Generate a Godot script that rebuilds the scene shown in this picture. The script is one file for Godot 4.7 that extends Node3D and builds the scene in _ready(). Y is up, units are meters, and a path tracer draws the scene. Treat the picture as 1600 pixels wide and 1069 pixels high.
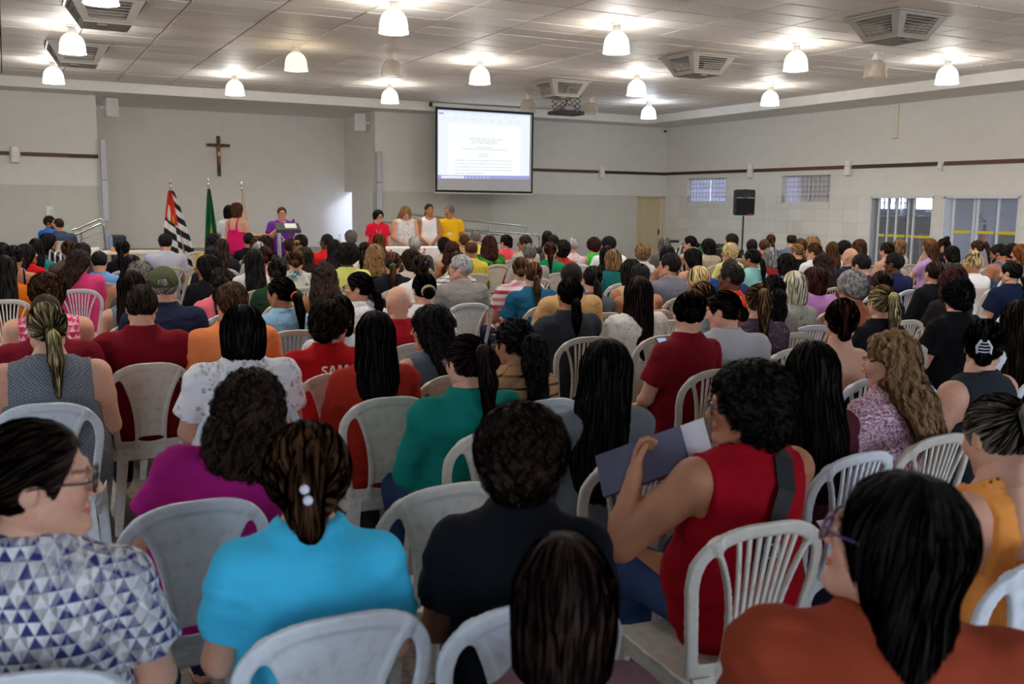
extends Node3D
# A hall full of people on plastic chairs, seen from the back towards the stage.
# y is up; the front wall lies towards -z; the camera stands at x = 0, z = 0.

const LAMP := 1.45        # energy of one ceiling lamp
const SCREEN := 0.64      # glow of the projected picture

func _ready() -> void:
	# camera
	var cam := Camera3D.new()
	cam.name = "camera"
	cam.transform = Transform3D(Basis(Vector3(0.888770, 0.012144, 0.458192), Vector3(0.053598, 0.990037, -0.130208), Vector3(-0.455208, 0.140283, 0.879265)), Vector3(0, 1.75, 0))
	cam.fov = 38.8425
	cam.near = 0.05
	cam.far = 200.0
	var lens := CameraAttributesPhysical.new()
	lens.frustum_focal_length = 34.0
	lens.frustum_focus_distance = 7.5
	lens.exposure_aperture = 4.5
	cam.attributes = lens
	cam.fov = 38.8425
	add_child(cam)
	# sky and exposure
	var env := Environment.new()
	env.background_mode = Environment.BG_SKY
	var sky := Sky.new()
	var sm := ProceduralSkyMaterial.new()
	sm.sky_top_color = Color.html("a9c4ea")
	sm.sky_horizon_color = Color.html("dfe8f4")
	sm.ground_horizon_color = Color.html("c4c2bc")
	sm.ground_bottom_color = Color.html("9a958c")
	sm.sky_energy_multiplier = 2.4
	sm.ground_energy_multiplier = 1.6
	sky.sky_material = sm
	env.sky = sky
	env.tonemap_mode = Environment.TONE_MAPPER_LINEAR
	env.tonemap_exposure = 1.6
	env.sdfgi_enabled = true
	env.ssao_enabled = true
	env.ssil_enabled = true
	var we := WorldEnvironment.new()
	we.name = "environment"
	we.environment = env
	add_child(we)
	# the hall
	room()
	lamps()
	for d in [[1.15, 12.75, "ceiling air diffuser cut by the top edge at upper left"], [1.08, 16.6, "ceiling air diffuser behind the lit lamp at far left"], [9.45, 16.4, "ceiling air diffuser in front of the projector lift"], [9.66, 12.5, "ceiling air diffuser with a red pilot light in the middle right"], [9.69, 8.7, "large ceiling air diffuser at upper right"]]:
		diffuser(d[0], d[1], d[2])
	furniture()
	for c in CHAIRS:
		chair(Vector3(c[0], 0, -c[1]), c[2], c[3], c[4], c[5])
		if c[5].contains("carrying a yellow jacket"):
			drape(Vector3(c[0], 0, -c[1]), c[2], "d8c22c", "yellow jacket hung over an empty chair " + c[5].get_slice("jacket ", 1), 0.26)
		elif c[5].ends_with("behind the blue jacket on a chair"):
			drape(Vector3(c[0], 0, -c[1]), c[2], "1f68c8", "bright blue jacket hung over a chair back in the middle right", 0.16)
	# the two men by the handrail sit on a low step
	struct(slab("stage_step", Vector3(-0.6, 0, 18.3), Vector3(1.02, 0.11, 21.2), mat("a89f92", 0.7)))
	for k in 2:
		var p: Array = PEOPLE[k]
		chair(Vector3(p[0], 0.11, -p[1]), p[3] * 0.5, false, "dfd9cc", "chair on the low step of the man in %s shirt" % ["bright blue", "slate navy"][k])
	for p in PEOPLE:
		person(p)

# place, size and turn of every person: x, metres ahead, scale, body turn, head turn, nod, hair, its colour, skin, top, its colour, print, build, worn or held, pose, trousers, label
const PEOPLE := [
	[0.715, 20.478, 1.03, -0.873, -1.082, -0.052, "crop", "bk", "m", "t", "2f6fd0", "-", 3, "g,beard", "lap", "1c1c20", "man with beard and glasses in bright blue shirt by the stage handrail", 0.087, 0],
	[0.805, 19.016, 1.03, 0.018, 0.376, -0.052, "buzz", "db", "l", "t", "3f4a62", "-", 3, "", "lap", "23283a", "man in slate navy shirt with his back turned by the stage handrail", 0.077, 0],
	[-0.072, 11.457, 0.982, 0.075, -0.068, -0.069, "crop", "bk", "m", "t", "6a7590", "-", 1, "", "lap", "2c3a58", "dark-haired man in grey-blue shirt cut off by the left picture edge", -0.004, 0],
	[-0.045, 9.387, 0.967, -0.072, 0.076, -0.153, "long", "bk", "m", "t", "e0701c", "-", 1, "", "lap", "23283a", "woman in orange t-shirt with long black hair at far left", -0.017, 0],
	[0.031, 10.725, 0.984, 0.075, -0.165, -0.186, "pony", "bk", "m", "s", "1c1c20", "-", 1, "", "lap", "34466a", "black-haired woman with ponytail and thin black straps behind orange t-shirt", -0.002, 0],
	[0.163, 12.107, 0.959, -0.153, -1.082, 0.039, "long", "bk", "m", "t", "c81822", "-", 0, "", "lap", "22242a", "black-haired woman in red t-shirt turned to the right at far left", -0.025, 0],
	[0.286, 12.923, 0.974, -0.078, -0.119, -0.058, "mid", "bk", "m", "t", "1d8a86", "-", 0, "", "lap", "34466a", "woman with long black hair in teal top at far left", -0.011, 0],
	[0.466, 14.554, 0.984, -0.346, -1.082, -0.064, "long", "bk", "m", "t", "e8e6e0", "vstripe", 0, "", "lap", "1c1c20", "woman in black and white striped shirt with hair falling over her face", -0.002, 0],
	[0.606, 12.373, 0.971, 0.062, -0.111, -0.179, "clip", "br", "l", "t", "5a5048", "-", 1, "", "lap", "2c3a58", "brown-haired woman with pale hair clip beside the black and white stripes", -0.013, 0],
	[0.709, 11.641, 0.975, -0.032, -0.029, -0.182, "crop", "bk", "m", "t", "39363c", "-", 1, "", "lap", "3a3632", "dark-haired person just left of the white table on the left", -0.01, 0],
	[0.561, 10.284, 0.968, 0.022, -1.037, -0.314, "longwavy", "db", "l", "l", "e0447c", "-", 2, "g", "lap", "23283a", "woman in hot pink long-sleeved shirt with glasses and thick dark hair", -0.017, 0],
	[0.819, 10.912, 0.95, -0.021, -0.054, -0.314, "crop", "bk", "l", "t", "6f9fd6", "-", 1, "", "lap", "3a3632", "boy in light blue t-shirt with cropped black hair", -0.046, 0],
	[1.218, 12.712, 0.967, 0.032, -0.303, -0.056, "pony", "bk", "m", "t", "16161a", "-", 0, "", "lap", "34466a", "black-haired woman in black beside the white table", -0.017, 0],
	[1.785, 13.22, 1.001, 0.044, -0.178, -0.162, "crop", "bk", "l", "t", "b9bccb", "-", 3, "", "lap", "1c1c20", "man in pale grey shirt sitting in front of the striped flag", 0.013, 0],
	[0.944, 9.141, 0.967, 0.035, -0.138, -0.08, "bob", "bk", "m", "s", "d9bcd0", "-", 1, "handface", "face", "2c3a58", "black-haired woman in pale lilac strap top resting her face on her hand", -0.017, 0],
	[0.893, 8.082, 0.967, 0.037, -0.147, 0.047, "curlyS", "sg", "l", "t", "4b4a4d", "-", 1, "", "lap", "23283a", "woman with short greying curls left of the green cap", -0.017, 0],
	[0.748, 7.327, 0.959, 0.058, -0.16, -0.12, "long", "db", "l", "n", "77797d", "-", 1, "", "lap", "34466a", "woman in grey sleeveless top with very long straight dark hair", -0.024, 0],
	[0.872, 6.603, 0.996, -0.081, -0.051, -0.189, "cap", "gr", "l", "t", "242a40", "-", 3, "capgreen", "lap", "3a3632", "man in olive green cap and navy polo shirt", 0.009, 0],
	[0.616, 5.553, 0.985, -0.066, -0.045, -0.279, "crop", "db", "l", "t", "7c1420", "-", 3, "", "lap", "22242a", "man in maroon t-shirt with cropped dark hair", -0.001, 0],
	[0.188, 6.487, 0.984, 0.001, -0.03, -0.001, "curlyS", "br", "l", "n", "d6365c", "trees", 2, "", "lap", "23283a", "woman with short brown curls in red and white tree print top", -0.002, 0],
	[0.15, 5.447, 0.971, -0.078, 0.05, -0.085, "buzz", "db", "l", "t", "7c1824", "-", 3, "", "lap", "22242a", "man in maroon t-shirt hidden behind the blonde ponytail", -0.013, 0],
	[0.133, 4.697, 0.987, -0.04, 0.152, -0.128, "pony", "bl", "l", "n", "63666c", "dots", 2, "", "lap", "3a3632", "woman with blonde ponytail in dotted grey sleeveless blouse", 0.001, 0],
	[3.196, 14.817, 0.975, -0.056, -0.156, -0.135, "crop", "bk", "m", "t", "17171c", "-", 1, "", "lap", "34466a", "black-haired person in black below the woman in pink vest", -0.01, 0],
	[3.143, 14.072, 0.963, 0.027, -0.246, 0.037, "bob", "br", "l", "t", "4a4238", "-", 0, "", "lap", "2c3a58", "brown-haired woman left of the lectern half hidden in the third row", -0.021, 0],
	[3.097, 13.325, 0.982, 0.067, -0.295, -0.194, "bob", "db", "l", "t", "2a2830", "-", 0, "", "lap", "2c3a58", "dark-haired woman just left of the lectern", -0.004, 0],
	[2.709, 12.034, 0.963, 0.044, -0.266, -0.107, "bob", "gr", "l", "t", "b9b4a8", "floral", 1, "", "lap", "34466a", "grey-haired woman in pale floral blouse", -0.021, 0],
	[2.497, 13.838, 0.984, 0.009, -0.187, -0.066, "longwavy", "bk", "m", "l", "c9a82a", "-", 1, "", "lap", "1c1c20", "woman in mustard yellow top with bushy black hair", -0.002, 0],
	[2.393, 12.704, 0.972, -0.064, -0.123, -0.137, "long", "db", "m", "t", "2a2426", "-", 1, "", "lap", "34466a", "dark long-haired woman right of the mustard yellow top", -0.013, 0],
	[1.874, 10.406, 0.976, -0.032, 0.028, -0.11, "crop", "bk", "m", "t", "26242a", "-", 1, "", "lap", "1c1c20", "person with rounded black hair behind the mustard yellow top", -0.009, 0],
	[1.607, 9.089, 0.967, 0.057, 1.078, -0.149, "bob", "bk", "m", "t", "1a1a1e", "-", 1, "g", "lap", "1c1c20", "black-haired woman with glasses in black turned to the left", -0.017, 0],
	[1.436, 7.68, 0.955, -0.058, -0.127, -0.162, "curlpony", "bk", "m", "t", "f0737f", "-", 1, "", "lap", "2c3a58", "woman in coral t-shirt with frizzy black ponytail", -0.028, 0],
	[2.122, 9.624, 0.979, 0.014, -0.144, -0.113, "long", "bk", "l", "t", "e9e6e4", "-", 1, "", "lap", "3a3632", "woman with long black hair in white next to the pink tie-dye shirt", -0.006, 0],
	[2.555, 11.036, 0.957, 0.065, -0.293, 0.015, "bun", "rd", "l", "t", "ea7f8c", "tiedye", 1, "", "lap", "3a3632", "woman in pink tie-dye shirt with dark red bun", -0.026, 0],
	[3.256, 12.619, 0.976, -0.042, -0.211, -0.09, "crop", "db", "m", "t", "3a3534", "-", 1, "", "lap", "22242a", "dark-haired man beside the lectern frame", -0.009, 0],
	[3.658, 13.61, 0.976, 0.019, -0.281, -0.105, "curlyS", "bk", "d", "t", "201e22", "-", 1, "", "lap", "23283a", "man with round black curls right of the lectern", -0.009, 0],
	[3.045, 11.51, 0.965, 0.017, -0.276, -0.16, "tbun", "lb", "l", "t", "4a453f", "-", 1, "", "lap", "1c1c20", "woman with light brown bun in front of the lectern", -0.019, 0],
	[2.576, 9.815, 0.972, 0.068, -0.325, -0.052, "bun", "br", "l", "t", "e6e2d6", "palm", 2, "", "lap", "23283a", "woman with low brown bun in white palm tree print blouse", -0.013, 0],
	[2.849, 10.451, 0.966, 0.061, -0.414, -0.183, "mid", "db", "l", "t", "18181c", "-", 1, "", "lap", "2c3a58", "woman with long dark brown hair in black right of the palm print", -0.018, 0],
	[2.026, 8.338, 0.967, 0.075, -0.313, -0.155, "bun", "bk", "m", "t", "27402b", "-", 1, "barrette", "lap", "34466a", "woman in dark green t-shirt with black bun and pale barrette", -0.017, 0],
	[1.636, 6.566, 0.955, 0.043, 0.585, -0.118, "pony", "bk", "m", "t", "8fb6d2", "-", 1, "tieorange", "lap", "2c3a58", "woman in pale blue t-shirt with black ponytail and orange hair tie", -0.028, 0],
	[3.842, 12.92, 1.003, 0.067, 0.342, -0.082, "buzz", "bk", "d", "t", "cc1f24", "-", 3, "g", "lap", "34466a", "dark-skinned man with glasses in red t-shirt", 0.015, 0],
	[3.711, 12.2, 0.974, 0.033, -0.328, -0.172, "long", "bk", "m", "t", "3a2c2c", "-", 0, "", "lap", "22242a", "woman with long black hair right of the man in red", -0.011, 0],
	[3.135, 9.856, 0.987, 0.041, 0, 0.008, "afro", "bk", "d", "t", "dfe07a", "-", 2, "", "lap", "1c1c20", "woman with large black afro in pale yellow shirt", 0, 0],
	[4.912, 15.232, 0.984, 0.051, -0.102, 0.04, "curlyS", "sg", "l", "t", "b9d2bf", "floral", 2, "", "lap", "2c3a58", "woman with grey-brown curls in pale green floral blouse", -0.002, 0],
	[2.231, 7.621, 0.967, -0.008, -0.19, -0.202, "longwavy", "db", "m", "s", "1c1a1c", "-", 1, "", "lap", "3a3632", "woman with very long wavy dark hair and bare shoulders", -0.017, 0],
	[3.878, 11.499, 0.97, -0.025, -0.562, -0.186, "pony", "bk", "d", "t", "d8d2c8", "-", 0, "", "lap", "2c3a58", "woman with smooth black hair left of the long brown hair", -0.014, 0],
	[4.926, 13.921, 0.984, -0.071, -0.269, -0.116, "long", "br", "l", "t", "5b4a44", "-", 0, "", "lap", "1c1c20", "woman with long straight brown hair in front of the cloth-covered table", -0.002, 0],
	[3.649, 10.443, 0.97, -0.049, -0.287, -0.123, "wavy", "lb", "l", "t", "1d1d20", "-", 1, "", "lap", "1c1c20", "woman with curly honey-brown hair in black", -0.014, 0],
	[3.416, 9.254, 0.964, -0.05, -0.303, -0.011, "pony", "br", "l", "t", "1f2128", "-", 1, "tiegreen", "lap", "1c1c20", "woman in black with brown ponytail and green hair tie", -0.02, 0],
	[2.26, 6.809, 0.956, -0.006, 1.082, -0.016, "pony", "bk", "l", "t", "e9e8ea", "-", 1, "g", "lap", "1c1c20", "woman with glasses in white t-shirt and low black ponytail, looking left", -0.027, 0],
	[1.085, 5.52, 0.988, 0.001, 0.119, -0.018, "crop", "br", "l", "t", "ef8a52", "-", 3, "g", "lap", "23283a", "man with brown hair and glasses in peach orange t-shirt", 0.001, 0],
	[0.911, 4.418, 0.979, 0.005, -0.208, -0.279, "bob", "bk", "l", "t", "eeeaea", "floral", 2, "", "lap", "3a3632", "woman with short black hair in white floral blouse", -0.007, 0],
	[1.457, 4.928, 0.95, 0.009, -1.03, 0.036, "curlyS", "db", "l", "t", "b8161c", "sam", 2, "g", "lap", "2c3a58", "woman with glasses and dark curls in red t-shirt lettered SAM", -0.037, 0],
	[1.697, 5.544, 0.95, 0.024, -0.495, -0.152, "bob", "bk", "m", "t", "d9d6d4", "-", 1, "", "lap", "1c1c20", "black-haired person hidden behind the dark curls of the red shirt", -0.062, 0],
	[1.46, 4.204, 0.962, 0.028, -0.293, -0.083, "mid", "bk", "l", "l", "a82c1e", "-", 1, "", "lap", "3a3632", "woman with straight black hair in rust red puff-sleeved blouse", -0.021, 0],
	[2.14, 5.709, 0.954, 0.004, -0.1, -0.038, "bald", "st", "l", "t", "a81a24", "-", 3, "", "lap", "22242a", "bald man in red t-shirt", -0.029, 0],
	[4.871, 12.327, 0.993, -0.028, -0.348, 0.029, "crop", "gr", "l", "t", "4a443c", "-", 3, "", "lap", "22242a", "grey-haired man in dark olive shirt before the cloth-covered table", 0.005, 0],
	[3.821, 9.745, 0.967, 0.004, 0.67, -0.163, "bob", "db", "l", "t", "d8cdbb", "-", 1, "", "lap", "22242a", "brown-haired woman in beige looking left", -0.017, 0],
	[3.412, 8.505, 0.967, -0.053, -0.416, 0.045, "clip", "db", "l", "t", "e9e2dc", "-", 1, "clipblue", "lap", "34466a", "woman with dark hair gathered in a blue clip", -0.017, 0],
	[2.509, 6.173, 0.975, -0.042, -0.082, -0.187, "bun", "bk", "l", "t", "e4e2e4", "-", 1, "scrunchie", "lap", "1c1c20", "woman with black bun in patterned scrunchie and white shirt", -0.01, 0],
	[5.395, 12.54, 0.972, 0.065, -0.297, -0.17, "curlyS", "bk", "d", "t", "c9b8a8", "-", 0, "", "lap", "34466a", "person with short black curls below the denim skirt", -0.013, 0],
	[5.138, 11.709, 0.961, 0.062, -0.563, 0.007, "longwavy", "rd", "m", "s", "c9a890", "-", 1, "", "lap", "34466a", "woman with dark reddish hair and bare shoulders", -0.022, 0],
	[6.064, 13.319, 0.987, 0.026, -0.104, -0.066, "crop", "br", "l", "t", "b98d70", "-", 1, "", "lap", "1c1c20", "brown-haired man right of the man in yellow polo", 0.001, 0],
	[6.777, 14.458, 0.995, -0.052, -0.212, -0.019, "crop", "sg", "l", "t", "e6dc62", "-", 3, "", "lap", "23283a", "grey-haired man in light yellow shirt near the ramp", 0.007, 0],
	[5.079, 10.965, 0.991, -0.076, -0.271, -0.096, "ring", "br", "m", "t", "d9c34e", "-", 1, "", "lap", "1c1c20", "balding man in yellow shirt in front of the ramp", 0.004, 0],
	[6.106, 12.572, 0.98, 0.05, -0.503, -0.144, "wavy", "rd", "l", "t", "4e9a3a", "leaf", 2, "", "lap", "2c3a58", "woman with bushy reddish-brown hair in green and black print blouse", -0.006, 0],
	[4.043, 9.084, 0.968, -0.046, -0.373, -0.124, "bob", "rd", "l", "t", "e6e8e0", "hstripe", 1, "", "lap", "3a3632", "red-haired person in thin striped shirt hidden by the grey-haired man", -0.016, 0],
	[3.501, 7.768, 0.991, 0.013, 0.96, 0.029, "crop", "gr", "l", "t", "8b8683", "-", 3, "g", "lap", "2c3a58", "grey-haired man with glasses and beard in grey t-shirt looking left", 0.004, 0],
	[6.87, 13.531, 0.976, -0.028, 0.344, 0.004, "clip", "bk", "l", "t", "f0525e", "-", 1, "", "lap", "3a3632", "black-haired woman with sunglasses on her head in coral red", -0.009, 0],
	[6.822, 12.785, 0.985, -0.073, 0.979, -0.078, "crop", "db", "m", "t", "b5b0a2", "-", 1, "g", "lap", "3a3632", "man with glasses looking left beside the ramp rail", -0.001, 0],
	[8.086, 14.398, 0.995, -0.002, -0.597, 0.019, "long", "bk", "l", "t", "3a3030", "-", 0, "", "lap", "1c1c20", "woman with long black hair standing out above the front rows", 0.007, 0],
	[7.466, 13.091, 0.984, -0.048, -0.121, -0.17, "crop", "bk", "l", "t", "4a4a52", "-", 1, "", "lap", "1c1c20", "dark-haired man right of the tall black-haired woman", -0.002, 0],
	[5.421, 10.077, 0.984, -0.039, -0.28, -0.064, "crop", "sg", "l", "t", "a8a29a", "-", 3, "", "lap", "2c3a58", "man with grey hair left of the dark red ponytail", -0.002, 0],
	[4.248, 8.07, 0.964, -0.005, -0.479, -0.083, "bun", "br", "l", "t", "e6dcdc", "rstripe", 2, "", "lap", "23283a", "woman in red and white striped t-shirt with brown hair", -0.02, 0],
	[4.022, 7.412, 0.963, 0.077, -0.365, -0.159, "pony", "br", "l", "t", "1f5876", "-", 2, "", "lap", "23283a", "woman in petrol blue t-shirt with brown ponytail", -0.021, 0],
	[6.104, 10.797, 0.978, -0.001, -0.513, -0.062, "hpony", "rd", "l", "t", "1f8a5c", "-", 1, "headband", "lap", "23283a", "woman in green t-shirt with dark red ponytail and pale headband", -0.007, 0],
	[6.527, 11.201, 0.972, -0.02, -0.508, -0.077, "afroS", "bk", "d", "t", "c03c2c", "-", 1, "", "lap", "3a3632", "person with short black afro in red shirt", -0.013, 0],
	[7.236, 12.145, 0.975, 0.039, -0.314, -0.076, "crop", "gr", "l", "t", "d9c4cc", "floral", 1, "", "lap", "34466a", "elderly person with thin grey hair in pink speckled shirt", -0.01, 0],
	[7.697, 12.29, 0.971, 0.044, -0.08, -0.072, "curlyS", "rd", "l", "n", "3fc04e", "-", 1, "", "lap", "2c3a58", "woman with short dark red hair in bright green sleeveless top", -0.013, 0],
	[7.45, 11.477, 0.998, -0.069, 0.54, -0.156, "cap", "bk", "l", "t", "eeeeee", "-", 3, "capblack", "lap", "34466a", "man in black baseball cap and white shirt", 0.01, 0],
	[6.606, 10.259, 0.961, 0.066, -0.638, -0.094, "bob", "bk", "m", "t", "1c1c1e", "-", 0, "", "lap", "23283a", "black-haired person behind the honey-brown bob", -0.022, 0],
	[5.973, 9.143, 0.967, 0.013, -0.329, -0.154, "bob", "lb", "l", "t", "1e6a68", "-", 1, "", "lap", "2c3a58", "woman with honey-brown bob in dark teal top", -0.017, 0],
	[3.78, 6.356, 0.999, -0.069, -0.293, -0.169, "buzz", "bk", "m", "t", "c49a68", "-", 3, "", "lap", "22242a", "man with close-cropped dark hair in tan shirt", 0.012, 0],
	[4.193, 6.714, 0.967, 0.023, -0.32, -0.143, "pony", "bk", "l", "t", "54565c", "-", 1, "", "lap", "1c1c20", "woman with smooth black ponytail in dark grey, right of the tan shirt", -0.018, 0],
	[3.309, 5.593, 0.968, 0.049, -0.234, 0.04, "pony", "bk", "m", "t", "34363c", "-", 2, "", "lap", "34466a", "woman with black ponytail in charcoal t-shirt", -0.016, 0],
	[1.922, 4.615, 0.95, 0.059, 0.768, -0.035, "longwavy", "bk", "l", "n", "5d6672", "-", 1, "", "lap", "1c1c20", "woman with wavy black hair in grey-blue sleeveless top looking left", -0.044, 0],
	[1.614, 3.521, 0.95, 0.012, 0.082, -0.074, "hpony", "db", "l", "l", "147a6c", "-", 2, "g,necklace", "lap", "2c3a58", "woman in sea green long-sleeved shirt with dark brown ponytail", -0.04, 0],
	[2.025, 3.883, 0.95, 0.025, 0.157, -0.185, "curlpony", "bk", "m", "t", "b98e66", "bstripe", 1, "g", "lap", "2c3a58", "woman with curly black ponytail in brown striped top", -0.032, 0],
	[1.893, 2.949, 0.967, -0.009, -0.736, -0.094, "long", "bk", "m", "t", "6d7074", "-", 1, "", "lap", "23283a", "woman with very long black hair in heather grey t-shirt", -0.017, 0],
	[7.342, 10.526, 0.956, -0.003, -0.431, -0.132, "curlyS", "lb", "l", "t", "eceaea", "-", 0, "", "lap", "23283a", "woman with short light brown curls in white", -0.027, 0],
	[8.822, 12.083, 0.978, -0.073, -0.558, -0.15, "bob", "sg", "l", "t", "5a5652", "-", 1, "", "lap", "23283a", "woman with streaked grey-brown bob near the corner door", -0.007, 0],
	[7.205, 9.809, 0.969, 0.04, -0.499, 0.028, "long", "bk", "m", "n", "4c4440", "-", 0, "", "lap", "1c1c20", "dark long-haired woman in sleeveless top below the grey-brown bob", -0.015, 0],
	[9.472, 12.287, 0.984, 0.134, 0.605, -0.099, "bun", "bk", "l", "n", "17171b", "-", 1, "g", "lap", "22242a", "black-haired woman with glasses in black sleeveless top near the corner door", -0.002, 0],
	[7.063, 9.094, 0.97, 0.042, 0.606, -0.17, "bob", "bk", "l", "s", "1b1b1f", "-", 1, "g", "lap", "3a3632", "black-haired woman with glasses behind the blue jacket on a chair", -0.014, 0],
	[9.205, 11.495, 0.978, 0.035, 0.163, -0.186, "bob", "bk", "l", "t", "b9a890", "floral", 1, "", "lap", "23283a", "woman with black bob left of the loudspeaker stand", -0.007, 0],
	[10.728, 12.816, 0.995, 0.125, 0.574, 0.025, "long", "db", "l", "t", "3d3438", "-", 0, "", "lap", "2c3a58", "woman with long dark hair in profile beside the loudspeaker stand", 0.007, 0],
	[8.565, 10.248, 0.967, -0.023, 0.636, 0, "curlyS", "bl", "l", "t", "e4d880", "-", 1, "g,handface", "face", "23283a", "woman with short ash-blonde hair and glasses in pale yellow", -0.017, 0],
	[9.821, 11.278, 0.975, 0.118, -0.747, -0.14, "crop", "bk", "d", "t", "7d7674", "-", 0, "", "lap", "23283a", "black-haired man just right of the loudspeaker stand", -0.01, 0],
	[7.716, 8.831, 0.969, 0.028, 0.301, -0.065, "pony", "bk", "m", "t", "8fd0cc", "-", 1, "", "lap", "2c3a58", "woman with black ponytail in aqua t-shirt", -0.015, 0],
	[8.167, 9.04, 0.97, 0.08, -0.64, -0.024, "bob", "gr", "l", "t", "8d2f2f", "-", 1, "", "lap", "23283a", "woman with wavy steel-grey hair", -0.015, 0],
	[10.269, 11.503, 0.969, 0.111, -0.666, -0.162, "crop", "br", "l", "t", "b04038", "-", 1, "", "lap", "2c3a58", "brown-haired man right of the black-haired man by the loudspeaker", -0.015, 0],
	[11.673, 12.92, 0.985, 0.064, -0.537, -0.156, "pony", "br", "l", "t", "6f4a3c", "-", 0, "", "lap", "34466a", "woman with brown ponytail left of the balding man", -0.001, 0],
	[11.489, 12.23, 1.004, 0.126, -0.793, -0.119, "ring", "db", "l", "t", "5d6a86", "-", 3, "", "lap", "23283a", "balding man in steel blue shirt", 0.016, 0],
	[9.865, 10.351, 0.959, 0.151, 0.048, -0.205, "pony", "lb", "l", "t", "1e1e22", "-", 0, "", "lap", "3a3632", "woman with long light brown ponytail in black", -0.024, 0],
	[10.784, 11.28, 0.978, 0.124, -0.887, -0.085, "mid", "br", "l", "t", "4c3a34", "-", 0, "", "lap", "34466a", "woman with long brown hair right of the balding man", -0.007, 0],
	[7.371, 7.898, 0.968, -0.056, -0.084, -0.096, "bob", "bk", "l", "t", "2c2c34", "bstripe", 1, "", "lap", "34466a", "woman with straight black hair in dark striped shirt", -0.016, 0],
	[11.243, 11.496, 0.984, 0.002, -0.078, 0.045, "wavy", "lb", "l", "t", "d0c4b4", "-", 0, "", "lap", "2c3a58", "woman with light brown curls near the right wall tiles", -0.002, 0],
	[9.586, 9.748, 0.979, -0.014, 0.546, -0.12, "bun", "br", "l", "l", "eceaec", "-", 1, "g", "lap", "22242a", "woman with glasses and brown bun in white cardigan", -0.007, 0],
	[5.593, 7.57, 0.989, 0.063, 0.523, 0.05, "crop", "bk", "l", "t", "767684", "-", 3, "g", "lap", "23283a", "dark-haired man with glasses in slate grey t-shirt", 0.002, 0],
	[5.207, 6.204, 0.983, 0.085, 0.439, -0.046, "crop", "bk", "d", "t", "e8492a", "-", 1, "g", "lap", "2c3a58", "dark-skinned man with glasses in bright orange polo", -0.003, 0],
	[6.02, 7.213, 0.972, 0.078, -0.599, -0.035, "buzz", "db", "m", "t", "262c50", "-", 3, "", "lap", "34466a", "man with shaved hair in navy shirt behind the orange polo", -0.013, 0],
	[5.413, 6.878, 0.95, -0.03, 0.41, -0.136, "bob", "bl", "l", "t", "b9b0a4", "-", 0, "headbandblack", "lap", "1c1c20", "blonde woman with wide black headband", -0.04, 0],
	[4.27, 5.391, 0.95, 0.079, -0.226, -0.161, "pony", "lb", "l", "t", "b9d4dc", "-", 1, "", "lap", "2c3a58", "woman with dark blonde ponytail in pale blue", -0.035, 0],
	[3.242, 4.215, 0.983, 0.041, -0.61, -0.314, "bun", "bk", "l", "t", "7c1420", "-", 1, "phone", "phone", "3a3632", "woman in dark red t-shirt with low black bun looking at a phone", -0.003, 0],
	[3.772, 5.464, 0.972, 0.081, -0.685, 0.022, "long", "db", "l", "t", "efe6d8", "beads", 2, "", "lap", "1c1c20", "woman with very long straight dark brown hair in cream blouse", -0.013, 0],
	[4.666, 6.738, 0.97, 0.087, -0.606, -0.11, "crop", "bk", "m", "s", "c69a74", "-", 3, "", "lap", "34466a", "man with short black hair behind the long brown hair", -0.014, 0],
	[4.974, 7.305, 0.971, -0.027, -0.222, -0.144, "bob", "bk", "m", "n", "caa27c", "-", 1, "", "lap", "23283a", "black-haired woman left of the man in slate grey", -0.013, 0],
	[3.694, 4.419, 0.968, -0.487, 0.925, -0.172, "bun", "db", "l", "l", "b4b4b6", "-", 2, "clippink", "lap", "3a3632", "woman in light grey long-sleeved top with pale pink hair clip", -0.016, 0],
	[4.136, 4.672, 0.974, 0.083, -0.633, -0.13, "hpony", "lb", "l", "t", "4a3644", "beads", 2, "", "lap", "1c1c20", "woman with caramel ponytail in dark purple speckled top", -0.011, 0],
	[4.724, 5.195, 0.973, -0.08, -0.396, 0.014, "curlpony", "bk", "d", "t", "8d8578", "-", 1, "", "lap", "1c1c20", "woman with long curly black hair beside the caramel ponytail", -0.012, 0],
	[5.165, 5.457, 0.976, -0.038, -0.371, 0.021, "bob", "wb", "l", "t", "b8b4a2", "floral", 1, "", "lap", "34466a", "woman with white-blonde bob", -0.009, 0],
	[6.141, 6.223, 0.958, -0.039, 0.621, -0.08, "bob", "rd", "l", "t", "cf8fd0", "-", 2, "", "lap", "2c3a58", "woman in lilac t-shirt with short brown hair looking left", -0.025, 0],
	[7.939, 7.931, 0.959, -0.025, 0.112, -0.198, "longwavy", "db", "l", "t", "26242c", "-", 1, "", "lap", "22242a", "woman with curly dark hair behind the lilac t-shirt", -0.024, 0],
	[10.321, 10.165, 0.976, 0.048, -0.492, -0.017, "mid", "br", "l", "t", "e8e6e4", "-", 1, "", "lap", "3a3632", "woman with shoulder-length brown hair in white, left of the bald navy-shirted man", -0.009, 0],
	[10.77, 10.385, 0.975, 0.066, -0.782, -0.077, "curlyS", "bk", "m", "t", "5c6a5a", "-", 0, "", "lap", "23283a", "black-haired person between two brown-haired women near the tiles", -0.01, 0],
	[8.786, 8.367, 0.984, -0.015, -0.01, 0.024, "bald", "st", "l", "t", "20263e", "-", 3, "", "lap", "22242a", "bald man in navy t-shirt", -0.002, 0],
	[11.392, 10.657, 0.983, 0.045, 0.184, -0.187, "bob", "br", "l", "t", "9b8f80", "-", 0, "", "lap", "23283a", "brown-haired woman in profile left of the sliding doors", -0.003, 0],
	[7.775, 7.228, 0.984, 0.024, 0.027, -0.279, "crop", "bk", "l", "t", "3c3040", "-", 3, "g", "lap", "34466a", "black-haired man with glasses in dark plum shirt looking down", -0.002, 0],
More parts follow.
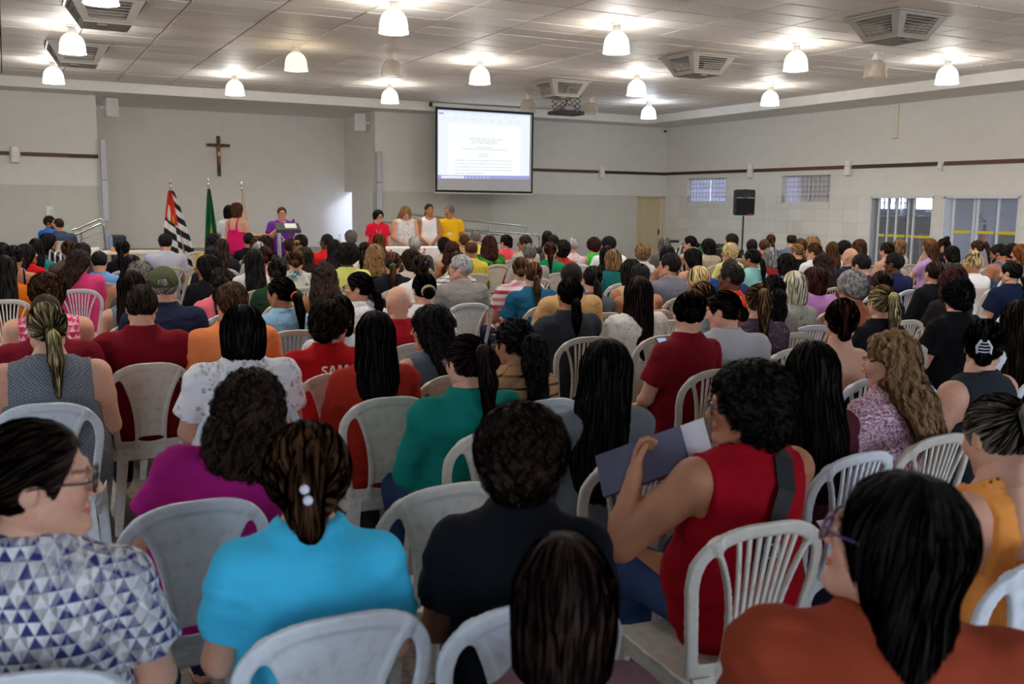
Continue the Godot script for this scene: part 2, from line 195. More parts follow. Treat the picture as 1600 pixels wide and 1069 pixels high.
	[5.636, 5.334, 0.975, -0.022, 0.257, -0.045, "curlyS", "gr", "l", "n", "c06a4c", "floral", 1, "", "lap", "22242a", "woman with silver-grey curls in orange and green print top", -0.01, 0],
	[6.098, 5.476, 0.967, 0.041, -0.618, -0.09, "bun", "db", "m", "t", "141416", "-", 2, "", "lap", "23283a", "woman in wide black top with dark bun and bare upper back", -0.017, 0],
	[8.456, 7.419, 0.978, -0.001, 0.284, -0.069, "crop", "bk", "d", "t", "20264a", "-", 3, "", "lap", "22242a", "dark-skinned man in navy sports shirt with yellow shoulder print", -0.007, 0],
	[11.198, 9.974, 0.972, 0.027, -0.085, -0.085, "clip", "db", "l", "u", "c99a7c", "-", 1, "", "lap", "23283a", "dark-haired woman with bare back and hair pin by the sliding doors", -0.012, 0],
	[12.372, 10.786, 0.978, 0.116, -0.184, -0.011, "bob", "lb", "l", "n", "e9dccf", "floral", 1, "", "lap", "1c1c20", "woman with light brown bob in pale sleeveless print top", -0.007, 0],
	[12.028, 9.88, 0.966, -0.013, 0.265, -0.08, "long", "br", "l", "t", "c9a4dc", "-", 1, "handface", "faceleft", "34466a", "woman in lavender with sunglasses on her head and hand at her cheek", -0.018, 0],
	[13.453, 11.094, 0.974, -0.002, 0.43, -0.134, "bob", "au", "l", "t", "a8b4c4", "-", 0, "", "lap", "23283a", "auburn-haired woman behind the lavender top", -0.011, 0],
	[13.124, 10.558, 0.986, 0.045, 0.458, -0.189, "tbun", "db", "l", "t", "161618", "-", 0, "", "lap", "1c1c20", "woman in black with dark messy bun between the sliding doors", -0, 0],
	[11.734, 9.295, 0.96, 0.043, 0.19, -0.279, "bob", "bk", "l", "t", "3a3236", "floral", 1, "", "lap", "3a3632", "black-haired woman in dark flowered shirt looking down", -0.023, 0],
	[12.975, 9.847, 0.985, 0.155, 0.232, -0.194, "hpony", "br", "l", "l", "d8bcae", "-", 1, "", "lap", "2c3a58", "woman in pale pink with brown ponytail before the right sliding door", -0.001, 0],
	[11.708, 8.544, 0.993, 0.14, 0.316, -0.279, "crop", "bk", "m", "w", "4b6488", "-", 3, "g,beard", "lap", "34466a", "bearded man with glasses in denim blue shirt at the right", 0.006, 0],
	[12.569, 8.992, 0.974, 0.067, -0.319, -0.088, "curlyS", "bk", "m", "l", "1c2238", "-", 3, "", "lap", "34466a", "person with curly black hair in dark navy at the right", -0.011, 0],
	[12.177, 8.579, 0.985, -0.016, 0.455, -0.066, "mid", "au", "l", "t", "c49a78", "-", 0, "", "lap", "2c3a58", "auburn-haired woman cut by the right picture edge", -0.001, 0],
	[9.539, 7.282, 0.967, -0.006, 0.135, -0.279, "tbun", "bl", "m", "t", "ece6e6", "-", 2, "", "lap", "34466a", "woman with blonde top bun in white t-shirt", -0.017, 0],
	[7.949, 6.507, 0.961, -0.001, -0.36, 0.051, "pony", "db", "l", "l", "17171a", "-", 1, "", "lap", "2c3a58", "woman in black long sleeves with dark ponytail writing in her lap", -0.023, 0],
	[6.864, 5.427, 0.972, -0.073, -0.393, 0.034, "wavy", "rd", "l", "t", "2a2226", "-", 1, "", "lap", "23283a", "woman with reddish-brown wavy hair behind the short black curls", -0.013, 0],
	[5.752, 4.505, 0.972, 0.063, -0.445, -0.072, "curlyS", "bk", "l", "t", "111113", "-", 2, "", "lap", "2c3a58", "person with short black hair in black t-shirt at the right", -0.013, 0],
	[8.614, 6.148, 0.967, -0.056, 0.152, -0.076, "braid", "bk", "l", "t", "1c2440", "-", 2, "", "lap", "23283a", "woman with black braid in navy t-shirt", -0.017, 0],
	[4.965, 4.452, 0.967, 0.047, -0.363, 0.026, "hpony", "bl", "l", "t", "17171a", "-", 1, "", "lap", "34466a", "woman with golden blonde ponytail in black", -0.017, 0],
	[3.832, 3.702, 0.975, 0.06, -0.688, 0.039, "clip", "rd", "l", "u", "131316", "-", 1, "", "lap", "22242a", "woman with brown bun and bare shoulders in black tube top", -0.01, 0],
	[3.086, 2.692, 0.972, 0.035, 0.369, -0.173, "halfup", "lb", "l", "t", "c9929c", "marble", 1, "", "lap", "2c3a58", "woman with long curly light brown hair in pink and white marbled blouse", -0.013, 0],
	[3.805, 2.846, 0.967, 0.066, -0.995, -0.123, "clip", "bk", "l", "n", "2c3036", "-", 2, "claw,phone", "phone", "2c3a58", "woman in charcoal sleeveless top with black hair in a silver claw clip", -0.017, 0],
	[4.854, 3.418, 0.967, -0.059, -0.724, -0.178, "long", "db", "l", "t", "e6e4e8", "-", 1, "", "lap", "1c1c20", "woman with long dark brown hair in white at the right edge", -0.017, 0],
	[2.583, 2.622, 0.967, -0.07, -0.446, -0.134, "long", "bk", "m", "t", "4a1c24", "-", 1, "", "lap", "2c3a58", "woman with long black hair behind the woman in red vest", -0.017, 0],
	[0.42, 3.072, 0.95, 0.019, -0.155, 0.018, "wavy", "db", "l", "t", "ae2078", "-", 2, "", "lap", "23283a", "woman in magenta t-shirt with thick wavy dark hair", -0.038, -0.2],
	[0.572, 2.108, 0.961, -0.213, -0.122, -0.137, "lowclip", "br", "l", "t", "4acbf2", "-", 1, "gem", "lap", "23283a", "woman in turquoise t-shirt with brown hair pinned by a silver clip", -0.023, 0],
	[0.017, 2.118, 0.995, -0.287, -1.379, 0, "bun", "db", "l", "t", "d2ccc8", "tri", 1, "g", "lap", "2c3a58", "woman with dark glasses in blue and white triangle print blouse", 0.007, 0],
	[1.058, 1.991, 0.967, -0.489, -0.087, -0.14, "afroS", "db", "d", "t", "15171c", "-", 1, "necklace", "lap", "3a3632", "person with short brown afro in black t-shirt and white lanyard", -0.017, 0],
	[1.943, 2.228, 0.972, -0.054, 1.082, -0.004, "afro2", "bk", "m", "n", "a00c1c", "-", 2, "g", "folder", "34466a", "woman in red sleeveless top with curly black hair holding a folder", -0.013, 0],
	[0.797, 1.367, 0.95, -0.054, -0.474, -0.044, "bob", "db", "l", "t", "6a4a50", "-", 0, "", "lap", "3a3632", "woman with glossy dark brown bob at the bottom centre", -0.073, 0],
	[1.292, 1.094, 0.998, -0.729, 1.257, 0.209, "mid", "bk", "l", "l", "9a4028", "-", 2, "gpurple", "lap", "22242a", "woman in rust orange blouse with straight black hair and purple glasses", 0.01, 0],
	[2.372, 1.694, 0.961, -0.02, -0.232, -0.279, "hpony", "as", "l", "w", "f09a4a", "-", 1, "paper", "paper", "2c3a58", "woman with ash-brown ponytail and wide orange straps holding paper", -0.023, 0],
	[6.325, 17.9, 0.954, -3.307, 0.349, -0.07, "curlyS", "bk", "l", "t", "d81e38", "-", 1, "g,badge", "stand_side", "2a2a30", "woman in bright red t-shirt with badge standing at the left of the row", 0, 0],
	[6.914, 18, 1.008, -3.247, -0, -0.663, "wavy", "lb", "l", "n", "e2ded8", "floral", 2, "badge", "stand_clasp", "1c2030", "woman with curly light brown hair bowing her head in white sleeveless top", 0, 0],
	[7.426, 18, 1.034, -3.446, 0.349, 0.035, "pony", "db", "m", "n", "ece8e4", "-", 1, "badge,skirt", "stand_clasp", "6f93c4", "woman in white tank top and denim skirt standing with clasped hands", 0, 0],
	[7.882, 18, 1.014, 2.694, -0.698, 0.035, "crop", "sg", "m", "t", "e8b420", "-", 3, "badge", "stand_side", "3a3430", "man in yellow polo shirt with badge standing at the right of the row", 0, 0],
	[4.401, 17.6, 0.981, -3.299, -0, 0, "pony", "br", "l", "t", "7a35a4", "-", 2, "g", "stand_mic", "1a1a1e", "woman in purple t-shirt speaking into a microphone at the lectern", 0, 0],
	[3.506, 17.2, 1.023, -0.899, -0.384, 0, "bob", "br", "l", "s", "d81c64", "-", 1, "", "stand_reach", "37497a", "woman in hot pink vest and jeans standing with one arm held out", 0, 0],
	[3.494, 17.75, 0.995, -0.543, -0, 0, "bob", "bk", "m", "t", "e6e6ea", "-", 0, "", "stand_side", "16161a", "woman in white blouse and black skirt half hidden behind the pink vest", 0, 0],
]
# x, metres ahead, turn, slatted, tone, label
const CHAIRS := [
	[-0.072, 11.462, 0.009, true, "d8d1c2", "white chair of the dark-haired man in grey-blue shirt cut off by the left picture edge"],
	[-0.045, 9.392, -0.011, true, "dfd9cc", "white plastic chair of the woman in orange t-shirt with long black hair at far left"],
	[0.031, 10.73, 0.119, false, "d8d1c2", "white plastic chair of the black-haired woman with ponytail and thin black straps behind orange t-shirt"],
	[0.165, 12.136, -0.08, false, "d8d1c2", "white chair of the black-haired woman in red t-shirt turned to the right at far left"],
	[0.284, 12.953, 0.067, true, "dfd9cc", "white plastic chair of the woman with long black hair in teal top at far left"],
	[0.468, 14.583, -0.077, false, "e4e9ee", "chair of the woman in black and white striped shirt with hair falling over her face"],
	[0.605, 12.378, 0.009, false, "d8d1c2", "white chair of the brown-haired woman with pale hair clip beside the black and white stripes"],
	[0.709, 11.646, -0.04, true, "dfd9cc", "white plastic chair of the dark-haired person just left of the white table on the left"],
	[0.561, 10.244, -0.006, true, "e4e9ee", "white chair of the woman in hot pink long-sleeved shirt with glasses and thick dark hair"],
	[0.819, 10.917, 0.008, false, "d8d1c2", "white plastic chair of the boy in light blue t-shirt with cropped black hair"],
	[1.217, 12.742, 0.04, true, "dfd9cc", "white plastic chair of the black-haired woman in black beside the white table"],
	[1.785, 13.22, 0.103, true, "d8d1c2", "white chair of the man in pale grey shirt sitting in front of the striped flag"],
	[0.944, 9.146, -0.036, false, "d8d1c2", "chair of the black-haired woman in pale lilac strap top resting her face on her hand"],
	[0.893, 8.087, 0.01, false, "dfd9cc", "white plastic chair of the woman with short greying curls left of the green cap"],
	[0.748, 7.332, 0.037, true, "d8d1c2", "white plastic chair of the woman in grey sleeveless top with very long straight dark hair"],
	[0.872, 6.603, -0.044, false, "e4e9ee", "white plastic chair of the man in olive green cap and navy polo shirt"],
	[0.616, 5.553, 0.008, false, "dfd9cc", "white plastic chair of the man in maroon t-shirt with cropped dark hair"],
	[0.185, 6.447, -0.071, true, "d8d1c2", "white chair of the woman with short brown curls in red and white tree print top"],
	[0.15, 5.447, 0.064, true, "e4e9ee", "white plastic chair of the man in maroon t-shirt hidden behind the blonde ponytail"],
	[0.128, 4.658, -0.117, false, "e4e9ee", "white plastic chair of the woman with blonde ponytail in dotted grey sleeveless blouse"],
	[3.197, 14.822, -0.101, true, "d8d1c2", "white plastic chair of the black-haired person in black below the woman in pink vest"],
	[3.141, 14.102, 0.079, true, "d8d1c2", "white chair of the brown-haired woman left of the lectern half hidden in the third row"],
	[3.094, 13.355, 0.101, false, "dfd9cc", "white plastic chair of the dark-haired woman just left of the lectern"],
	[2.709, 12.039, 0.103, false, "d8d1c2", "white plastic chair of the grey-haired woman in pale floral blouse"],
	[2.497, 13.843, -0.064, true, "d8d1c2", "white plastic chair of the woman in mustard yellow top with bushy black hair"],
	[2.394, 12.709, -0.124, false, "e4e9ee", "white plastic chair of the dark long-haired woman right of the mustard yellow top"],
	[1.874, 10.411, 0.062, false, "d8d1c2", "white plastic chair of the person with rounded black hair behind the mustard yellow top"],
	[1.606, 9.094, 0.122, true, "d8d1c2", "white plastic chair of the black-haired woman with glasses in black turned to the left"],
	[1.435, 7.685, 0.084, true, "e4e9ee", "white plastic chair of the woman in coral t-shirt with frizzy black ponytail"],
	[2.121, 9.629, 0.043, false, "d8d1c2", "chair of the woman with long black hair in white next to the pink tie-dye shirt"],
	[2.555, 11.041, -0.01, true, "d8d1c2", "white plastic chair of the woman in pink tie-dye shirt with dark red bun"],
	[3.256, 12.624, -0.077, true, "dfd9cc", "white plastic chair of the dark-haired man beside the lectern frame"],
	[3.658, 13.615, 0.01, false, "d8d1c2", "white plastic chair of the man with round black curls right of the lectern"],
	[3.045, 11.515, 0.019, false, "d8d1c2", "white plastic chair of the woman with light brown bun in front of the lectern"],
	[2.581, 9.776, 0.128, true, "dfd9cc", "white plastic chair of the woman with low brown bun in white palm tree print blouse"],
	[2.849, 10.456, -0.003, false, "e4e9ee", "chair of the woman with long dark brown hair in black right of the palm print"],
	[2.026, 8.343, 0.1, false, "d8d1c2", "white plastic chair of the woman in dark green t-shirt with black bun and pale barrette"],
	[1.636, 6.571, 0.021, true, "dfd9cc", "white chair of the woman in pale blue t-shirt with black ponytail and orange hair tie"],
	[3.842, 12.92, 0.028, true, "e4e9ee", "white plastic chair of the dark-skinned man with glasses in red t-shirt"],
	[3.71, 12.23, 0.044, false, "d8d1c2", "white plastic chair of the woman with long black hair right of the man in red"],
	[3.135, 9.816, 0.011, true, "dfd9cc", "white plastic chair of the woman with large black afro in pale yellow shirt"],
	[4.916, 15.192, 0.092, true, "d8d1c2", "white plastic chair of the woman with grey-brown curls in pale green floral blouse"],
	[2.231, 7.626, 0.04, false, "d8d1c2", "white plastic chair of the woman with very long wavy dark hair and bare shoulders"],
	[3.879, 11.529, -0.013, false, "dfd9cc", "white plastic chair of the woman with smooth black hair left of the long brown hair"],
	[4.927, 13.951, -0.032, true, "d8d1c2", "white chair of the woman with long straight brown hair in front of the cloth-covered table"],
	[3.649, 10.448, -0.041, false, "e4e9ee", "white plastic chair of the woman with curly honey-brown hair in black"],
	[3.416, 9.259, -0.082, false, "dfd9cc", "white plastic chair of the woman in black with brown ponytail and green hair tie"],
	[2.26, 6.814, 0.061, true, "d8d1c2", "white chair of the woman with glasses in white t-shirt and low black ponytail, looking left"],
	[1.085, 5.52, -0.06, true, "e4e9ee", "white plastic chair of the man with brown hair and glasses in peach orange t-shirt"],
	[0.907, 4.378, -0.094, false, "e4e9ee", "white plastic chair of the woman with short black hair in white floral blouse"],
	[1.453, 4.889, -0.092, false, "d8d1c2", "white plastic chair of the woman with glasses and dark curls in red t-shirt lettered SAM"],
	[1.697, 5.549, 0.015, true, "d8d1c2", "white plastic chair of the black-haired person hidden behind the dark curls of the red shirt"],
	[1.461, 4.209, -0.061, false, "dfd9cc", "white plastic chair of the woman with straight black hair in rust red puff-sleeved blouse"],
	[2.14, 5.709, 0.088, false, "d8d1c2", "white plastic chair of the bald man in red t-shirt"],
	[4.871, 12.327, -0.062, true, "d8d1c2", "white plastic chair of the grey-haired man in dark olive shirt before the cloth-covered table"],
	[3.821, 9.75, 0.036, false, "e4e9ee", "white plastic chair of the brown-haired woman in beige looking left"],
	[3.412, 8.51, -0.011, false, "d8d1c2", "white plastic chair of the woman with dark hair gathered in a blue clip"],
	[2.509, 6.178, 0.054, true, "d8d1c2", "white plastic chair of the woman with black bun in patterned scrunchie and white shirt"],
	[5.397, 12.57, -0.041, true, "e4e9ee", "white plastic chair of the person with short black curls below the denim skirt"],
	[5.138, 11.714, -0.011, false, "d8d1c2", "white plastic chair of the woman with dark reddish hair and bare shoulders"],
	[6.063, 13.324, 0.109, true, "d8d1c2", "white plastic chair of the brown-haired man right of the man in yellow polo"],
	[6.777, 14.458, -0.024, true, "dfd9cc", "white plastic chair of the grey-haired man in light yellow shirt near the ramp"],
	[5.08, 10.97, -0.095, false, "d8d1c2", "white plastic chair of the balding man in yellow shirt in front of the ramp"],
	[6.107, 12.532, 0.017, false, "d8d1c2", "white plastic chair of the woman with bushy reddish-brown hair in green and black print blouse"],
	[4.043, 9.089, 0.001, true, "dfd9cc", "white plastic chair of the red-haired person in thin striped shirt hidden by the grey-haired man"],
	[3.501, 7.768, -0.079, false, "e4e9ee", "white plastic chair of the grey-haired man with glasses and beard in grey t-shirt looking left"],
	[6.87, 13.536, 0.007, false, "d8d1c2", "white plastic chair of the black-haired woman with sunglasses on her head in coral red"],
	[6.822, 12.79, 0.047, true, "dfd9cc", "white plastic chair of the man with glasses looking left beside the ramp rail"],
	[8.087, 14.428, -0.023, true, "e4e9ee", "white plastic chair of the woman with long black hair standing out above the front rows"],
	[7.466, 13.096, -0.011, false, "d8d1c2", "white plastic chair of the dark-haired man right of the tall black-haired woman"],
	[5.421, 10.077, -0.052, true, "dfd9cc", "white plastic chair of the man with grey hair left of the dark red ponytail"],
	[4.245, 8.03, -0.082, true, "d8d1c2", "white plastic chair of the woman in red and white striped t-shirt with brown hair"],
	[4.02, 7.372, -0.03, false, "d8d1c2", "white plastic chair of the woman in petrol blue t-shirt with brown ponytail"],
	[6.103, 10.802, 0.011, false, "dfd9cc", "white plastic chair of the woman in green t-shirt with dark red ponytail and pale headband"],
	[6.527, 11.206, 0.056, true, "d8d1c2", "white plastic chair of the person with short black afro in red shirt"],
	[7.236, 12.15, 0.012, false, "e4e9ee", "white plastic chair of the elderly person with thin grey hair in pink speckled shirt"],
	[7.698, 12.295, -0.073, false, "dfd9cc", "white plastic chair of the woman with short dark red hair in bright green sleeveless top"],
	[7.45, 11.477, 0.052, true, "d8d1c2", "white plastic chair of the man in black baseball cap and white shirt"],
	[6.607, 10.289, -0.013, true, "e4e9ee", "white plastic chair of the black-haired person behind the honey-brown bob"],
	[5.974, 9.148, -0.055, false, "dfd9cc", "white plastic chair of the woman with honey-brown bob in dark teal top"],
	[3.78, 6.356, -0.054, true, "d8d1c2", "white plastic chair of the man with close-cropped dark hair in tan shirt"],
	[4.193, 6.719, -0.09, true, "d8d1c2", "chair of the woman with smooth black ponytail in dark grey, right of the tan shirt"],
	[3.306, 5.553, -0.063, true, "dfd9cc", "white plastic chair of the woman with black ponytail in charcoal t-shirt"],
	[1.921, 4.62, 0.092, false, "d8d1c2", "white plastic chair of the woman with wavy black hair in grey-blue sleeveless top looking left"],
	[1.615, 3.481, 0.021, false, "d8d1c2", "white plastic chair of the woman in sea green long-sleeved shirt with dark brown ponytail"],
	[2.025, 3.888, 0.109, false, "e4e9ee", "white plastic chair of the woman with curly black ponytail in brown striped top"],
	[1.892, 2.954, 0.021, true, "d8d1c2", "white plastic chair of the woman with very long black hair in heather grey t-shirt"],
	[7.34, 10.556, 0.08, true, "d8d1c2", "white plastic chair of the woman with short light brown curls in white"],
	[8.822, 12.088, 0.062, true, "e4e9ee", "white plastic chair of the woman with streaked grey-brown bob near the corner door"],
	[7.203, 9.839, 0.062, false, "d8d1c2", "white plastic chair of the dark long-haired woman in sleeveless top below the grey-brown bob"],
	[9.472, 12.292, -0.02, true, "d8d1c2", "white chair of the black-haired woman with glasses in black sleeveless top near the corner door"],
	[7.063, 9.099, -0, true, "dfd9cc", "white plastic chair of the black-haired woman with glasses behind the blue jacket on a chair"],
	[9.205, 11.5, -0.051, false, "d8d1c2", "white plastic chair of the woman with black bob left of the loudspeaker stand"],
	[10.729, 12.846, -0.048, false, "d8d1c2", "white plastic chair of the woman with long dark hair in profile beside the loudspeaker stand"],
	[8.565, 10.253, -0.031, true, "dfd9cc", "white plastic chair of the woman with short ash-blonde hair and glasses in pale yellow"],
	[9.819, 11.307, 0.051, false, "e4e9ee", "white plastic chair of the black-haired man just right of the loudspeaker stand"],
	[7.716, 8.836, -0.016, false, "d8d1c2", "white plastic chair of the woman with black ponytail in aqua t-shirt"],
	[8.168, 9.045, -0.07, true, "dfd9cc", "white plastic chair of the woman with wavy steel-grey hair"],
	[10.269, 11.508, 0.012, true, "e4e9ee", "white plastic chair of the brown-haired man right of the black-haired man by the loudspeaker"],
	[11.672, 12.95, 0.023, false, "d8d1c2", "white plastic chair of the woman with brown ponytail left of the balding man"],
	[11.489, 12.23, -0.059, true, "dfd9cc", "white plastic chair of the balding man in steel blue shirt"],
	[9.864, 10.381, 0.042, true, "d8d1c2", "white plastic chair of the woman with long light brown ponytail in black"],
	[10.78, 11.309, 0.126, false, "d8d1c2", "white plastic chair of the woman with long brown hair right of the balding man"],
	[7.371, 7.903, -0.029, false, "dfd9cc", "white plastic chair of the woman with straight black hair in dark striped shirt"],
	[11.245, 11.526, -0.039, true, "d8d1c2", "white plastic chair of the woman with light brown curls near the right wall tiles"],
	[9.586, 9.753, -0.053, false, "e4e9ee", "white plastic chair of the woman with glasses and brown bun in white cardigan"],
	[5.593, 7.57, -0.049, false, "dfd9cc", "white plastic chair of the dark-haired man with glasses in slate grey t-shirt"],
	[5.206, 6.209, 0.044, true, "d8d1c2", "white plastic chair of the dark-skinned man with glasses in bright orange polo"],
	[6.02, 7.213, -0.05, true, "e4e9ee", "white plastic chair of the man with shaved hair in navy shirt behind the orange polo"],
	[5.414, 6.908, -0.051, false, "dfd9cc", "white plastic chair of the blonde woman with wide black headband"],
	[4.27, 5.396, 0.039, true, "d8d1c2", "white plastic chair of the woman with dark blonde ponytail in pale blue"],
	[3.241, 4.22, 0.051, true, "d8d1c2", "chair of the woman in dark red t-shirt with low black bun looking at a phone"],
	[3.774, 5.424, 0.058, false, "dfd9cc", "white plastic chair of the woman with very long straight dark brown hair in cream blouse"],
	[4.666, 6.738, 0.077, false, "d8d1c2", "white plastic chair of the man with short black hair behind the long brown hair"],
	[4.974, 7.31, 0.076, true, "d8d1c2", "white plastic chair of the black-haired woman left of the man in slate grey"],
	[3.691, 4.379, -0.074, true, "e4e9ee", "white plastic chair of the woman in light grey long-sleeved top with pale pink hair clip"],
	[4.141, 4.632, 0.116, true, "d8d1c2", "white plastic chair of the woman with caramel ponytail in dark purple speckled top"],
	[4.724, 5.2, -0.061, true, "d8d1c2", "white plastic chair of the woman with long curly black hair beside the caramel ponytail"],
	[5.165, 5.462, -0.069, true, "e4e9ee", "white plastic chair of the woman with white-blonde bob"],
	[6.139, 6.183, -0.06, false, "d8d1c2", "white plastic chair of the woman in lilac t-shirt with short brown hair looking left"],
	[7.94, 7.936, -0.091, true, "d8d1c2", "white plastic chair of the woman with curly dark hair behind the lilac t-shirt"],
	[10.32, 10.17, 0.092, true, "dfd9cc", "chair of the woman with shoulder-length brown hair in white, left of the bald navy-shirted man"],
	[10.771, 10.415, -0.045, false, "d8d1c2", "white plastic chair of the black-haired person between two brown-haired women near the tiles"],
	[8.786, 8.367, -0.101, false, "d8d1c2", "white plastic chair of the bald man in navy t-shirt"],
	[11.39, 10.687, 0.093, true, "dfd9cc", "white plastic chair of the brown-haired woman in profile left of the sliding doors"],
	[7.775, 7.228, -0.004, false, "e4e9ee", "white plastic chair of the black-haired man with glasses in dark plum shirt looking down"],
	[5.636, 5.339, 0.046, false, "d8d1c2", "white plastic chair of the woman with silver-grey curls in orange and green print top"],
	[6.096, 5.436, -0.038, true, "dfd9cc", "white chair of the woman in wide black top with dark bun and bare upper back"],
	[8.456, 7.419, -0.006, true, "e4e9ee", "white plastic chair of the dark-skinned man in navy sports shirt with yellow shoulder print"],
	[11.199, 9.979, -0.063, false, "d8d1c2", "white chair of the dark-haired woman with bare back and hair pin by the sliding doors"],
	[12.372, 10.791, -0.01, true, "dfd9cc", "white plastic chair of the woman with light brown bob in pale sleeveless print top"],
	[12.028, 9.885, 0.084, true, "d8d1c2", "chair of the woman in lavender with sunglasses on her head and hand at her cheek"],
	[13.454, 11.124, -0.025, false, "d8d1c2", "white plastic chair of the auburn-haired woman behind the lavender top"],
	[13.123, 10.588, 0.051, false, "dfd9cc", "white plastic chair of the woman in black with dark messy bun between the sliding doors"],
	[11.734, 9.3, 0.001, true, "d8d1c2", "white plastic chair of the black-haired woman in dark flowered shirt looking down"],
	[12.975, 9.852, -0.045, false, "e4e9ee", "white chair of the woman in pale pink with brown ponytail before the right sliding door"],
	[11.608, 8.544, 0.093, false, "e4e9ee", "white plastic chair of the bearded man with glasses in denim blue shirt at the right"],
	[12.569, 8.992, -0.033, true, "d8d1c2", "white plastic chair of the person with curly black hair in dark navy at the right"],
	[12.18, 8.608, -0.106, true, "e4e9ee", "white plastic chair of the auburn-haired woman cut by the right picture edge"],
	[9.542, 7.242, 0.086, false, "dfd9cc", "white plastic chair of the woman with blonde top bun in white t-shirt"],
	[7.949, 6.512, 0.023, true, "d8d1c2", "white chair of the woman in black long sleeves with dark ponytail writing in her lap"],
	[6.865, 5.432, -0.043, true, "d8d1c2", "white plastic chair of the woman with reddish-brown wavy hair behind the short black curls"],
	[5.756, 4.465, 0.099, true, "dfd9cc", "white plastic chair of the person with short black hair in black t-shirt at the right"],
	[8.612, 6.108, -0.062, false, "d8d1c2", "white plastic chair of the woman with black braid in navy t-shirt"],
	[4.965, 4.457, 0.039, true, "d8d1c2", "white plastic chair of the woman with golden blonde ponytail in black"],
	[3.832, 3.707, 0.031, true, "e4e9ee", "white plastic chair of the woman with brown bun and bare shoulders in black tube top"],
	[3.086, 2.697, 0.038, true, "d8d1c2", "chair of the woman with long curly light brown hair in pink and white marbled blouse"],
	[3.804, 2.806, -0.029, false, "d8d1c2", "chair of the woman in charcoal sleeveless top with black hair in a silver claw clip"],
	[4.854, 3.423, -0.065, false, "e4e9ee", "white chair of the woman with long dark brown hair in white at the right edge"],
	[2.583, 2.627, 0.067, true, "e4e9ee", "white plastic chair of the woman with long black hair behind the woman in red vest"],
	[0.422, 3.032, 0.036, false, "e4e9ee", "white plastic chair of the woman in magenta t-shirt with thick wavy dark hair"],
	[0.572, 2.113, -0.028, false, "e4e9ee", "white chair of the woman in turquoise t-shirt with brown hair pinned by a silver clip"],
	[0.018, 2.123, -0.192, false, "e4e9ee", "white plastic chair of the woman with dark glasses in blue and white triangle print blouse"],
	[1.009, 1.996, -0.132, false, "e4e9ee", "white plastic chair of the person with short brown afro in black t-shirt and white lanyard"],
	[1.809, 2.188, -0.099, true, "dfd9cc", "white chair of the woman in red sleeveless top with curly black hair holding a folder"],
	[0.798, 1.397, -0.029, false, "e4e9ee", "white plastic chair of the woman with glossy dark brown bob at the bottom centre"],
	[1.283, 1.055, -0.236, false, "d8d1c2", "white chair of the woman in rust orange blouse with straight black hair and purple glasses"],
	[2.272, 1.699, -0.004, false, "e4e9ee", "white plastic chair of the woman with ash-brown ponytail and wide orange straps holding paper"],
	[1.116, 2.878, 0.082, false, "e2dccf", "cream plastic chair with solid back, empty, between turquoise and sea green shirts"],
	[0.012, 14.315, 0.01, false, "e6e1d6", "empty white chair behind the black and white striped shirt"],
	[1.34, 14.37, -0.066, false, "e6e1d6", "empty white chair right of the boy in light blue"],
	[1.971, 17.769, -0.017, false, "e0dacd", "empty white chair near the black-haired woman in black"],
	[1.926, 13.826, -0.044, true, "e6e1d6", "empty white chair left of the coral t-shirt"],
	[2.819, 17.116, -0.049, false, "e0dacd", "empty white chair right of the man in pale grey shirt"],
	[8.302, 10.786, 0.048, false, "e6e1d6", "empty white chair behind the blue jacket"],
	[13.404, 11.884, 0.031, true, "e0dacd", "empty white slatted chair left of the man in navy sports shirt"],
	[13.878, 11.463, -0.019, true, "e6e1d6", "empty white chair in the row right of the navy sports shirt, farthest back"],
	[12.47, 10.177, -0.052, true, "e0dacd", "empty white chair in the row right of the navy sports shirt, second"],
	[11.248, 9.152, -0.003, true, "e6e1d6", "empty white chair in the row right of the navy sports shirt, third"],
	[8.048, 5.893, 0.034, true, "e0dacd", "empty white slatted chair below the dark ponytail in black"],
	[13.073, 8.993, -0.076, false, "e6e1d6", "empty white chair carrying a yellow jacket left of the blonde top bun"],
	[12.813, 8.45, 0.029, false, "e6e1d6", "empty white chair carrying a yellow jacket right of the blonde top bun"],
	[8.984, 6.554, -0.085, false, "e0dacd", "empty white chair in front of the short black hair at right"],
	[7.601, 5.604, 0, true, "e4e9ee", "empty bluish white slatted chair beside the short black hair at right"],
	[4.314, 6.111, 0.062, true, "e6e1d6", "empty white slatted chair left of the long straight brown hair"],
	[7.214, 14.151, 0.01, false, "e0dacd", "empty white chair right of the green print blouse"],
	[9.501, 10.81, -0.009, false, "e6e1d6", "empty white chair right of the bright orange polo"],
	[3.032, 8.089, -0.033, false, "e0dacd", "empty white chair right of the bald man in red"],
]
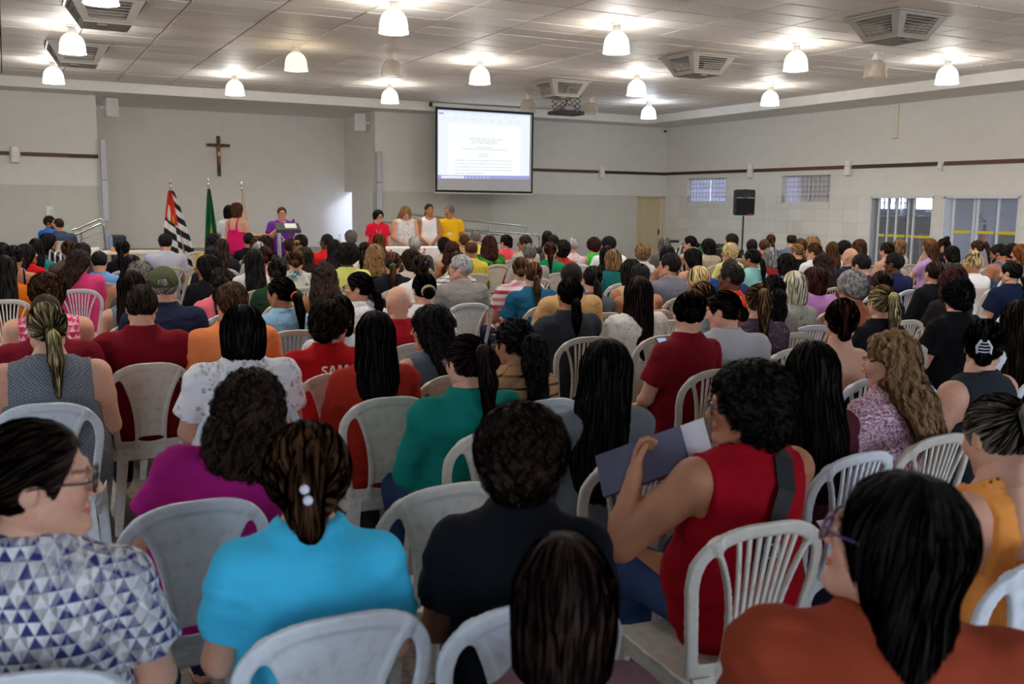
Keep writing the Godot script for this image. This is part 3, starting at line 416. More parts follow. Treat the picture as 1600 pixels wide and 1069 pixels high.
# ---------------------------------------------------------------- distance fields -> meshes
class Grid:
	var o: Vector3
	var h: float
	var nx: int
	var ny: int
	var nz: int
	var d := PackedFloat32Array()
	func _init(lo: Vector3, hi: Vector3, cell: float) -> void:
		o = lo
		h = cell
		nx = int(ceil((hi.x - lo.x) / cell)) + 1
		ny = int(ceil((hi.y - lo.y) / cell)) + 1
		nz = int(ceil((hi.z - lo.z) / cell)) + 1
		d.resize(nx * ny * nz)
		d.fill(1.0)
	func span(lo: Vector3, hi: Vector3, pad: float) -> PackedInt32Array:
		return PackedInt32Array([maxi(0, int((lo.x - pad - o.x) / h)), mini(nx - 1, int((hi.x + pad - o.x) / h) + 1), maxi(0, int((lo.y - pad - o.y) / h)), mini(ny - 1, int((hi.y + pad - o.y) / h) + 1), maxi(0, int((lo.z - pad - o.z) / h)), mini(nz - 1, int((hi.z + pad - o.z) / h) + 1)])
	# tapered capsule, smooth union
	func cone(a: Vector3, b: Vector3, ra: float, rb: float, k := 0.02, cut := false, flat := false) -> void:
		var r := maxf(ra, rb)
		var s := span(a.min(b) - Vector3(r, r, r), a.max(b) + Vector3(r, r, r), k + 2.5 * h)
		var ab := b - a
		var l2 := maxf(ab.length_squared(), 1e-8)
		for z in range(s[4], s[5] + 1):
			for y in range(s[2], s[3] + 1):
				var i := s[0] + nx * (y + ny * z)
				var p := Vector3(o.x + s[0] * h, o.y + y * h, o.z + z * h)
				for x in range(s[0], s[1] + 1):
					var ap := p - a
					var t := clampf(ap.dot(ab) / l2, 0.0, 1.0)
					var v := (ap - ab * t).length() - (ra + (rb - ra) * t)
					if flat:
						v = maxf(v, (ap.dot(ab) - l2) / sqrt(l2))
					var w := d[i]
					if cut:
						v = -v
						var m := clampf(0.5 + 0.5 * (w - v) / k, 0.0, 1.0)
						d[i] = v + (w - v) * m + k * m * (1.0 - m)
					else:
						var m := clampf(0.5 + 0.5 * (w - v) / k, 0.0, 1.0)
						d[i] = w + (v - w) * m - k * m * (1.0 - m)
					i += 1
					p.x += h
	func ell(c: Vector3, r: Vector3, k := 0.02, cut := false) -> void:
		var s := span(c - r, c + r, k + 2.5 * h)
		var mr := minf(r.x, minf(r.y, r.z))
		for z in range(s[4], s[5] + 1):
			for y in range(s[2], s[3] + 1):
				var i := s[0] + nx * (y + ny * z)
				var p := Vector3(o.x + s[0] * h, o.y + y * h, o.z + z * h) - c
				for x in range(s[0], s[1] + 1):
					var q := (p / r).length()
					var g := (p / (r * r)).length()
					var v := (q - 1.0) * q / g if g > 1e-6 else -mr
					var w := d[i]
					if cut:
						v = -v
						var m := clampf(0.5 + 0.5 * (w - v) / k, 0.0, 1.0)
						d[i] = v + (w - v) * m + k * m * (1.0 - m)
					else:
						var m := clampf(0.5 + 0.5 * (w - v) / k, 0.0, 1.0)
						d[i] = w + (v - w) * m - k * m * (1.0 - m)
					i += 1
					p.x += h
	# loft of ellipses along y; rows [y, half width, half depth, centre z], ys rising; pivot p0, leaned by angle about x
	func loft(p0: Vector3, lean: float, ys: PackedFloat32Array, aa: PackedFloat32Array, bb: PackedFloat32Array, cc: PackedFloat32Array, grow: float, k := 0.03) -> void:
		var n := ys.size()
		var big := 0.0
		for q in n:
			big = maxf(big, maxf(aa[q], bb[q]) + absf(cc[q]))
		big += grow
		var reach := maxf(absf(ys[0]), absf(ys[n - 1])) + 0.02
		var s := span(p0 - Vector3(big, reach * 1.0, big + absf(sin(lean)) * reach), p0 + Vector3(big, reach, big + absf(sin(lean)) * reach), k + 2.5 * h)
		var cs := cos(lean)
		var sn := sin(lean)
		for z in range(s[4], s[5] + 1):
			var pz := o.z + z * h - p0.z
			for y in range(s[2], s[3] + 1):
				var i := s[0] + nx * (y + ny * z)
				var py := o.y + y * h - p0.y
				var ly := py * cs + pz * sn
				var lz := pz * cs - py * sn
				var q := 0
				while q < n - 2 and ys[q + 1] < ly:
					q += 1
				var t := clampf((ly - ys[q]) / (ys[q + 1] - ys[q]), 0.0, 1.0)
				var tt := t * t * (3.0 - 2.0 * t)
				t = t * 0.5 + tt * 0.5
				var a := lerpf(aa[q], aa[q + 1], t) + grow
				var b := lerpf(bb[q], bb[q + 1], t) + grow
				var cz := lerpf(cc[q], cc[q + 1], t)
				var ends := maxf(ys[0] - grow - ly, ly - ys[n - 1] - grow)
				var fz := (lz - cz) / b
				for x in range(s[0], s[1] + 1):
					var px := o.x + x * h - p0.x
					var fx := px / a
					var r := sqrt(fx * fx + fz * fz)
					var g := sqrt(fx * fx / (a * a) + fz * fz / (b * b))
					var v := (r - 1.0) * r / g if g > 1e-5 else -minf(a, b)
					v = maxf(v, ends)
					var w := d[i]
					var m := clampf(0.5 + 0.5 * (w - v) / k, 0.0, 1.0)
					d[i] = w + (v - w) * m - k * m * (1.0 - m)
					i += 1
	# keep only where n.p <= off
	func keep(n: Vector3, off: float) -> void:
		var i := 0
		for z in nz:
			for y in ny:
				var v := n.dot(Vector3(o.x, o.y + y * h, o.z + z * h)) - off
				var step := n.x * h
				for x in nx:
					if v > d[i]:
						d[i] = v
					v += step
					i += 1
	# take away a box
	func cut_box(lo: Vector3, hi: Vector3) -> void:
		var c := (lo + hi) / 2
		var e := (hi - lo) / 2
		var s := span(lo, hi, 2.5 * h)
		for z in range(s[4], s[5] + 1):
			for y in range(s[2], s[3] + 1):
				var i := s[0] + nx * (y + ny * z)
				for x in range(s[0], s[1] + 1):
					var p := (Vector3(o.x + x * h, o.y + y * h, o.z + z * h) - c).abs() - e
					var v := -maxf(p.x, maxf(p.y, p.z))
					if v > d[i]:
						d[i] = v
					i += 1
	func rough(fn: FastNoiseLite, amp: float, sc: Vector3, shift := 0.0) -> void:
		var i := 0
		var lim := amp * 1.5 + 3.0 * h
		for z in nz:
			for y in ny:
				for x in nx:
					if absf(d[i]) < lim:
						d[i] += shift + amp * fn.get_noise_3d((o.x + x * h) * sc.x, (o.y + y * h) * sc.y, (o.z + z * h) * sc.z)
					i += 1
	func sample(p: Vector3) -> float:
		var q := (p - o) / h
		var x := clampi(int(q.x), 0, nx - 2)
		var y := clampi(int(q.y), 0, ny - 2)
		var z := clampi(int(q.z), 0, nz - 2)
		var i := x + nx * (y + ny * z)
		var f := q - Vector3(x, y, z)
		var a := lerpf(lerpf(d[i], d[i + 1], f.x), lerpf(d[i + nx], d[i + nx + 1], f.x), f.y)
		i += nx * ny
		var b := lerpf(lerpf(d[i], d[i + 1], f.x), lerpf(d[i + nx], d[i + nx + 1], f.x), f.y)
		return lerpf(a, b, f.z)
	func grad(p: Vector3) -> Vector3:
		var e := h
		return Vector3(sample(p + Vector3(e, 0, 0)) - sample(p - Vector3(e, 0, 0)), sample(p + Vector3(0, e, 0)) - sample(p - Vector3(0, e, 0)), sample(p + Vector3(0, 0, e)) - sample(p - Vector3(0, 0, e))).normalized()
	func nets() -> Array:
		var verts := PackedVector3Array()
		var norms := PackedVector3Array()
		var tris := PackedInt32Array()
		var ids := PackedInt32Array()
		ids.resize(d.size())
		var nxy := nx * ny
		var far := 4.5 * h
		for z in nz - 1:
			for y in ny - 1:
				var i := nx * (y + ny * z)
				for x in nx - 1:
					var v0 := d[i]
					if absf(v0) < far:
						var v1 := d[i + 1]
						var v2 := d[i + nx]
						var v3 := d[i + nx + 1]
						var v4 := d[i + nxy]
						var v5 := d[i + nxy + 1]
						var v6 := d[i + nxy + nx]
						var v7 := d[i + nxy + nx + 1]
						var lo := minf(minf(minf(v0, v1), minf(v2, v3)), minf(minf(v4, v5), minf(v6, v7)))
						var hi := maxf(maxf(maxf(v0, v1), maxf(v2, v3)), maxf(maxf(v4, v5), maxf(v6, v7)))
						if lo < 0.0 and hi >= 0.0:
							var s := Vector3.ZERO
							var c := 0
							if (v0 < 0.0) != (v1 < 0.0): s += Vector3(v0 / (v0 - v1), 0, 0); c += 1
							if (v2 < 0.0) != (v3 < 0.0): s += Vector3(v2 / (v2 - v3), 1, 0); c += 1
							if (v4 < 0.0) != (v5 < 0.0): s += Vector3(v4 / (v4 - v5), 0, 1); c += 1
							if (v6 < 0.0) != (v7 < 0.0): s += Vector3(v6 / (v6 - v7), 1, 1); c += 1
							if (v0 < 0.0) != (v2 < 0.0): s += Vector3(0, v0 / (v0 - v2), 0); c += 1
							if (v1 < 0.0) != (v3 < 0.0): s += Vector3(1, v1 / (v1 - v3), 0); c += 1
							if (v4 < 0.0) != (v6 < 0.0): s += Vector3(0, v4 / (v4 - v6), 1); c += 1
							if (v5 < 0.0) != (v7 < 0.0): s += Vector3(1, v5 / (v5 - v7), 1); c += 1
							if (v0 < 0.0) != (v4 < 0.0): s += Vector3(0, 0, v0 / (v0 - v4)); c += 1
							if (v1 < 0.0) != (v5 < 0.0): s += Vector3(1, 0, v1 / (v1 - v5)); c += 1
							if (v2 < 0.0) != (v6 < 0.0): s += Vector3(0, 1, v2 / (v2 - v6)); c += 1
							if (v3 < 0.0) != (v7 < 0.0): s += Vector3(1, 1, v3 / (v3 - v7)); c += 1
							ids[i] = verts.size() + 1
							verts.append(o + (Vector3(x, y, z) + s / c) * h)
							norms.append(Vector3(v1 + v3 + v5 + v7 - v0 - v2 - v4 - v6, v2 + v3 + v6 + v7 - v0 - v1 - v4 - v5, v4 + v5 + v6 + v7 - v0 - v1 - v2 - v3).normalized())
							var inside := v0 < 0.0
							if x > 0 and y > 0 and z > 0:
								if inside != (v1 < 0.0): quad(tris, ids[i], ids[i - nx], ids[i - nx - nxy], ids[i - nxy], inside)
								if inside != (v2 < 0.0): quad(tris, ids[i], ids[i - nxy], ids[i - nxy - 1], ids[i - 1], inside)
								if inside != (v4 < 0.0): quad(tris, ids[i], ids[i - 1], ids[i - 1 - nx], ids[i - nx], inside)
					i += 1
		return [verts, norms, tris]
	static func quad(t: PackedInt32Array, a: int, b: int, c: int, e: int, flip: bool) -> void:
		if a * b * c * e == 0:
			return
		if flip:
			t.append_array(PackedInt32Array([a - 1, c - 1, b - 1, a - 1, e - 1, c - 1]))
		else:
			t.append_array(PackedInt32Array([a - 1, b - 1, c - 1, a - 1, c - 1, e - 1]))

func to_mesh(n: Array, cols = null) -> ArrayMesh:
	var ar := []
	ar.resize(Mesh.ARRAY_MAX)
	ar[Mesh.ARRAY_VERTEX] = n[0]
	ar[Mesh.ARRAY_NORMAL] = n[1]
	if cols == null:
		cols = PackedColorArray()
		cols.resize(n[0].size())
		cols.fill(Color.WHITE)
	ar[Mesh.ARRAY_COLOR] = cols
	ar[Mesh.ARRAY_INDEX] = n[2]
	var m := ArrayMesh.new()
	if n[0].size():
		m.add_surface_from_arrays(Mesh.PRIMITIVE_TRIANGLES, ar)
	return m

# ---------------------------------------------------------------- plain shapes
func box(st: SurfaceTool, c: Vector3, s: Vector3, bev := 0.0, xf := Transform3D.IDENTITY) -> void:
	var e := s / 2
	bev = minf(bev, minf(e.x, minf(e.y, e.z)) * 0.9)
	for ax in 3:
		for sg in [-1.0, 1.0]:
			var n := Vector3.ZERO
			n[ax] = sg
			var u := Vector3.ZERO
			u[(ax + 1) % 3] = 1
			var v := Vector3.ZERO
			v[(ax + 2) % 3] = 1
			var eu: float = e[(ax + 1) % 3] - bev
			var ev: float = e[(ax + 2) % 3] - bev
			var f: Vector3 = c + n * e[ax]
			quad(st, [f - u * eu - v * ev, f + u * eu - v * ev, f + u * eu + v * ev, f - u * eu + v * ev], n, xf)
	if bev > 0.0:
		for ax in 3:
			var a1 := (ax + 1) % 3
			var a2 := (ax + 2) % 3
			for s1 in [-1.0, 1.0]:
				for s2 in [-1.0, 1.0]:
					var n := Vector3.ZERO
					n[a1] = s1
					n[a2] = s2
					var w := Vector3.ZERO
					w[ax] = e[ax] - bev
					var p1 := c
					p1[a1] += s1 * e[a1]
					p1[a2] += s2 * (e[a2] - bev)
					var p2 := c
					p2[a1] += s1 * (e[a1] - bev)
					p2[a2] += s2 * e[a2]
					quad(st, [p1 - w, p1 + w, p2 + w, p2 - w], n.normalized(), xf)
		for sx in [-1.0, 1.0]:
			for sy in [-1.0, 1.0]:
				for sz in [-1.0, 1.0]:
					var k := Vector3(sx, sy, sz)
					var a := c + k * Vector3(e.x, e.y - bev, e.z - bev)
					var b := c + k * Vector3(e.x - bev, e.y, e.z - bev)
					var d := c + k * Vector3(e.x - bev, e.y - bev, e.z)
					tri(st, a, b, d, k.normalized(), xf)

func tri(st: SurfaceTool, a: Vector3, b: Vector3, c: Vector3, n: Vector3, xf: Transform3D) -> void:
	if (b - a).cross(c - a).dot(n) > 0:
		var t := b
		b = c
		c = t
	for p in [a, b, c]:
		st.set_normal((xf.basis * n).normalized())
		st.add_vertex(xf * p)

func quad(st: SurfaceTool, p: Array, n: Vector3, xf := Transform3D.IDENTITY, uv := false) -> void:
	var order := [0, 1, 2, 0, 2, 3]
	if (p[1] - p[0]).cross(p[2] - p[0]).dot(n) > 0:
		order = [0, 2, 1, 0, 3, 2]
	for i in order:
		st.set_normal((xf.basis * n).normalized())
		if uv:
			st.set_uv([Vector2(0, 1), Vector2(1, 1), Vector2(1, 0), Vector2(0, 0)][i])
		st.add_vertex(xf * p[i])

func tube(st: SurfaceTool, pts: Array, rs, sides := 8, ends := true) -> void:
	var n := pts.size()
	var rings := []
	var side := Vector3.ZERO
	for i in n:
		var t: Vector3 = (pts[mini(i + 1, n - 1)] - pts[maxi(i - 1, 0)]).normalized()
		if side == Vector3.ZERO:
			side = t.cross(Vector3.UP if absf(t.y) < 0.9 else Vector3.RIGHT).normalized()
		else:
			side = (side - t * side.dot(t)).normalized()
		var up := t.cross(side)
		var r: float = rs[i] if rs is Array else rs
		var ring := []
		for k in sides:
			var a := TAU * k / sides
			var nn := side * cos(a) + up * sin(a)
			ring.append([pts[i] + nn * r, nn])
		rings.append([ring, t])
	for i in n - 1:
		for k in sides:
			var a = rings[i][0][k]
			var b = rings[i][0][(k + 1) % sides]
			var c = rings[i + 1][0][(k + 1) % sides]
			var d = rings[i + 1][0][k]
			for q in [a, c, b, a, d, c]:
				st.set_normal(q[1])
				st.add_vertex(q[0])
	if ends:
		for e in [0, n - 1]:
			var nn: Vector3 = rings[e][1] * (-1.0 if e == 0 else 1.0)
			for k in range(1, sides - 1):
				tri(st, rings[e][0][0][0], rings[e][0][k][0], rings[e][0][k + 1][0], nn, Transform3D.IDENTITY)

# profile [[radius, y], ...] turned about the y axis
func lathe(st: SurfaceTool, prof: Array, sides := 24, at := Vector3.ZERO, flute := 0.0, flutes := 0) -> void:
	var n := prof.size()
	for i in n - 1:
		for k in sides:
			var q := []
			for e in [[i, k], [i, k + 1], [i + 1, k + 1], [i + 1, k]]:
				var a: float = TAU * e[1] / sides
				var r: float = prof[e[0]][0]
				if flutes:
					r *= 1.0 + flute * cos(a * flutes)
				var lo = prof[maxi(e[0] - 1, 0)]
				var hi = prof[mini(e[0] + 1, n - 1)]
				var t := Vector2(hi[0] - lo[0], hi[1] - lo[1])
				var nn := Vector3(cos(a) * t.y, -t.x, sin(a) * t.y).normalized()
				q.append([at + Vector3(cos(a) * r, prof[e[0]][1], sin(a) * r), nn])
			for w in [0, 1, 2, 0, 2, 3]:
				st.set_normal(q[w][1])
				st.add_vertex(q[w][0])

func new_st() -> SurfaceTool:
	var st := SurfaceTool.new()
	st.begin(Mesh.PRIMITIVE_TRIANGLES)
	return st

func add(called: String, m: Mesh, material: Material, parent: Node = self) -> MeshInstance3D:
	var o := MeshInstance3D.new()
	o.mesh = m
	o.material_override = material
	put(o, called, parent)
	return o

func done(called: String, st: SurfaceTool, material: Material, parent: Node = self) -> MeshInstance3D:
	return add(called, st.commit(), material, parent)

var counts := {}
func put(o: Node3D, called: String, parent: Node) -> void:
	if parent == self:
		var n: int = counts.get(called, 0)
		counts[called] = n + 1
		o.name = called if n == 0 else "%s_%03d" % [called, n]
		add_child(o)
	else:
		o.name = called
		parent.add_child(o, true)

func thing(called: String, label: String, category: String, at := Vector3.ZERO, turn := 0.0, group := "") -> Node3D:
	var o := Node3D.new()
	put(o, called, self)
	o.position = at
	o.rotation.y = turn
	return tag(o, label, category, group)

func tag(o: Node3D, label: String, category: String, group := "") -> Node3D:
	o.set_meta("label", label)
	o.set_meta("category", category)
	if group:
		o.set_meta("group", group)
	return o

func struct(o: Node3D) -> Node3D:
	o.set_meta("kind", "structure")
	return o

func boxed(called: String, c: Vector3, s: Vector3, bev: float, material: Material, parent: Node = self) -> MeshInstance3D:
	var st := new_st()
	box(st, c, s, bev)
	return done(called, st, material, parent)

# ---------------------------------------------------------------- materials
var mats := {}
var tex := {}
func mat(hex: String, rough := 0.7, spec := 0.5, metal := 0.0) -> StandardMaterial3D:
	var key := "%s %s %s %s" % [hex, rough, spec, metal]
	if not mats.has(key):
		var m := StandardMaterial3D.new()
		m.albedo_color = Color.html(hex)
		m.roughness = rough
		m.metallic_specular = spec
		m.metallic = metal
		mats[key] = m
	return mats[key]

func noise_tex(key: String, freq: float, octaves: int, ramp: Gradient, normal := false, bump := 4.0, kind := FastNoiseLite.TYPE_SIMPLEX_SMOOTH, size := 512, sd := 1) -> NoiseTexture2D:
	if not tex.has(key):
		var n := FastNoiseLite.new()
		n.seed = sd
		n.noise_type = kind
		n.frequency = freq
		n.fractal_octaves = octaves
		var t := NoiseTexture2D.new()
		t.width = size
		t.height = size
		t.seamless = true
		t.noise = n
		t.as_normal_map = normal
		t.bump_strength = bump
		if ramp:
			t.color_ramp = ramp
		tex[key] = t
	return tex[key]

func ramp(stops: Array) -> Gradient:
	var g := Gradient.new()
	var off := PackedFloat32Array()
	var col := PackedColorArray()
	for s in stops:
		off.append(s[0])
		col.append(Color.html(s[1]))
	g.offsets = off
	g.colors = col
	return g
# ---------------------------------------------------------------- the hall
const ZF := 22.13      # front wall, metres ahead of the camera
const XR := 16.17      # right wall
const XL := -6.7       # left wall
const ZB := -4.2       # back wall
const ZS := 24.5      # back of the stage recess
const SX0 := 1.74      # recess from
const SX1 := 7.77      # to
const CEIL := 4.06
const SOF := 3.87      # underside of the lowered border
const WT := 0.2

func wall_mat(key: String, light: String, dark: String, sc: float) -> StandardMaterial3D:
	if not mats.has(key):
		var m := StandardMaterial3D.new()
		m.albedo_texture = noise_tex("wall " + key, 0.012, 5, ramp([[0.0, dark], [0.5, light], [1.0, light]]), false, 1.0, FastNoiseLite.TYPE_SIMPLEX_SMOOTH, 512, 3)
		m.normal_enabled = true
		m.normal_texture = noise_tex("plaster", 0.04, 4, null, true, 2.0)
		m.normal_scale = 0.15
		m.uv1_triplanar = true
		m.uv1_world_triplanar = true
		m.uv1_scale = Vector3(sc, sc, sc)
		m.roughness = 0.8
		m.metallic_specular = 0.3
		mats[key] = m
	return mats[key]

func slab(called: String, lo: Vector3, hi: Vector3, m: Material, parent: Node = self) -> MeshInstance3D:
	# corners in x, y, metres ahead
	var a := Vector3(lo.x, lo.y, -hi.z)
	var b := Vector3(hi.x, hi.y, -lo.z)
	var o := boxed(called, (a + b) / 2, b - a, 0.0, m, parent)
	if parent == self:
		struct(o)
	return o

func part(called: String, lo: Vector3, hi: Vector3, bev: float, m: Material, parent: Node) -> MeshInstance3D:
	# like slab, in the axes of a thing at the origin
	return boxed(called, Vector3(lo.x + hi.x, lo.y + hi.y, -lo.z - hi.z) / 2, Vector3(hi.x - lo.x, hi.y - lo.y, hi.z - lo.z), bev, m, parent)

func room() -> void:
	var upper := wall_mat("upper paint", "dfddd6", "dbd9d2", 0.35)
	var lower := wall_mat("lower paint", "c9c7bc", "c5c3b8", 0.35)
	var stage := wall_mat("stage paint", "e6e4de", "e2e0da", 0.35)
	var white := wall_mat("white paint", "eae8e3", "e6e3dd", 0.5)
	# floor
	var fm := StandardMaterial3D.new()
	fm.albedo_texture = noise_tex("floor", 0.06, 5, ramp([[0.0, "4c423a"], [0.45, "6d6158"], [0.6, "7a6e64"], [1.0, "8d8378"]]))
	fm.uv1_triplanar = true
	fm.uv1_world_triplanar = true
	fm.uv1_scale = Vector3(0.6, 0.6, 0.6)
	fm.roughness = 0.35
	slab("floor", Vector3(XL - WT, -0.2, ZB - WT), Vector3(XR + WT, 0.0, ZS + 0.2), fm)
	# ceiling slab, tiles, lowered border
	var cl := Node3D.new()
	put(cl, "ceiling", self)
	struct(cl)
	slab("slab", Vector3(XL - WT, CEIL + 0.03, ZB - WT), Vector3(XR + WT, CEIL + 0.23, ZS + WT), mat("4a453f", 0.9), cl)
	tiles(cl)
	slab("trim_1", Vector3(XL, SOF, 21.27), Vector3(XR, CEIL + 0.03, ZF), white)
	slab("trim_2", Vector3(14.9, SOF, ZB), Vector3(XR, CEIL + 0.03, 21.27), white)
	# front wall, left and right of the stage: dado paint below, light paint above
	for w in [["wall_front_left", XL, SX0], ["wall_front_right", SX1, XR]]:
		var o := Node3D.new()
		put(o, w[0], self)
		struct(o)
		if w[0] == "wall_front_right":
			slab("lower_wall", Vector3(w[1], 0, ZF), Vector3(15.27, 2.03, ZF + WT), lower, o)
			slab("lower_wall", Vector3(16.12, 0, ZF), Vector3(XR + WT, 2.03, ZF + WT), lower, o)
			slab("lintel", Vector3(15.27, 2.0, ZF), Vector3(16.12, 2.03, ZF + WT), lower, o)
		else:
			slab("lower_wall", Vector3(w[1] - WT, 0, ZF), Vector3(w[2], 2.03, ZF + WT), lower, o)
		slab("upper_wall", Vector3(w[1] - (WT if w[1] < 0 else 0.0), 2.03, ZF), Vector3(w[2] + (WT if w[1] > 0 else 0.0), CEIL + 0.2, ZF + WT), upper, o)
	# the stage recess
	slab("wall_stage", Vector3(SX0 - WT, 0, ZS), Vector3(SX1 + WT, CEIL, ZS + WT), stage)
	slab("wall_stage_left", Vector3(SX0 - WT, 0, ZF + WT), Vector3(SX0, CEIL, ZS), stage)
	var sr := Node3D.new()
	put(sr, "wall_stage_right", self)
	struct(sr)
	slab("pier", Vector3(SX1, 0, ZF + WT), Vector3(SX1 + WT, CEIL, 23.9), stage, sr)
	slab("lintel", Vector3(SX1, 2.02, 23.9), Vector3(SX1 + WT, CEIL, ZS), stage, sr)
	slab("trim_3", Vector3(SX0, SOF, ZF), Vector3(SX1, CEIL, ZS), stage)
	slab("stage_floor", Vector3(SX0, 0, ZF + 0.1), Vector3(SX1, 0.62, ZS), mat("b3aa9c", 0.6))
	# open side door of the stage, daylight behind it
	var sd := Node3D.new()
	put(sd, "door_2", self)
	struct(sd)
	sd.position = Vector3(SX1 + 0.19, 0.62, -24.46)
	sd.rotation.y = deg_to_rad(8)
	boxed("leaf", Vector3(0.30, 0.69, -0.02), Vector3(0.56, 1.38, 0.04), 0.004, mat("e4e4e6", 0.5), sd)
	boxed("handle", Vector3(0.52, 0.75, 0.02), Vector3(0.02, 0.12, 0.03), 0.004, mat("333333", 0.4), sd)
	# the lit room behind that door
	var sw := mat("e6e8ee", 0.8)
	slab("wall_dressing_far", Vector3(SX1 + WT, 0.4, ZS + 0.6), Vector3(11.2, 3.2, ZS + 0.75), sw)
	slab("wall_dressing_right", Vector3(11.05, 0.4, ZF + WT), Vector3(11.2, 3.2, ZS + 0.6), sw)
	slab("wall_dressing_left", Vector3(SX1, 0.4, ZS + WT), Vector3(SX1 + WT, 3.2, ZS + 0.75), sw)
	slab("ceiling_dressing", Vector3(SX1 + WT, 3.2, ZF + WT), Vector3(11.2, 3.35, ZS + 0.75), sw)
	slab("floor_dressing", Vector3(SX1 + WT, 0.4, ZF + WT), Vector3(11.2, 0.62, ZS + 0.75), sw)
	var tl := thing("tube_lamp", "cool white tube lamp in the room behind the stage door", "lamp", Vector3(9.3, 2.6, -22.75))
	boxed("housing", Vector3(0, 0.5, 0), Vector3(0.16, 0.2, 0.9), 0.01, mat("dddddd", 0.5), tl)
	var st := new_st()
	tube(st, [Vector3(0, 0.36, -0.42), Vector3(0, 0.36, 0.42)], 0.02, 10)
	var em := StandardMaterial3D.new()
	em.albedo_color = Color.WHITE
	em.emission_enabled = true
	em.emission = Color.html("dfe6ff")
	em.emission_energy_multiplier = 2.0
	done("tube", st, em, tl)
	var al := OmniLight3D.new()
	al.name = "tube_light"
	al.position = Vector3(0, 0.26, 0)
	al.light_color = Color.html("d4deff")
	al.light_energy = LAMP * 2.2
	al.light_size = 0.2
	al.omni_range = 20.0
	al.omni_attenuation = 2.0
	al.shadow_enabled = true
	tl.add_child(al)
	# right wall with tiled dado, two windows, two doorways
	right_wall(upper)
	# unseen side and back, with the openings that let the day in
	var lw := Node3D.new()
	put(lw, "wall_left", self)
	struct(lw)
	slab("sill", Vector3(XL - WT, 0, ZB), Vector3(XL, 1.6, ZF), lower, lw)
	slab("head", Vector3(XL - WT, 2.7, ZB), Vector3(XL, CEIL + 0.1, ZF), upper, lw)
	for k in 8:
		slab("pier", Vector3(XL - WT, 1.6, ZB + k * 3.6), Vector3(XL, 2.7, ZB + k * 3.6 + 2.3), upper, lw)
	var bw := Node3D.new()
	put(bw, "wall_back", self)
	struct(bw)
	slab("head", Vector3(XL - WT, 2.9, ZB - WT), Vector3(XR + WT, CEIL + 0.1, ZB), upper, bw)
	for k in 5:
		slab("pier", Vector3(XL - WT + k * 5.2, 0, ZB - WT), Vector3(XL + 2.9 + k * 5.2, 2.9, ZB), upper, bw)
	slab("outside_ground", Vector3(-40, -0.3, -40), Vector3(45, -0.12, ZB - WT), mat("b4aea4", 0.95))
	corner_door()
	rails()

func tiles(cl: Node3D) -> void:
	var m := []
	for k in 3:
		var t := StandardMaterial3D.new()
		t.albedo_texture = noise_tex("board", 0.10, 4, ramp([[0.0, "b6b1aa"], [0.3, "dedad4"], [0.6, "f2efea"], [1.0, "fdfbf8"]]))
		t.albedo_color = [Color.html("f6f2ee"), Color.html("ffffff"), Color.html("eee8e2")][k]
		t.normal_enabled = true
		t.normal_texture = noise_tex("board relief", 0.12, 4, null, true, 6.0)
		t.normal_scale = 0.5
		t.uv1_triplanar = true
		t.uv1_world_triplanar = true
		t.uv1_scale = Vector3(0.9, 0.9, 0.9)
		t.roughness = 0.55
		t.metallic_specular = 0.5
		m.append(t)
	var st := new_st()
	box(st, Vector3.ZERO, Vector3(0.984, 0.03, 0.472), 0.006)
	var mesh := st.commit()
	var rest := new_st()
	# boards of one metre by half a metre, nearest to the picture as single parts
	var seen := []
	for i in range(-7, 16):
		for q in range(0, 51):
			var c := Vector3(0.55 + i * 1.0, CEIL + 0.015, -(-4.103 + q * 0.497 + 0.2485))
			if c.x < XL + 0.4 or c.x > 14.9 or -c.z > 21.2:
				continue
			# seen by the camera: to the right of the left picture edge and ahead
			var ang := rad_to_deg(atan2(c.x, -c.z))
			var near := Vector2(c.x, c.z).length()
			if -c.z > 4.0 and ang > -4.0 and ang < 58.0 and near > 8.2:
				seen.append([near, c])
			else:
				box(rest, c, Vector3(0.984, 0.03, 0.472), 0.0)
	seen.sort_custom(func(a, b): return a[0] < b[0])
	var rng := RandomNumberGenerator.new()
	rng.seed = 4
	for n in seen.size():
		if n < 300:
			var o := add("tile", mesh, m[rng.randi() % 3], cl)
			o.position = seen[n][1] + Vector3(0, rng.randf_range(0.0, 0.006), 0)
			o.rotation = Vector3(rng.randf_range(-0.004, 0.004), 0, rng.randf_range(-0.004, 0.004))
		else:
			box(rest, seen[n][1] + Vector3(0, rng.randf_range(0.0, 0.005), 0), Vector3(0.984, 0.03, 0.472), 0.0)
	var ro := done("more_tiles", rest, m[0], cl)
	ro.set_meta("kind", "stuff")

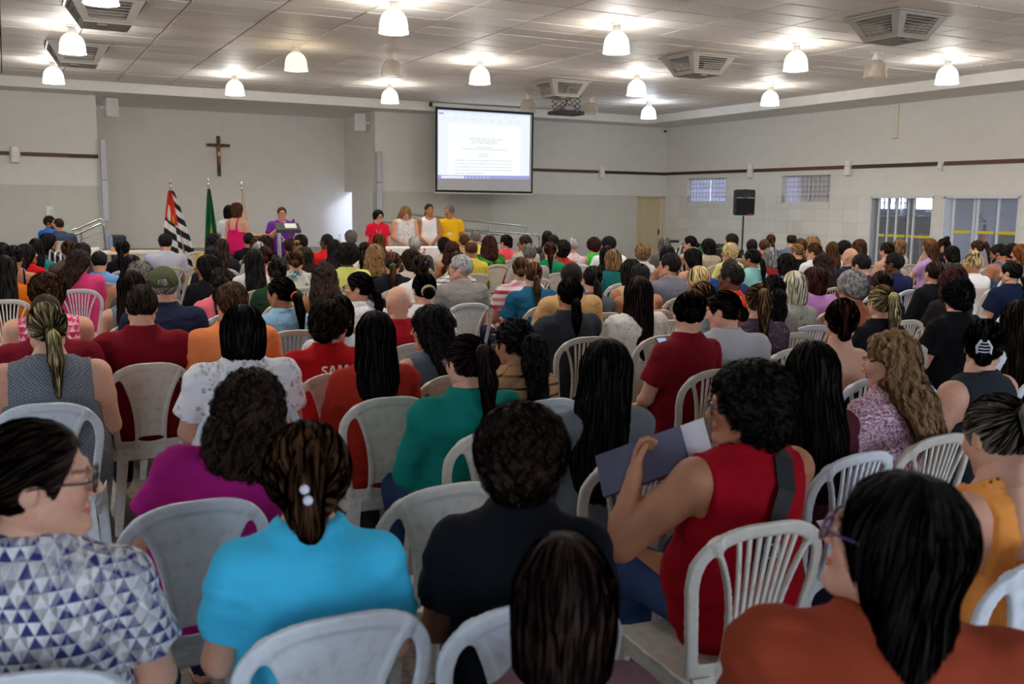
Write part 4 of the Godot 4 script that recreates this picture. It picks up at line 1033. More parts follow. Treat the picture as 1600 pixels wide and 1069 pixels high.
func right_wall(upper: Material) -> void:
	var o := Node3D.new()
	put(o, "wall_right", self)
	struct(o)
	var backing := mat("b9b5ac", 0.8)
	slab("upper_wall", Vector3(XR, 2.49, ZB), Vector3(XR + WT, CEIL + 0.2, ZF), upper, o)
	# between dado top and window heads
	for s in [[ZB, 16.05], [17.58, 19.59], [21.18, ZF]]:
		slab("upper_wall", Vector3(XR, 2.03, s[0]), Vector3(XR + WT, 2.49, s[1]), upper, o)
	# core behind the tiles: openings of windows (down to 1.85) and doors (0 to 2.03)
	for s in [[ZB, 11.47, 0.0, 2.03], [13.08, 13.31, 0.0, 2.03], [14.9, ZF, 0.0, 1.85], [14.9, 16.05, 1.85, 2.03], [17.58, 19.59, 1.85, 2.03], [21.18, ZF, 1.85, 2.03]]:
		slab("core", Vector3(XR + 0.012, s[2], s[0]), Vector3(XR + WT, s[3], s[1]), backing, o)
	var tm := []
	for k in 3:
		tm.append(mat(["dedcd4", "dad8d0", "e2e0d9"][k], 0.22))
	var rng := RandomNumberGenerator.new()
	rng.seed = 9
	var rows := 7
	var rh := 2.03 / rows
	var singles := 0
	var rest := new_st()
	var extra := 0
	for r in rows:
		var z := 10.6
		var y0 := r * rh
		while z < ZF - 0.02:
			var z1 := minf(z + 0.42, ZF)
			var pieces := [[z, z1]]
			# doors and windows cut the tiles
			var cuts := [[11.47, 13.08], [13.31, 14.9]]
			if y0 + rh > 1.85 and r == rows - 1:
				cuts += [[16.05, 17.58], [19.59, 21.18]]
			for c in cuts:
				var left := []
				for p in pieces:
					if p[1] <= c[0] or p[0] >= c[1]:
						left.append(p)
					else:
						if p[0] < c[0]:
							left.append([p[0], c[0]])
						if p[1] > c[1]:
							left.append([c[1], p[1]])
				pieces = left
			if r == rows - 1:
				# the strip of tile under each window
				for c in [[16.05, 17.58], [19.59, 21.18]]:
					var a := maxf(z, c[0])
					var b := minf(z1, c[1])
					if b - a > 0.02:
						slab("tile", Vector3(XR, y0 + 0.003, a + 0.002), Vector3(XR + 0.012, 1.85, b - 0.002), tm[rng.randi() % 3], o)
			for p in pieces:
				if p[1] - p[0] < 0.02:
					continue
				var lo := Vector3(XR, y0 + 0.003, p[0] + 0.002)
				var hi := Vector3(XR + 0.012, y0 + rh - 0.003, p[1] - 0.002)
				if r >= 2 and singles < 260:
					slab("tile", lo, hi, tm[rng.randi() % 3], o)
					singles += 1
				else:
					extra += 1
					box(rest, Vector3(lo.x + hi.x, lo.y + hi.y, -lo.z - hi.z) / 2, hi - lo)
			z = z1
	var ro := done("more_tiles", rest, tm[0], o)
	ro.set_meta("kind", "stuff")
	slab("lower_wall", Vector3(XR, 0, ZB), Vector3(XR + 0.012, 2.03, 10.6), tm[0], o)
	# windows: recessed frosted panes behind a white grille
	var n := 1
	for w in [[19.59, 21.18], [16.05, 17.58]]:
		var f := Node3D.new()
		put(f, "window_%d" % n, self)
		n += 1
		struct(f)
		var wm := mat("dcdad6", 0.5)
		slab("sill", Vector3(XR + 0.02, 1.85, w[0]), Vector3(XR + WT, 1.87, w[1]), wm, f)
		for e in [[1.865, 1.905], [2.455, 2.49]]:
			slab("frame", Vector3(XR + 0.12, e[0], w[0]), Vector3(XR + 0.16, e[1], w[1]), wm, f)
		for k in 3:
			var z := lerpf(w[0] + 0.015, w[1] - 0.015, k / 2.0)
			slab("frame", Vector3(XR + 0.12, 1.895, z - 0.02), Vector3(XR + 0.16, 2.465, z + 0.02), wm, f)
		var pm := StandardMaterial3D.new()
		if not mats.has("frosted"):
			pm.albedo_color = Color.html("d2d1d6")
			pm.backlight_enabled = true
			pm.backlight = Color.html("b4b4c2")
			pm.roughness = 0.6
			mats["frosted"] = pm
		for k in 2:
			for q in 5:
				var z0 := lerpf(w[0], w[1], k / 2.0) + 0.04
				var z1 := lerpf(w[0], w[1], (k + 1) / 2.0) - 0.04
				var y0 := 1.9 + q * 0.113
				slab("pane", Vector3(XR + 0.135, y0, z0), Vector3(XR + 0.142, y0 + 0.105, z1), mats["frosted"], f)
				slab("glazing_bar", Vector3(XR + 0.125, y0 + 0.105, z0), Vector3(XR + 0.15, y0 + 0.113, z1), mat("8c6a58", 0.6), f)
		for k in 12:
			var z := lerpf(w[0] + 0.06, w[1] - 0.06, k / 11.0)
			slab("grille_bar", Vector3(XR + 0.06, 1.87, z - 0.007), Vector3(XR + 0.074, 2.49, z + 0.007), wm, f)
		for k in 2:
			slab("grille_bar", Vector3(XR + 0.055, 2.06 + 0.21 * k, w[0]), Vector3(XR + 0.062, 2.075 + 0.21 * k, w[1]), wm, f)
	side_rooms()

func side_rooms() -> void:
	var alu := mat("d4d6da", 0.35, 0.5)
	var glass := StandardMaterial3D.new()
	glass.transparency = BaseMaterial3D.TRANSPARENCY_ALPHA
	glass.albedo_color = Color(0.85, 0.88, 0.95, 0.10)
	glass.roughness = 0.04
	var yellow := mat("cfc22a", 0.6)
	var dn := 3
	for d in [[13.31, 14.9, [14.72, 14.52, 14.26, 14.0, 13.83, 13.38], 1.18], [11.47, 13.08, [12.90, 12.48, 12.37, 11.97, 11.52], 1.31]]:
		var o := Node3D.new()
		put(o, "door_%d" % dn, self)
		dn += 1
		struct(o)
		var z0: float = d[0]
		var z1: float = d[1]
		slab("jamb", Vector3(XR - 0.005, 0, z1 - 0.05), Vector3(XR + WT, 2.0, z1), alu, o)
		slab("jamb", Vector3(XR - 0.005, 0, z0), Vector3(XR + WT, 2.0, z0 + 0.03), alu, o)
		slab("head", Vector3(XR - 0.005, 1.97, z0), Vector3(XR + WT, 2.03, z1), alu, o)
		var zs: Array = d[2]
		for k in zs.size():
			var z: float = zs[k]
			var x := XR + 0.07 + 0.04 * (k % 2)
			slab("stile", Vector3(x, 0, z - 0.02), Vector3(x + 0.035, 1.97, z + 0.02), alu, o)
			if k + 1 < zs.size():
				var za: float = zs[k + 1]
				slab("pane", Vector3(x + 0.014, 0.03, za + 0.02), Vector3(x + 0.020, 1.96, z - 0.02), glass, o)
				if z - za > 0.15:
					slab("safety_stripe", Vector3(x + 0.008, d[3], za + 0.02), Vector3(x + 0.013, d[3] + 0.055, z - 0.02), yellow, o)
	# the room beyond the right-hand door: its side wall carries hooks and an extinguisher, the day comes in from its near end
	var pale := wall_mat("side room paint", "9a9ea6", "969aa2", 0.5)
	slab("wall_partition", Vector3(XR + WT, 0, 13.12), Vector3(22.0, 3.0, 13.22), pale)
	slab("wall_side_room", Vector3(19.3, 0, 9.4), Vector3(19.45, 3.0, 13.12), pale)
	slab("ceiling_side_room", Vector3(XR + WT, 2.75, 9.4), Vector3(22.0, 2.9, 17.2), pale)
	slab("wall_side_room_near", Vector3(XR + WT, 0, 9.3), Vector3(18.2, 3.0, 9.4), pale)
	# the kitchen beyond the left-hand door, with two windows in its end wall
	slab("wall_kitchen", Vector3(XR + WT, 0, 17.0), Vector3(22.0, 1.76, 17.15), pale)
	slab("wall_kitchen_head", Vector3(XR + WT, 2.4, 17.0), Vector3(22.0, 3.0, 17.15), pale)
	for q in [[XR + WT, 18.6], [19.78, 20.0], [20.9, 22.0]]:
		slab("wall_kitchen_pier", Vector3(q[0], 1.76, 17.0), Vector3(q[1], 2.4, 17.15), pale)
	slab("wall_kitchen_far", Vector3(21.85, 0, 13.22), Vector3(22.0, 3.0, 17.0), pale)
	slab("yard_floor", Vector3(XR + WT, -0.2, 9.0), Vector3(24.0, 0.0, 17.2), mat("a8a49c", 0.8))
	var wn := Node3D.new()
	put(wn, "window_3", self)
	struct(wn)
	for k in 7:
		slab("frame", Vector3(18.6 + k * 0.19, 1.76, 17.04), Vector3(18.63 + k * 0.19, 2.4, 17.08), mat("cfcdd4", 0.5), wn)
	for y in [1.90, 2.10]:
		slab("frame", Vector3(18.6, y, 17.04), Vector3(19.78, y + 0.02, 17.08), mat("cfcdd4", 0.5), wn)
	var k := thing("kitchen_shelf", "pale shelf over dark cupboards seen through the left sliding door", "shelf", Vector3.ZERO)
	part("shelf_board", Vector3(18.2, 1.56, 16.3), Vector3(19.98, 1.60, 16.95), 0.006, mat("d8d4da", 0.4), k)
	for q in 4:
		part("cupboard_door", Vector3(18.25 + q * 0.43, 0.7, 16.36), Vector3(18.64 + q * 0.43, 1.52, 16.40), 0.006, mat(["8a7478", "766a70", "8a4a4c", "7a6c72"][q], 0.5), k)
	part("carcass", Vector3(18.22, 0, 16.40), Vector3(19.96, 1.56, 16.92), 0.004, mat("3c3034", 0.7), k)
	k = thing("steam_pan", "pale cooking pan standing on the kitchen shelf", "pan", Vector3(19.2, 1.602, -16.5))
	done("pan", lathed([[0.0, 0.0], [0.17, 0.0], [0.18, 0.02], [0.18, 0.16], [0.17, 0.17], [0.0, 0.17]]), mat("c2bcc0", 0.35), k)
	done("lid_knob", lathed([[0.0, 0.17], [0.03, 0.175], [0.03, 0.20], [0.0, 0.205]]), mat("3a3a3c", 0.5), k)
	var f := thing("fridge", "grey upright fridge seen through the left sliding door", "fridge", Vector3.ZERO)
	part("body", Vector3(20.1, 0, 16.1), Vector3(20.95, 1.72, 16.8), 0.02, mat("8a8c98", 0.35), f)
	part("handle", Vector3(20.14, 0.9, 16.06), Vector3(20.17, 1.4, 16.1), 0.005, mat("b0b0b4", 0.3), f)
	var t := thing("white_board", "white board leaning behind the left sliding door", "board", Vector3(19.05, 0, -15.6))
	var bm := boxed("panel", Vector3(0, 0.6, 0), Vector3(0.75, 1.2, 0.03), 0.004, mat("c0c3d0", 0.5), t)
	bm.rotation.x = -0.08
	boxed("foot", Vector3(0, 0.015, 0), Vector3(0.6, 0.03, 0.25), 0.004, mat("8a8a90", 0.5), t)
	var bin := thing("waste_bin", "green plastic bin behind the right sliding door", "bin", Vector3(18.2, 0, -12.75))
	boxed("body", Vector3(0, 0.62, 0), Vector3(0.62, 1.24, 0.6), 0.04, mat("1f6e5c", 0.5), bin)
	boxed("lid", Vector3(0, 1.28, 0), Vector3(0.66, 0.06, 0.64), 0.02, mat("1a5c4e", 0.5), bin)
	var ex := thing("fire_extinguisher", "red fire extinguisher on the wall behind the right sliding door", "extinguisher", Vector3(17.36, 1.0, -13.03))
	var st := new_st()
	lathe(st, [[0.0, 0.0], [0.07, 0.0], [0.075, 0.03], [0.075, 0.30], [0.05, 0.36], [0.02, 0.39], [0.0, 0.39]], 16)
	done("cylinder", st, mat("a81c22", 0.35), ex)
	boxed("valve", Vector3(0, 0.43, 0), Vector3(0.05, 0.08, 0.05), 0.008, mat("1c1c1e", 0.5), ex)
	var co := thing("coat_hanger", "black coat hanger on the wall behind the right sliding door", "hanger", Vector3(17.29, 1.52, -13.1))
	st = new_st()
	tube(st, [Vector3(-0.2, 0, 0), Vector3(0, 0.09, 0), Vector3(0.2, 0, 0), Vector3(-0.2, 0, 0)], 0.012, 6)
	done("bar", st, mat("1e1e22", 0.5), co)
	st = new_st()
	tube(st, [Vector3(0, 0.09, 0), Vector3(0.0, 0.15, 0), Vector3(0.04, 0.17, 0)], 0.008, 6)
	done("hook", st, mat("1e1e22", 0.5), co)

func corner_door() -> void:
	var o := Node3D.new()
	put(o, "door_1", self)
	struct(o)
	var wood := mat("c9b894", 0.6)
	var n := 9
	for k in n:
		var a := lerpf(15.30, 16.06, k / float(n))
		var b := lerpf(15.30, 16.06, (k + 1) / float(n))
		slab("plank", Vector3(a + 0.002, 0.01, ZF + 0.04), Vector3(b - 0.002, 1.995, ZF + 0.075), wood, o)
	slab("frame", Vector3(15.24, 0, ZF - 0.01), Vector3(15.29, 2.02, ZF + 0.1), wood, o)
	slab("frame", Vector3(16.07, 0, ZF - 0.01), Vector3(16.13, 2.02, ZF + 0.1), wood, o)
	slab("frame", Vector3(15.24, 1.98, ZF - 0.01), Vector3(16.13, 2.02, ZF + 0.1), wood, o)
	slab("handle", Vector3(15.98, 0.98, ZF + 0.02), Vector3(16.02, 1.12, ZF + 0.04), mat("2c2a28", 0.4), o)

func rails() -> void:
	# the wooden picture rail around the hall, in lengths between white boxes
	var wood := StandardMaterial3D.new()
	wood.albedo_texture = noise_tex("rail wood", 0.03, 4, ramp([[0.0, "3a2117"], [0.5, "5e3826"], [1.0, "70452f"]]))
	wood.uv1_triplanar = true
	wood.uv1_scale = Vector3(1.2, 14, 1.2)
	wood.roughness = 0.55
	var dark := mat("3c2721", 0.6)
	var i := 0
	for s in [[XL, 0.10, 2.605, wood], [0.30, 1.18, 2.60, wood], [1.18, SX0, 2.595, dark], [11.0, 13.96, 2.60, wood], [14.14, XR, 2.595, dark]]:
		struct(slab("trim_%d" % (i + 4), Vector3(s[0], s[2], ZF - 0.025), Vector3(s[1], s[2] + 0.075, ZF), s[3]))
		i += 1
	i = 0
	for s in [[18.74, ZF, dark], [15.63, 18.56, wood], [13.28, 15.44, dark], [ZB, 13.12, wood]]:
		struct(slab("trim_%d" % (i + 9), Vector3(XR - 0.025, 2.60, s[0]), Vector3(XR, 2.675, s[1]), s[2]))
		i += 1
	# white boxes on the rail
	var wm := mat("e9e7e2", 0.45)
	for b in [[0.20, "white emergency light box on the wooden rail at the far left", true], [14.05, "white emergency light box on the wooden rail right of the screen", true], [18.65, "white emergency light box on the rail above the loudspeaker", false], [15.53, "white emergency light box on the rail right of the second window", false]]:
		var at := Vector3(b[0], 2.46, -ZF) if b[2] else Vector3(XR, 2.46, -b[0])
		var t := thing("emergency_light", b[1], "light box", at, 0.0 if b[2] else -PI / 2, "white boxes on the wooden rail")
		boxed("base", Vector3(0, 0.10, 0.045), Vector3(0.15, 0.20, 0.09), 0.012, wm, t)
		boxed("lamp_cover", Vector3(0, 0.26, 0.04), Vector3(0.13, 0.12, 0.08), 0.012, mat("f2f0ea", 0.3), t)
	var t := thing("junction_box", "small knotted white cable box on the rail above the sliding doors", "box", Vector3(XR, 2.52, -13.2), -PI / 2)
	boxed("box", Vector3(0, 0.07, 0.03), Vector3(0.10, 0.13, 0.06), 0.02, wm, t)
	boxed("plug", Vector3(0.03, 0.0, 0.04), Vector3(0.05, 0.05, 0.05), 0.015, wm, t)
	t = thing("cable_cover", "flat cream cable cover hanging from the soffit on the right wall", "cable cover", Vector3(XR, 3.18, -14.35), -PI / 2)
	boxed("channel", Vector3(0, 0.34, 0.015), Vector3(0.11, 0.68, 0.03), 0.006, mat("dad6c4", 0.6), t)
	boxed("end_cap", Vector3(0, 0.01, 0.02), Vector3(0.14, 0.02, 0.04), 0.004, mat("d2ceba", 0.6), t)
	t = thing("wall_socket", "white wall socket above the man in bright blue shirt", "socket", Vector3(0.77, 1.42, -ZF))
	boxed("plate", Vector3(0, 0.09, 0.02), Vector3(0.13, 0.18, 0.04), 0.01, wm, t)
	boxed("switch", Vector3(0.03, 0.08, 0.045), Vector3(0.04, 0.08, 0.015), 0.004, mat("cfccc6", 0.4), t)
	t = thing("fuse_panel", "cream wall panel behind the flags", "panel", Vector3(4.6, 0.9, -ZS))
	boxed("door", Vector3(0, 0.13, 0.015), Vector3(0.25, 0.26, 0.03), 0.004, mat("c6bfa6", 0.6), t)
	boxed("knob", Vector3(0.0, 0.11, 0.035), Vector3(0.03, 0.05, 0.02), 0.005, mat("7d7450", 0.5), t)
	t = thing("security_camera", "tiny black camera in the corner of the hall", "camera", Vector3(16.0, 3.72, -22.03))
	boxed("bracket", Vector3(0.05, 0.05, -0.04), Vector3(0.03, 0.03, 0.1), 0.004, mat("d0d0d0", 0.5), t)
	boxed("housing", Vector3(0, 0.05, 0.03), Vector3(0.06, 0.06, 0.09), 0.015, mat("1a1a1c", 0.3), t)
# ---------------------------------------------------------------- fittings and furniture
func lamp(x: float, z: float, on: float, label: String, tint := "fffaf3") -> void:
	var t := thing("pendant_lamp", label, "lamp", Vector3(x, CEIL, -z), 0.0, "bell-shaped ceiling lamps")
	if not cache.has("lamp_rose"):
		var st := new_st()
		lathe(st, [[0.0, -0.022], [0.075, -0.022], [0.085, -0.012], [0.088, 0.0]], 20)
		cache.lamp_rose = st.commit()
		st = new_st()
		lathe(st, [[0.0, -0.125], [0.066, -0.125], [0.074, -0.112], [0.058, -0.085], [0.046, -0.04], [0.052, -0.01], [0.052, 0.0]], 20)
		cache.lamp_cap = st.commit()
		st = new_st()
		var prof := []
		for k in 13:
			var a := k / 12.0
			prof.append([0.168 * (1.0 - 0.10 * a - 0.42 * pow(a, 4.5)), -0.355 + 0.24 * a])
		prof.push_front([0.176, -0.360])
		prof.push_front([0.172, -0.366])
		lathe(st, prof, 96, Vector3.ZERO, 0.012, 32)
		cache.lamp_shade = st.commit()
		st = new_st()
		lathe(st, [[0.0, -0.27], [0.035, -0.265], [0.045, -0.23], [0.035, -0.19], [0.02, -0.13], [0.0, -0.13]], 14)
		cache.lamp_bulb = st.commit()
	add("ceiling_rose", cache.lamp_rose, mat("d9d4cc", 0.5), t)
	add("cap", cache.lamp_cap, mat("e2dcd6", 0.4), t)
	var sm := StandardMaterial3D.new()
	var key := "shade %s %s" % [on, tint]
	if not mats.has(key):
		if on > 0.0:
			sm.albedo_color = Color.html("f4efe6")
			sm.roughness = 0.3
			sm.emission_enabled = true
			sm.emission = Color.html(tint)
			sm.emission_energy_multiplier = 1.6 * on
		else:
			sm.transparency = BaseMaterial3D.TRANSPARENCY_ALPHA
			sm.albedo_color = Color(0.80, 0.73, 0.64, 0.45)
			sm.roughness = 0.12
		mats[key] = sm
	add("shade", cache.lamp_shade, mats[key], t)
	add("bulb", cache.lamp_bulb, mat("ece8e0", 0.3), t)
	if on > 0.0:
		var l := OmniLight3D.new()
		l.name = "lamp_light"
		l.position = Vector3(0, -0.29, 0)
		l.light_color = Color.html(tint)
		l.light_energy = LAMP * 0.46 * on
		l.light_size = 0.10
		l.omni_range = 40.0
		l.omni_attenuation = 2.0
		l.shadow_enabled = true
		t.add_child(l)
		# the ribbed glass throws more light down than up
		var d := SpotLight3D.new()
		d.name = "lamp_beam"
		d.position = Vector3(0, -0.30, 0)
		d.rotation.x = -PI / 2
		d.spot_angle = 82.0
		d.spot_angle_attenuation = 1.0
		d.spot_range = 40.0
		d.spot_attenuation = 2.0
		d.light_color = Color.html(tint)
		d.light_energy = LAMP * 0.85 * on
		d.light_size = 0.10
		d.shadow_enabled = true
		t.add_child(d)

func lamps() -> void:
	for a in [
		[0.90, 14.72, 1.0, "lit bell lamp in front of the left-hand ceiling diffuser"],
		[3.95, 14.75, 0.35, "dim yellowish bell lamp above the crucifix side"],
		[5.43, 14.66, 0.0, "unlit clear bell lamp in the middle of the ceiling left of the screen"],
		[6.96, 14.70, 1.0, "lit bell lamp just above the projection screen"],
		[10.03, 14.69, 1.0, "lit bell lamp between the two middle ceiling diffusers"],
		[13.10, 14.68, 1.0, "lit bell lamp above the first barred window"],
		[0.82, 18.62, 1.0, "lit bell lamp at the far left edge near the front beam"],
		[3.86, 18.72, 1.0, "lit bell lamp above the crucifix by the front beam"],
		[6.79, 18.45, 1.0, "lit bell lamp above the small wall speaker left of the screen"],
		[9.89, 18.50, 0.0, "unlit clear bell lamp in front of the screen's right corner"],
		[11.31, 18.30, 0.0, "unlit clear bell lamp right of the projector lift"],
		[12.87, 18.35, 1.0, "lit bluish bell lamp nearest the corner of the hall"],
		[0.95, 10.9, 1.0, "lit bell lamp cut by the top picture edge at upper left"],
		[4.08, 10.95, 1.0, "large lit bell lamp at the top centre left"],
		[7.07, 10.84, 1.0, "large lit bell lamp at the top centre right"],
		[10.11, 10.83, 1.0, "large lit bell lamp left of the right-hand ceiling diffuser"],
		[11.64, 10.78, 0.0, "unlit amber bell lamp below the right-hand ceiling diffuser"],
		[13.10, 10.70, 1.0, "lit bell lamp at the far right above the sliding doors"]]:
		lamp(a[0], a[1], a[2], a[3], "e4efff" if a[3].contains("bluish") else "ffeecb" if a[3].contains("yellowish") else "fffaf3")
	# the rows above and behind the camera
	var nth := ["first", "second", "third", "fourth", "fifth", "sixth"]
	for k in 6:
		lamp(-2.15 + 3.05 * k, 6.4, 1.0, "lit bell lamp above the camera, %s of its row from the left" % nth[k])

func diffuser(x: float, z: float, label: String) -> void:
	var t := thing("air_diffuser", label, "air vent", Vector3(x, CEIL - 0.004, -z), 0.0, "ceiling air diffusers")
	var grey := mat("a39e97", 0.5)
	var up := 0.41
	var lo := 0.265
	var hgt := 0.27
	if not cache.has("diff_body"):
		var st := new_st()
		box(st, Vector3(0, -0.012, 0), Vector3(up * 2 + 0.06, 0.024, up * 2 + 0.06), 0.004)
		cache.diff_flange = st.commit()
		st = new_st()
		# four sloped frames with an opening each
		for k in 4:
			var b := Basis(Vector3.UP, k * PI / 2)
			var A := Vector3(-up, -0.02, up)
			var B := Vector3(up, -0.02, up)
			var C := Vector3(lo, -hgt, lo)
			var D := Vector3(-lo, -hgt, lo)
			var n := (B - A).cross(D - A).normalized() * -1.0
			if n.z < 0:
				n = -n
			var P := func(u: float, v: float) -> Vector3: return A.lerp(B, u).lerp(D.lerp(C, u), v)
			var us := [0.0, 0.15, 0.85, 1.0]
			var vs := [0.0, 0.13, 0.87, 1.0]
			for i in 3:
				for q in 3:
					if i == 1 and q == 1:
						continue
					quad(st, [b * P.call(us[i], vs[q]), b * P.call(us[i + 1], vs[q]), b * P.call(us[i + 1], vs[q + 1]), b * P.call(us[i], vs[q + 1])], b * n)
			# reveal of the opening
			var inn := -n * 0.05
			var c4 := [P.call(0.15, 0.13), P.call(0.85, 0.13), P.call(0.85, 0.87), P.call(0.15, 0.87)]
			for i in 4:
				var p0: Vector3 = c4[i]
				var p1: Vector3 = c4[(i + 1) % 4]
				quad(st, [b * p0, b * p1, b * (p1 + inn), b * (p0 + inn)], b * ((c4[0] + c4[2]) / 2 - (p0 + p1) / 2).normalized())
		box(st, Vector3(0, -hgt - 0.01, 0), Vector3(lo * 2, 0.02, lo * 2), 0.003)
		cache.diff_body = st.commit()
		for q in 6:
			st = new_st()
			var v := 0.20 + q * 0.12
			var w := lerpf(up, lo, v) * 0.70
			var c := Vector3(0, lerpf(-0.02, -hgt, v), lerpf(up, lo, v) - 0.02)
			box(st, Vector3.ZERO, Vector3(w * 2, 0.005, 0.026), 0.001, Transform3D(Basis(Vector3.RIGHT, 0.5), c))
			cache["diff_slat%d" % q] = st.commit()
	add("flange", cache.diff_flange, grey, t)
	add("housing", cache.diff_body, grey, t)
	for k in 4:
		for q in 6:
			var s := add("slat", cache["diff_slat%d" % q], mat("b3ada4", 0.4), t)
			s.rotation.y = k * PI / 2
	boxed("control_box", Vector3(-0.06, -hgt - 0.035, lo - 0.06), Vector3(0.12, 0.035, 0.09), 0.006, mat("6a675f", 0.5), t)

func tripod_legs(t: Node3D, m: Material, h: float, spread: float) -> void:
	for k in 3:
		var a := TAU * k / 3.0 + 0.5
		var st := new_st()
		tube(st, [Vector3(0, h, 0), Vector3(cos(a) * spread, 0.015, sin(a) * spread)], 0.014, 8)
		var o := done("leg", st, m, t)
		var fs := new_st()
		lathe(fs, [[0.0, 0.0], [0.02, 0.0], [0.02, 0.03], [0.0, 0.03]], 10, Vector3(cos(a) * spread, 0, sin(a) * spread))
		done("rubber_foot", fs, mat("141414", 0.9), o)

func furniture() -> void:
	# projection screen
	var t := thing("projection_screen", "pull-down projection screen with black border showing a text document", "screen", Vector3(10.155, 0, -21.1))
	var w := 2.57
	var y0 := 2.02
	var y1 := 3.95
	boxed("case", Vector3(0.02, 4.0, 0), Vector3(2.82, 0.09, 0.1), 0.02, mat("d6d4d0", 0.4), t)
	boxed("end_cap", Vector3(-1.40, 4.0, 0), Vector3(0.06, 0.10, 0.11), 0.02, mat("1c1c1e", 0.5), t)
	var st := new_st()
	box(st, Vector3(0, (y0 + y1) / 2, -0.004), Vector3(w, y1 - y0, 0.006))
	done("border", st, mat("121214", 0.7), t)
	boxed("weight_bar", Vector3(0, y0 - 0.02, 0), Vector3(w + 0.06, 0.03, 0.03), 0.008, mat("cfcdc8", 0.4), t)
	boxed("cloth", Vector3(0, (y0 + y1) / 2, 0.001), Vector3(w - 0.10, y1 - y0 - 0.10, 0.006), 0.0, mat("c9c9c8", 0.9), t)
	st = new_st()
	# the lit picture: its lower edge slopes as the projector stands askew
	quad(st, [Vector3(-w / 2 + 0.06, 2.325, 0.006), Vector3(w / 2 - 0.10, 2.36, 0.006), Vector3(w / 2 - 0.10, y1 - 0.055, 0.006), Vector3(-w / 2 + 0.06, y1 - 0.055, 0.006)], Vector3(0, 0, 1), Transform3D.IDENTITY, true)
	var sm := StandardMaterial3D.new()
	sm.albedo_color = Color.html("202020")
	sm.emission_enabled = true
	sm.emission_texture = page()
	sm.emission_energy_multiplier = SCREEN
	sm.texture_repeat = false
	sm.roughness = 0.9
	done("lit_picture", st, sm, t)
	# projector lift
	t = thing("projector_lift", "black scissor lift holding a projector below the ceiling", "projector lift", Vector3(10.12, 0, -17.3))
	var blk := mat("1f1f22", 0.5)
	boxed("ceiling_plate", Vector3(0, CEIL - 0.02, 0), Vector3(0.55, 0.04, 0.35), 0.004, blk, t)
	boxed("platform", Vector3(0, 3.585, 0), Vector3(0.62, 0.07, 0.42), 0.008, blk, t)
	for s in [-1, 1]:
		for k in 4:
			var a := 3.62 + k * 0.10
			for d in [-1, 1]:
				for z in [0.15, -0.15]:
					st = new_st()
					tube(st, [Vector3(0.17 * s - 0.08 * d, a, z), Vector3(0.17 * s + 0.08 * d, a + 0.10, z)], 0.007, 6)
					done("scissor_arm", st, blk, t)
	st = new_st()
	tube(st, [Vector3(-0.10, 3.64, 0.1), Vector3(-0.06, 3.8, 0.12), Vector3(-0.02, CEIL - 0.03, 0.1)], 0.012, 6)
	done("cable", st, blk, t)
	t = thing("projector", "white projector standing on the black scissor lift", "projector", Vector3(10.12, 3.621, -17.3))
	boxed("body", Vector3(0, 0.06, 0), Vector3(0.34, 0.11, 0.28), 0.02, mat("8d8c8a", 0.4), t)
	st = new_st()
	tube(st, [Vector3(0.06, 0.06, -0.13), Vector3(0.06, 0.06, -0.17)], 0.035, 14)
	done("lens_ring", st, blk, t)
	# crucifix
	t = thing("crucifix", "dark wooden crucifix with pale figure on the stage wall", "crucifix", Vector3(4.62, 2.35, -ZS))
	var cw := mat("3a2218", 0.5)
	boxed("upright", Vector3(0, 0.475, 0.03), Vector3(0.075, 0.95, 0.05), 0.006, cw, t)
	boxed("crossbar", Vector3(0, 0.73, 0.035), Vector3(0.54, 0.07, 0.05), 0.006, cw, t)
	boxed("title_plate", Vector3(0, 0.86, 0.06), Vector3(0.09, 0.035, 0.01), 0.002, mat("6a4a30", 0.6), t)
	var g := Grid.new(Vector3(-0.27, 0.2, 0.03), Vector3(0.27, 0.85, 0.16), 0.008)
	g.ell(Vector3(0.008, 0.765, 0.085), Vector3(0.024, 0.032, 0.028), 0.01)
	g.cone(Vector3(0, 0.70, 0.075), Vector3(0, 0.56, 0.075), 0.034, 0.026, 0.01)
	for s in [-1, 1]:
		g.cone(Vector3(0.03 * s, 0.695, 0.075), Vector3(0.12 * s, 0.70, 0.075), 0.015, 0.012, 0.01)
		g.cone(Vector3(0.12 * s, 0.70, 0.075), Vector3(0.22 * s, 0.73, 0.07), 0.012, 0.009, 0.01)
		g.cone(Vector3(0.018 * s, 0.54, 0.075), Vector3(0.016 * s, 0.40, 0.10), 0.022, 0.016, 0.01)
		g.cone(Vector3(0.016 * s, 0.40, 0.10), Vector3(0.004 * s, 0.26, 0.07), 0.016, 0.010, 0.01)
	add("figure", to_mesh(g.nets()), mat("a5623e", 0.6), t)
	g = Grid.new(Vector3(-0.06, 0.44, 0.03), Vector3(0.06, 0.6, 0.14), 0.007)
	g.cone(Vector3(0, 0.56, 0.075), Vector3(0, 0.50, 0.08), 0.032, 0.038, 0.01)
	add("loincloth", to_mesh(g.nets()), mat("d6cdbb", 0.8), t)
	# wall loudspeakers
	for s in [[2.05, 3.46, 0.25, "white wall loudspeaker at the left edge of the stage recess"], [7.5, 3.42, -0.35, "white wall loudspeaker at the right edge of the stage recess"]]:
		t = thing("wall_speaker", s[3], "loudspeaker", Vector3(s[0], s[1], -ZF - 0.28), s[2], "white wall loudspeakers")
		boxed("cabinet", Vector3(0, 0.2, 0), Vector3(0.26, 0.40, 0.22), 0.02, mat("e6e4e0", 0.5), t)
		boxed("grille", Vector3(0, 0.2, 0.112), Vector3(0.22, 0.36, 0.006), 0.002, mat("d4d3d2", 0.8), t)
		boxed("bracket", Vector3(-0.17 if s[2] > 0 else 0.17, 0.2, -0.02), Vector3(0.10, 0.05, 0.05), 0.008, mat("dad8d4", 0.5), t)
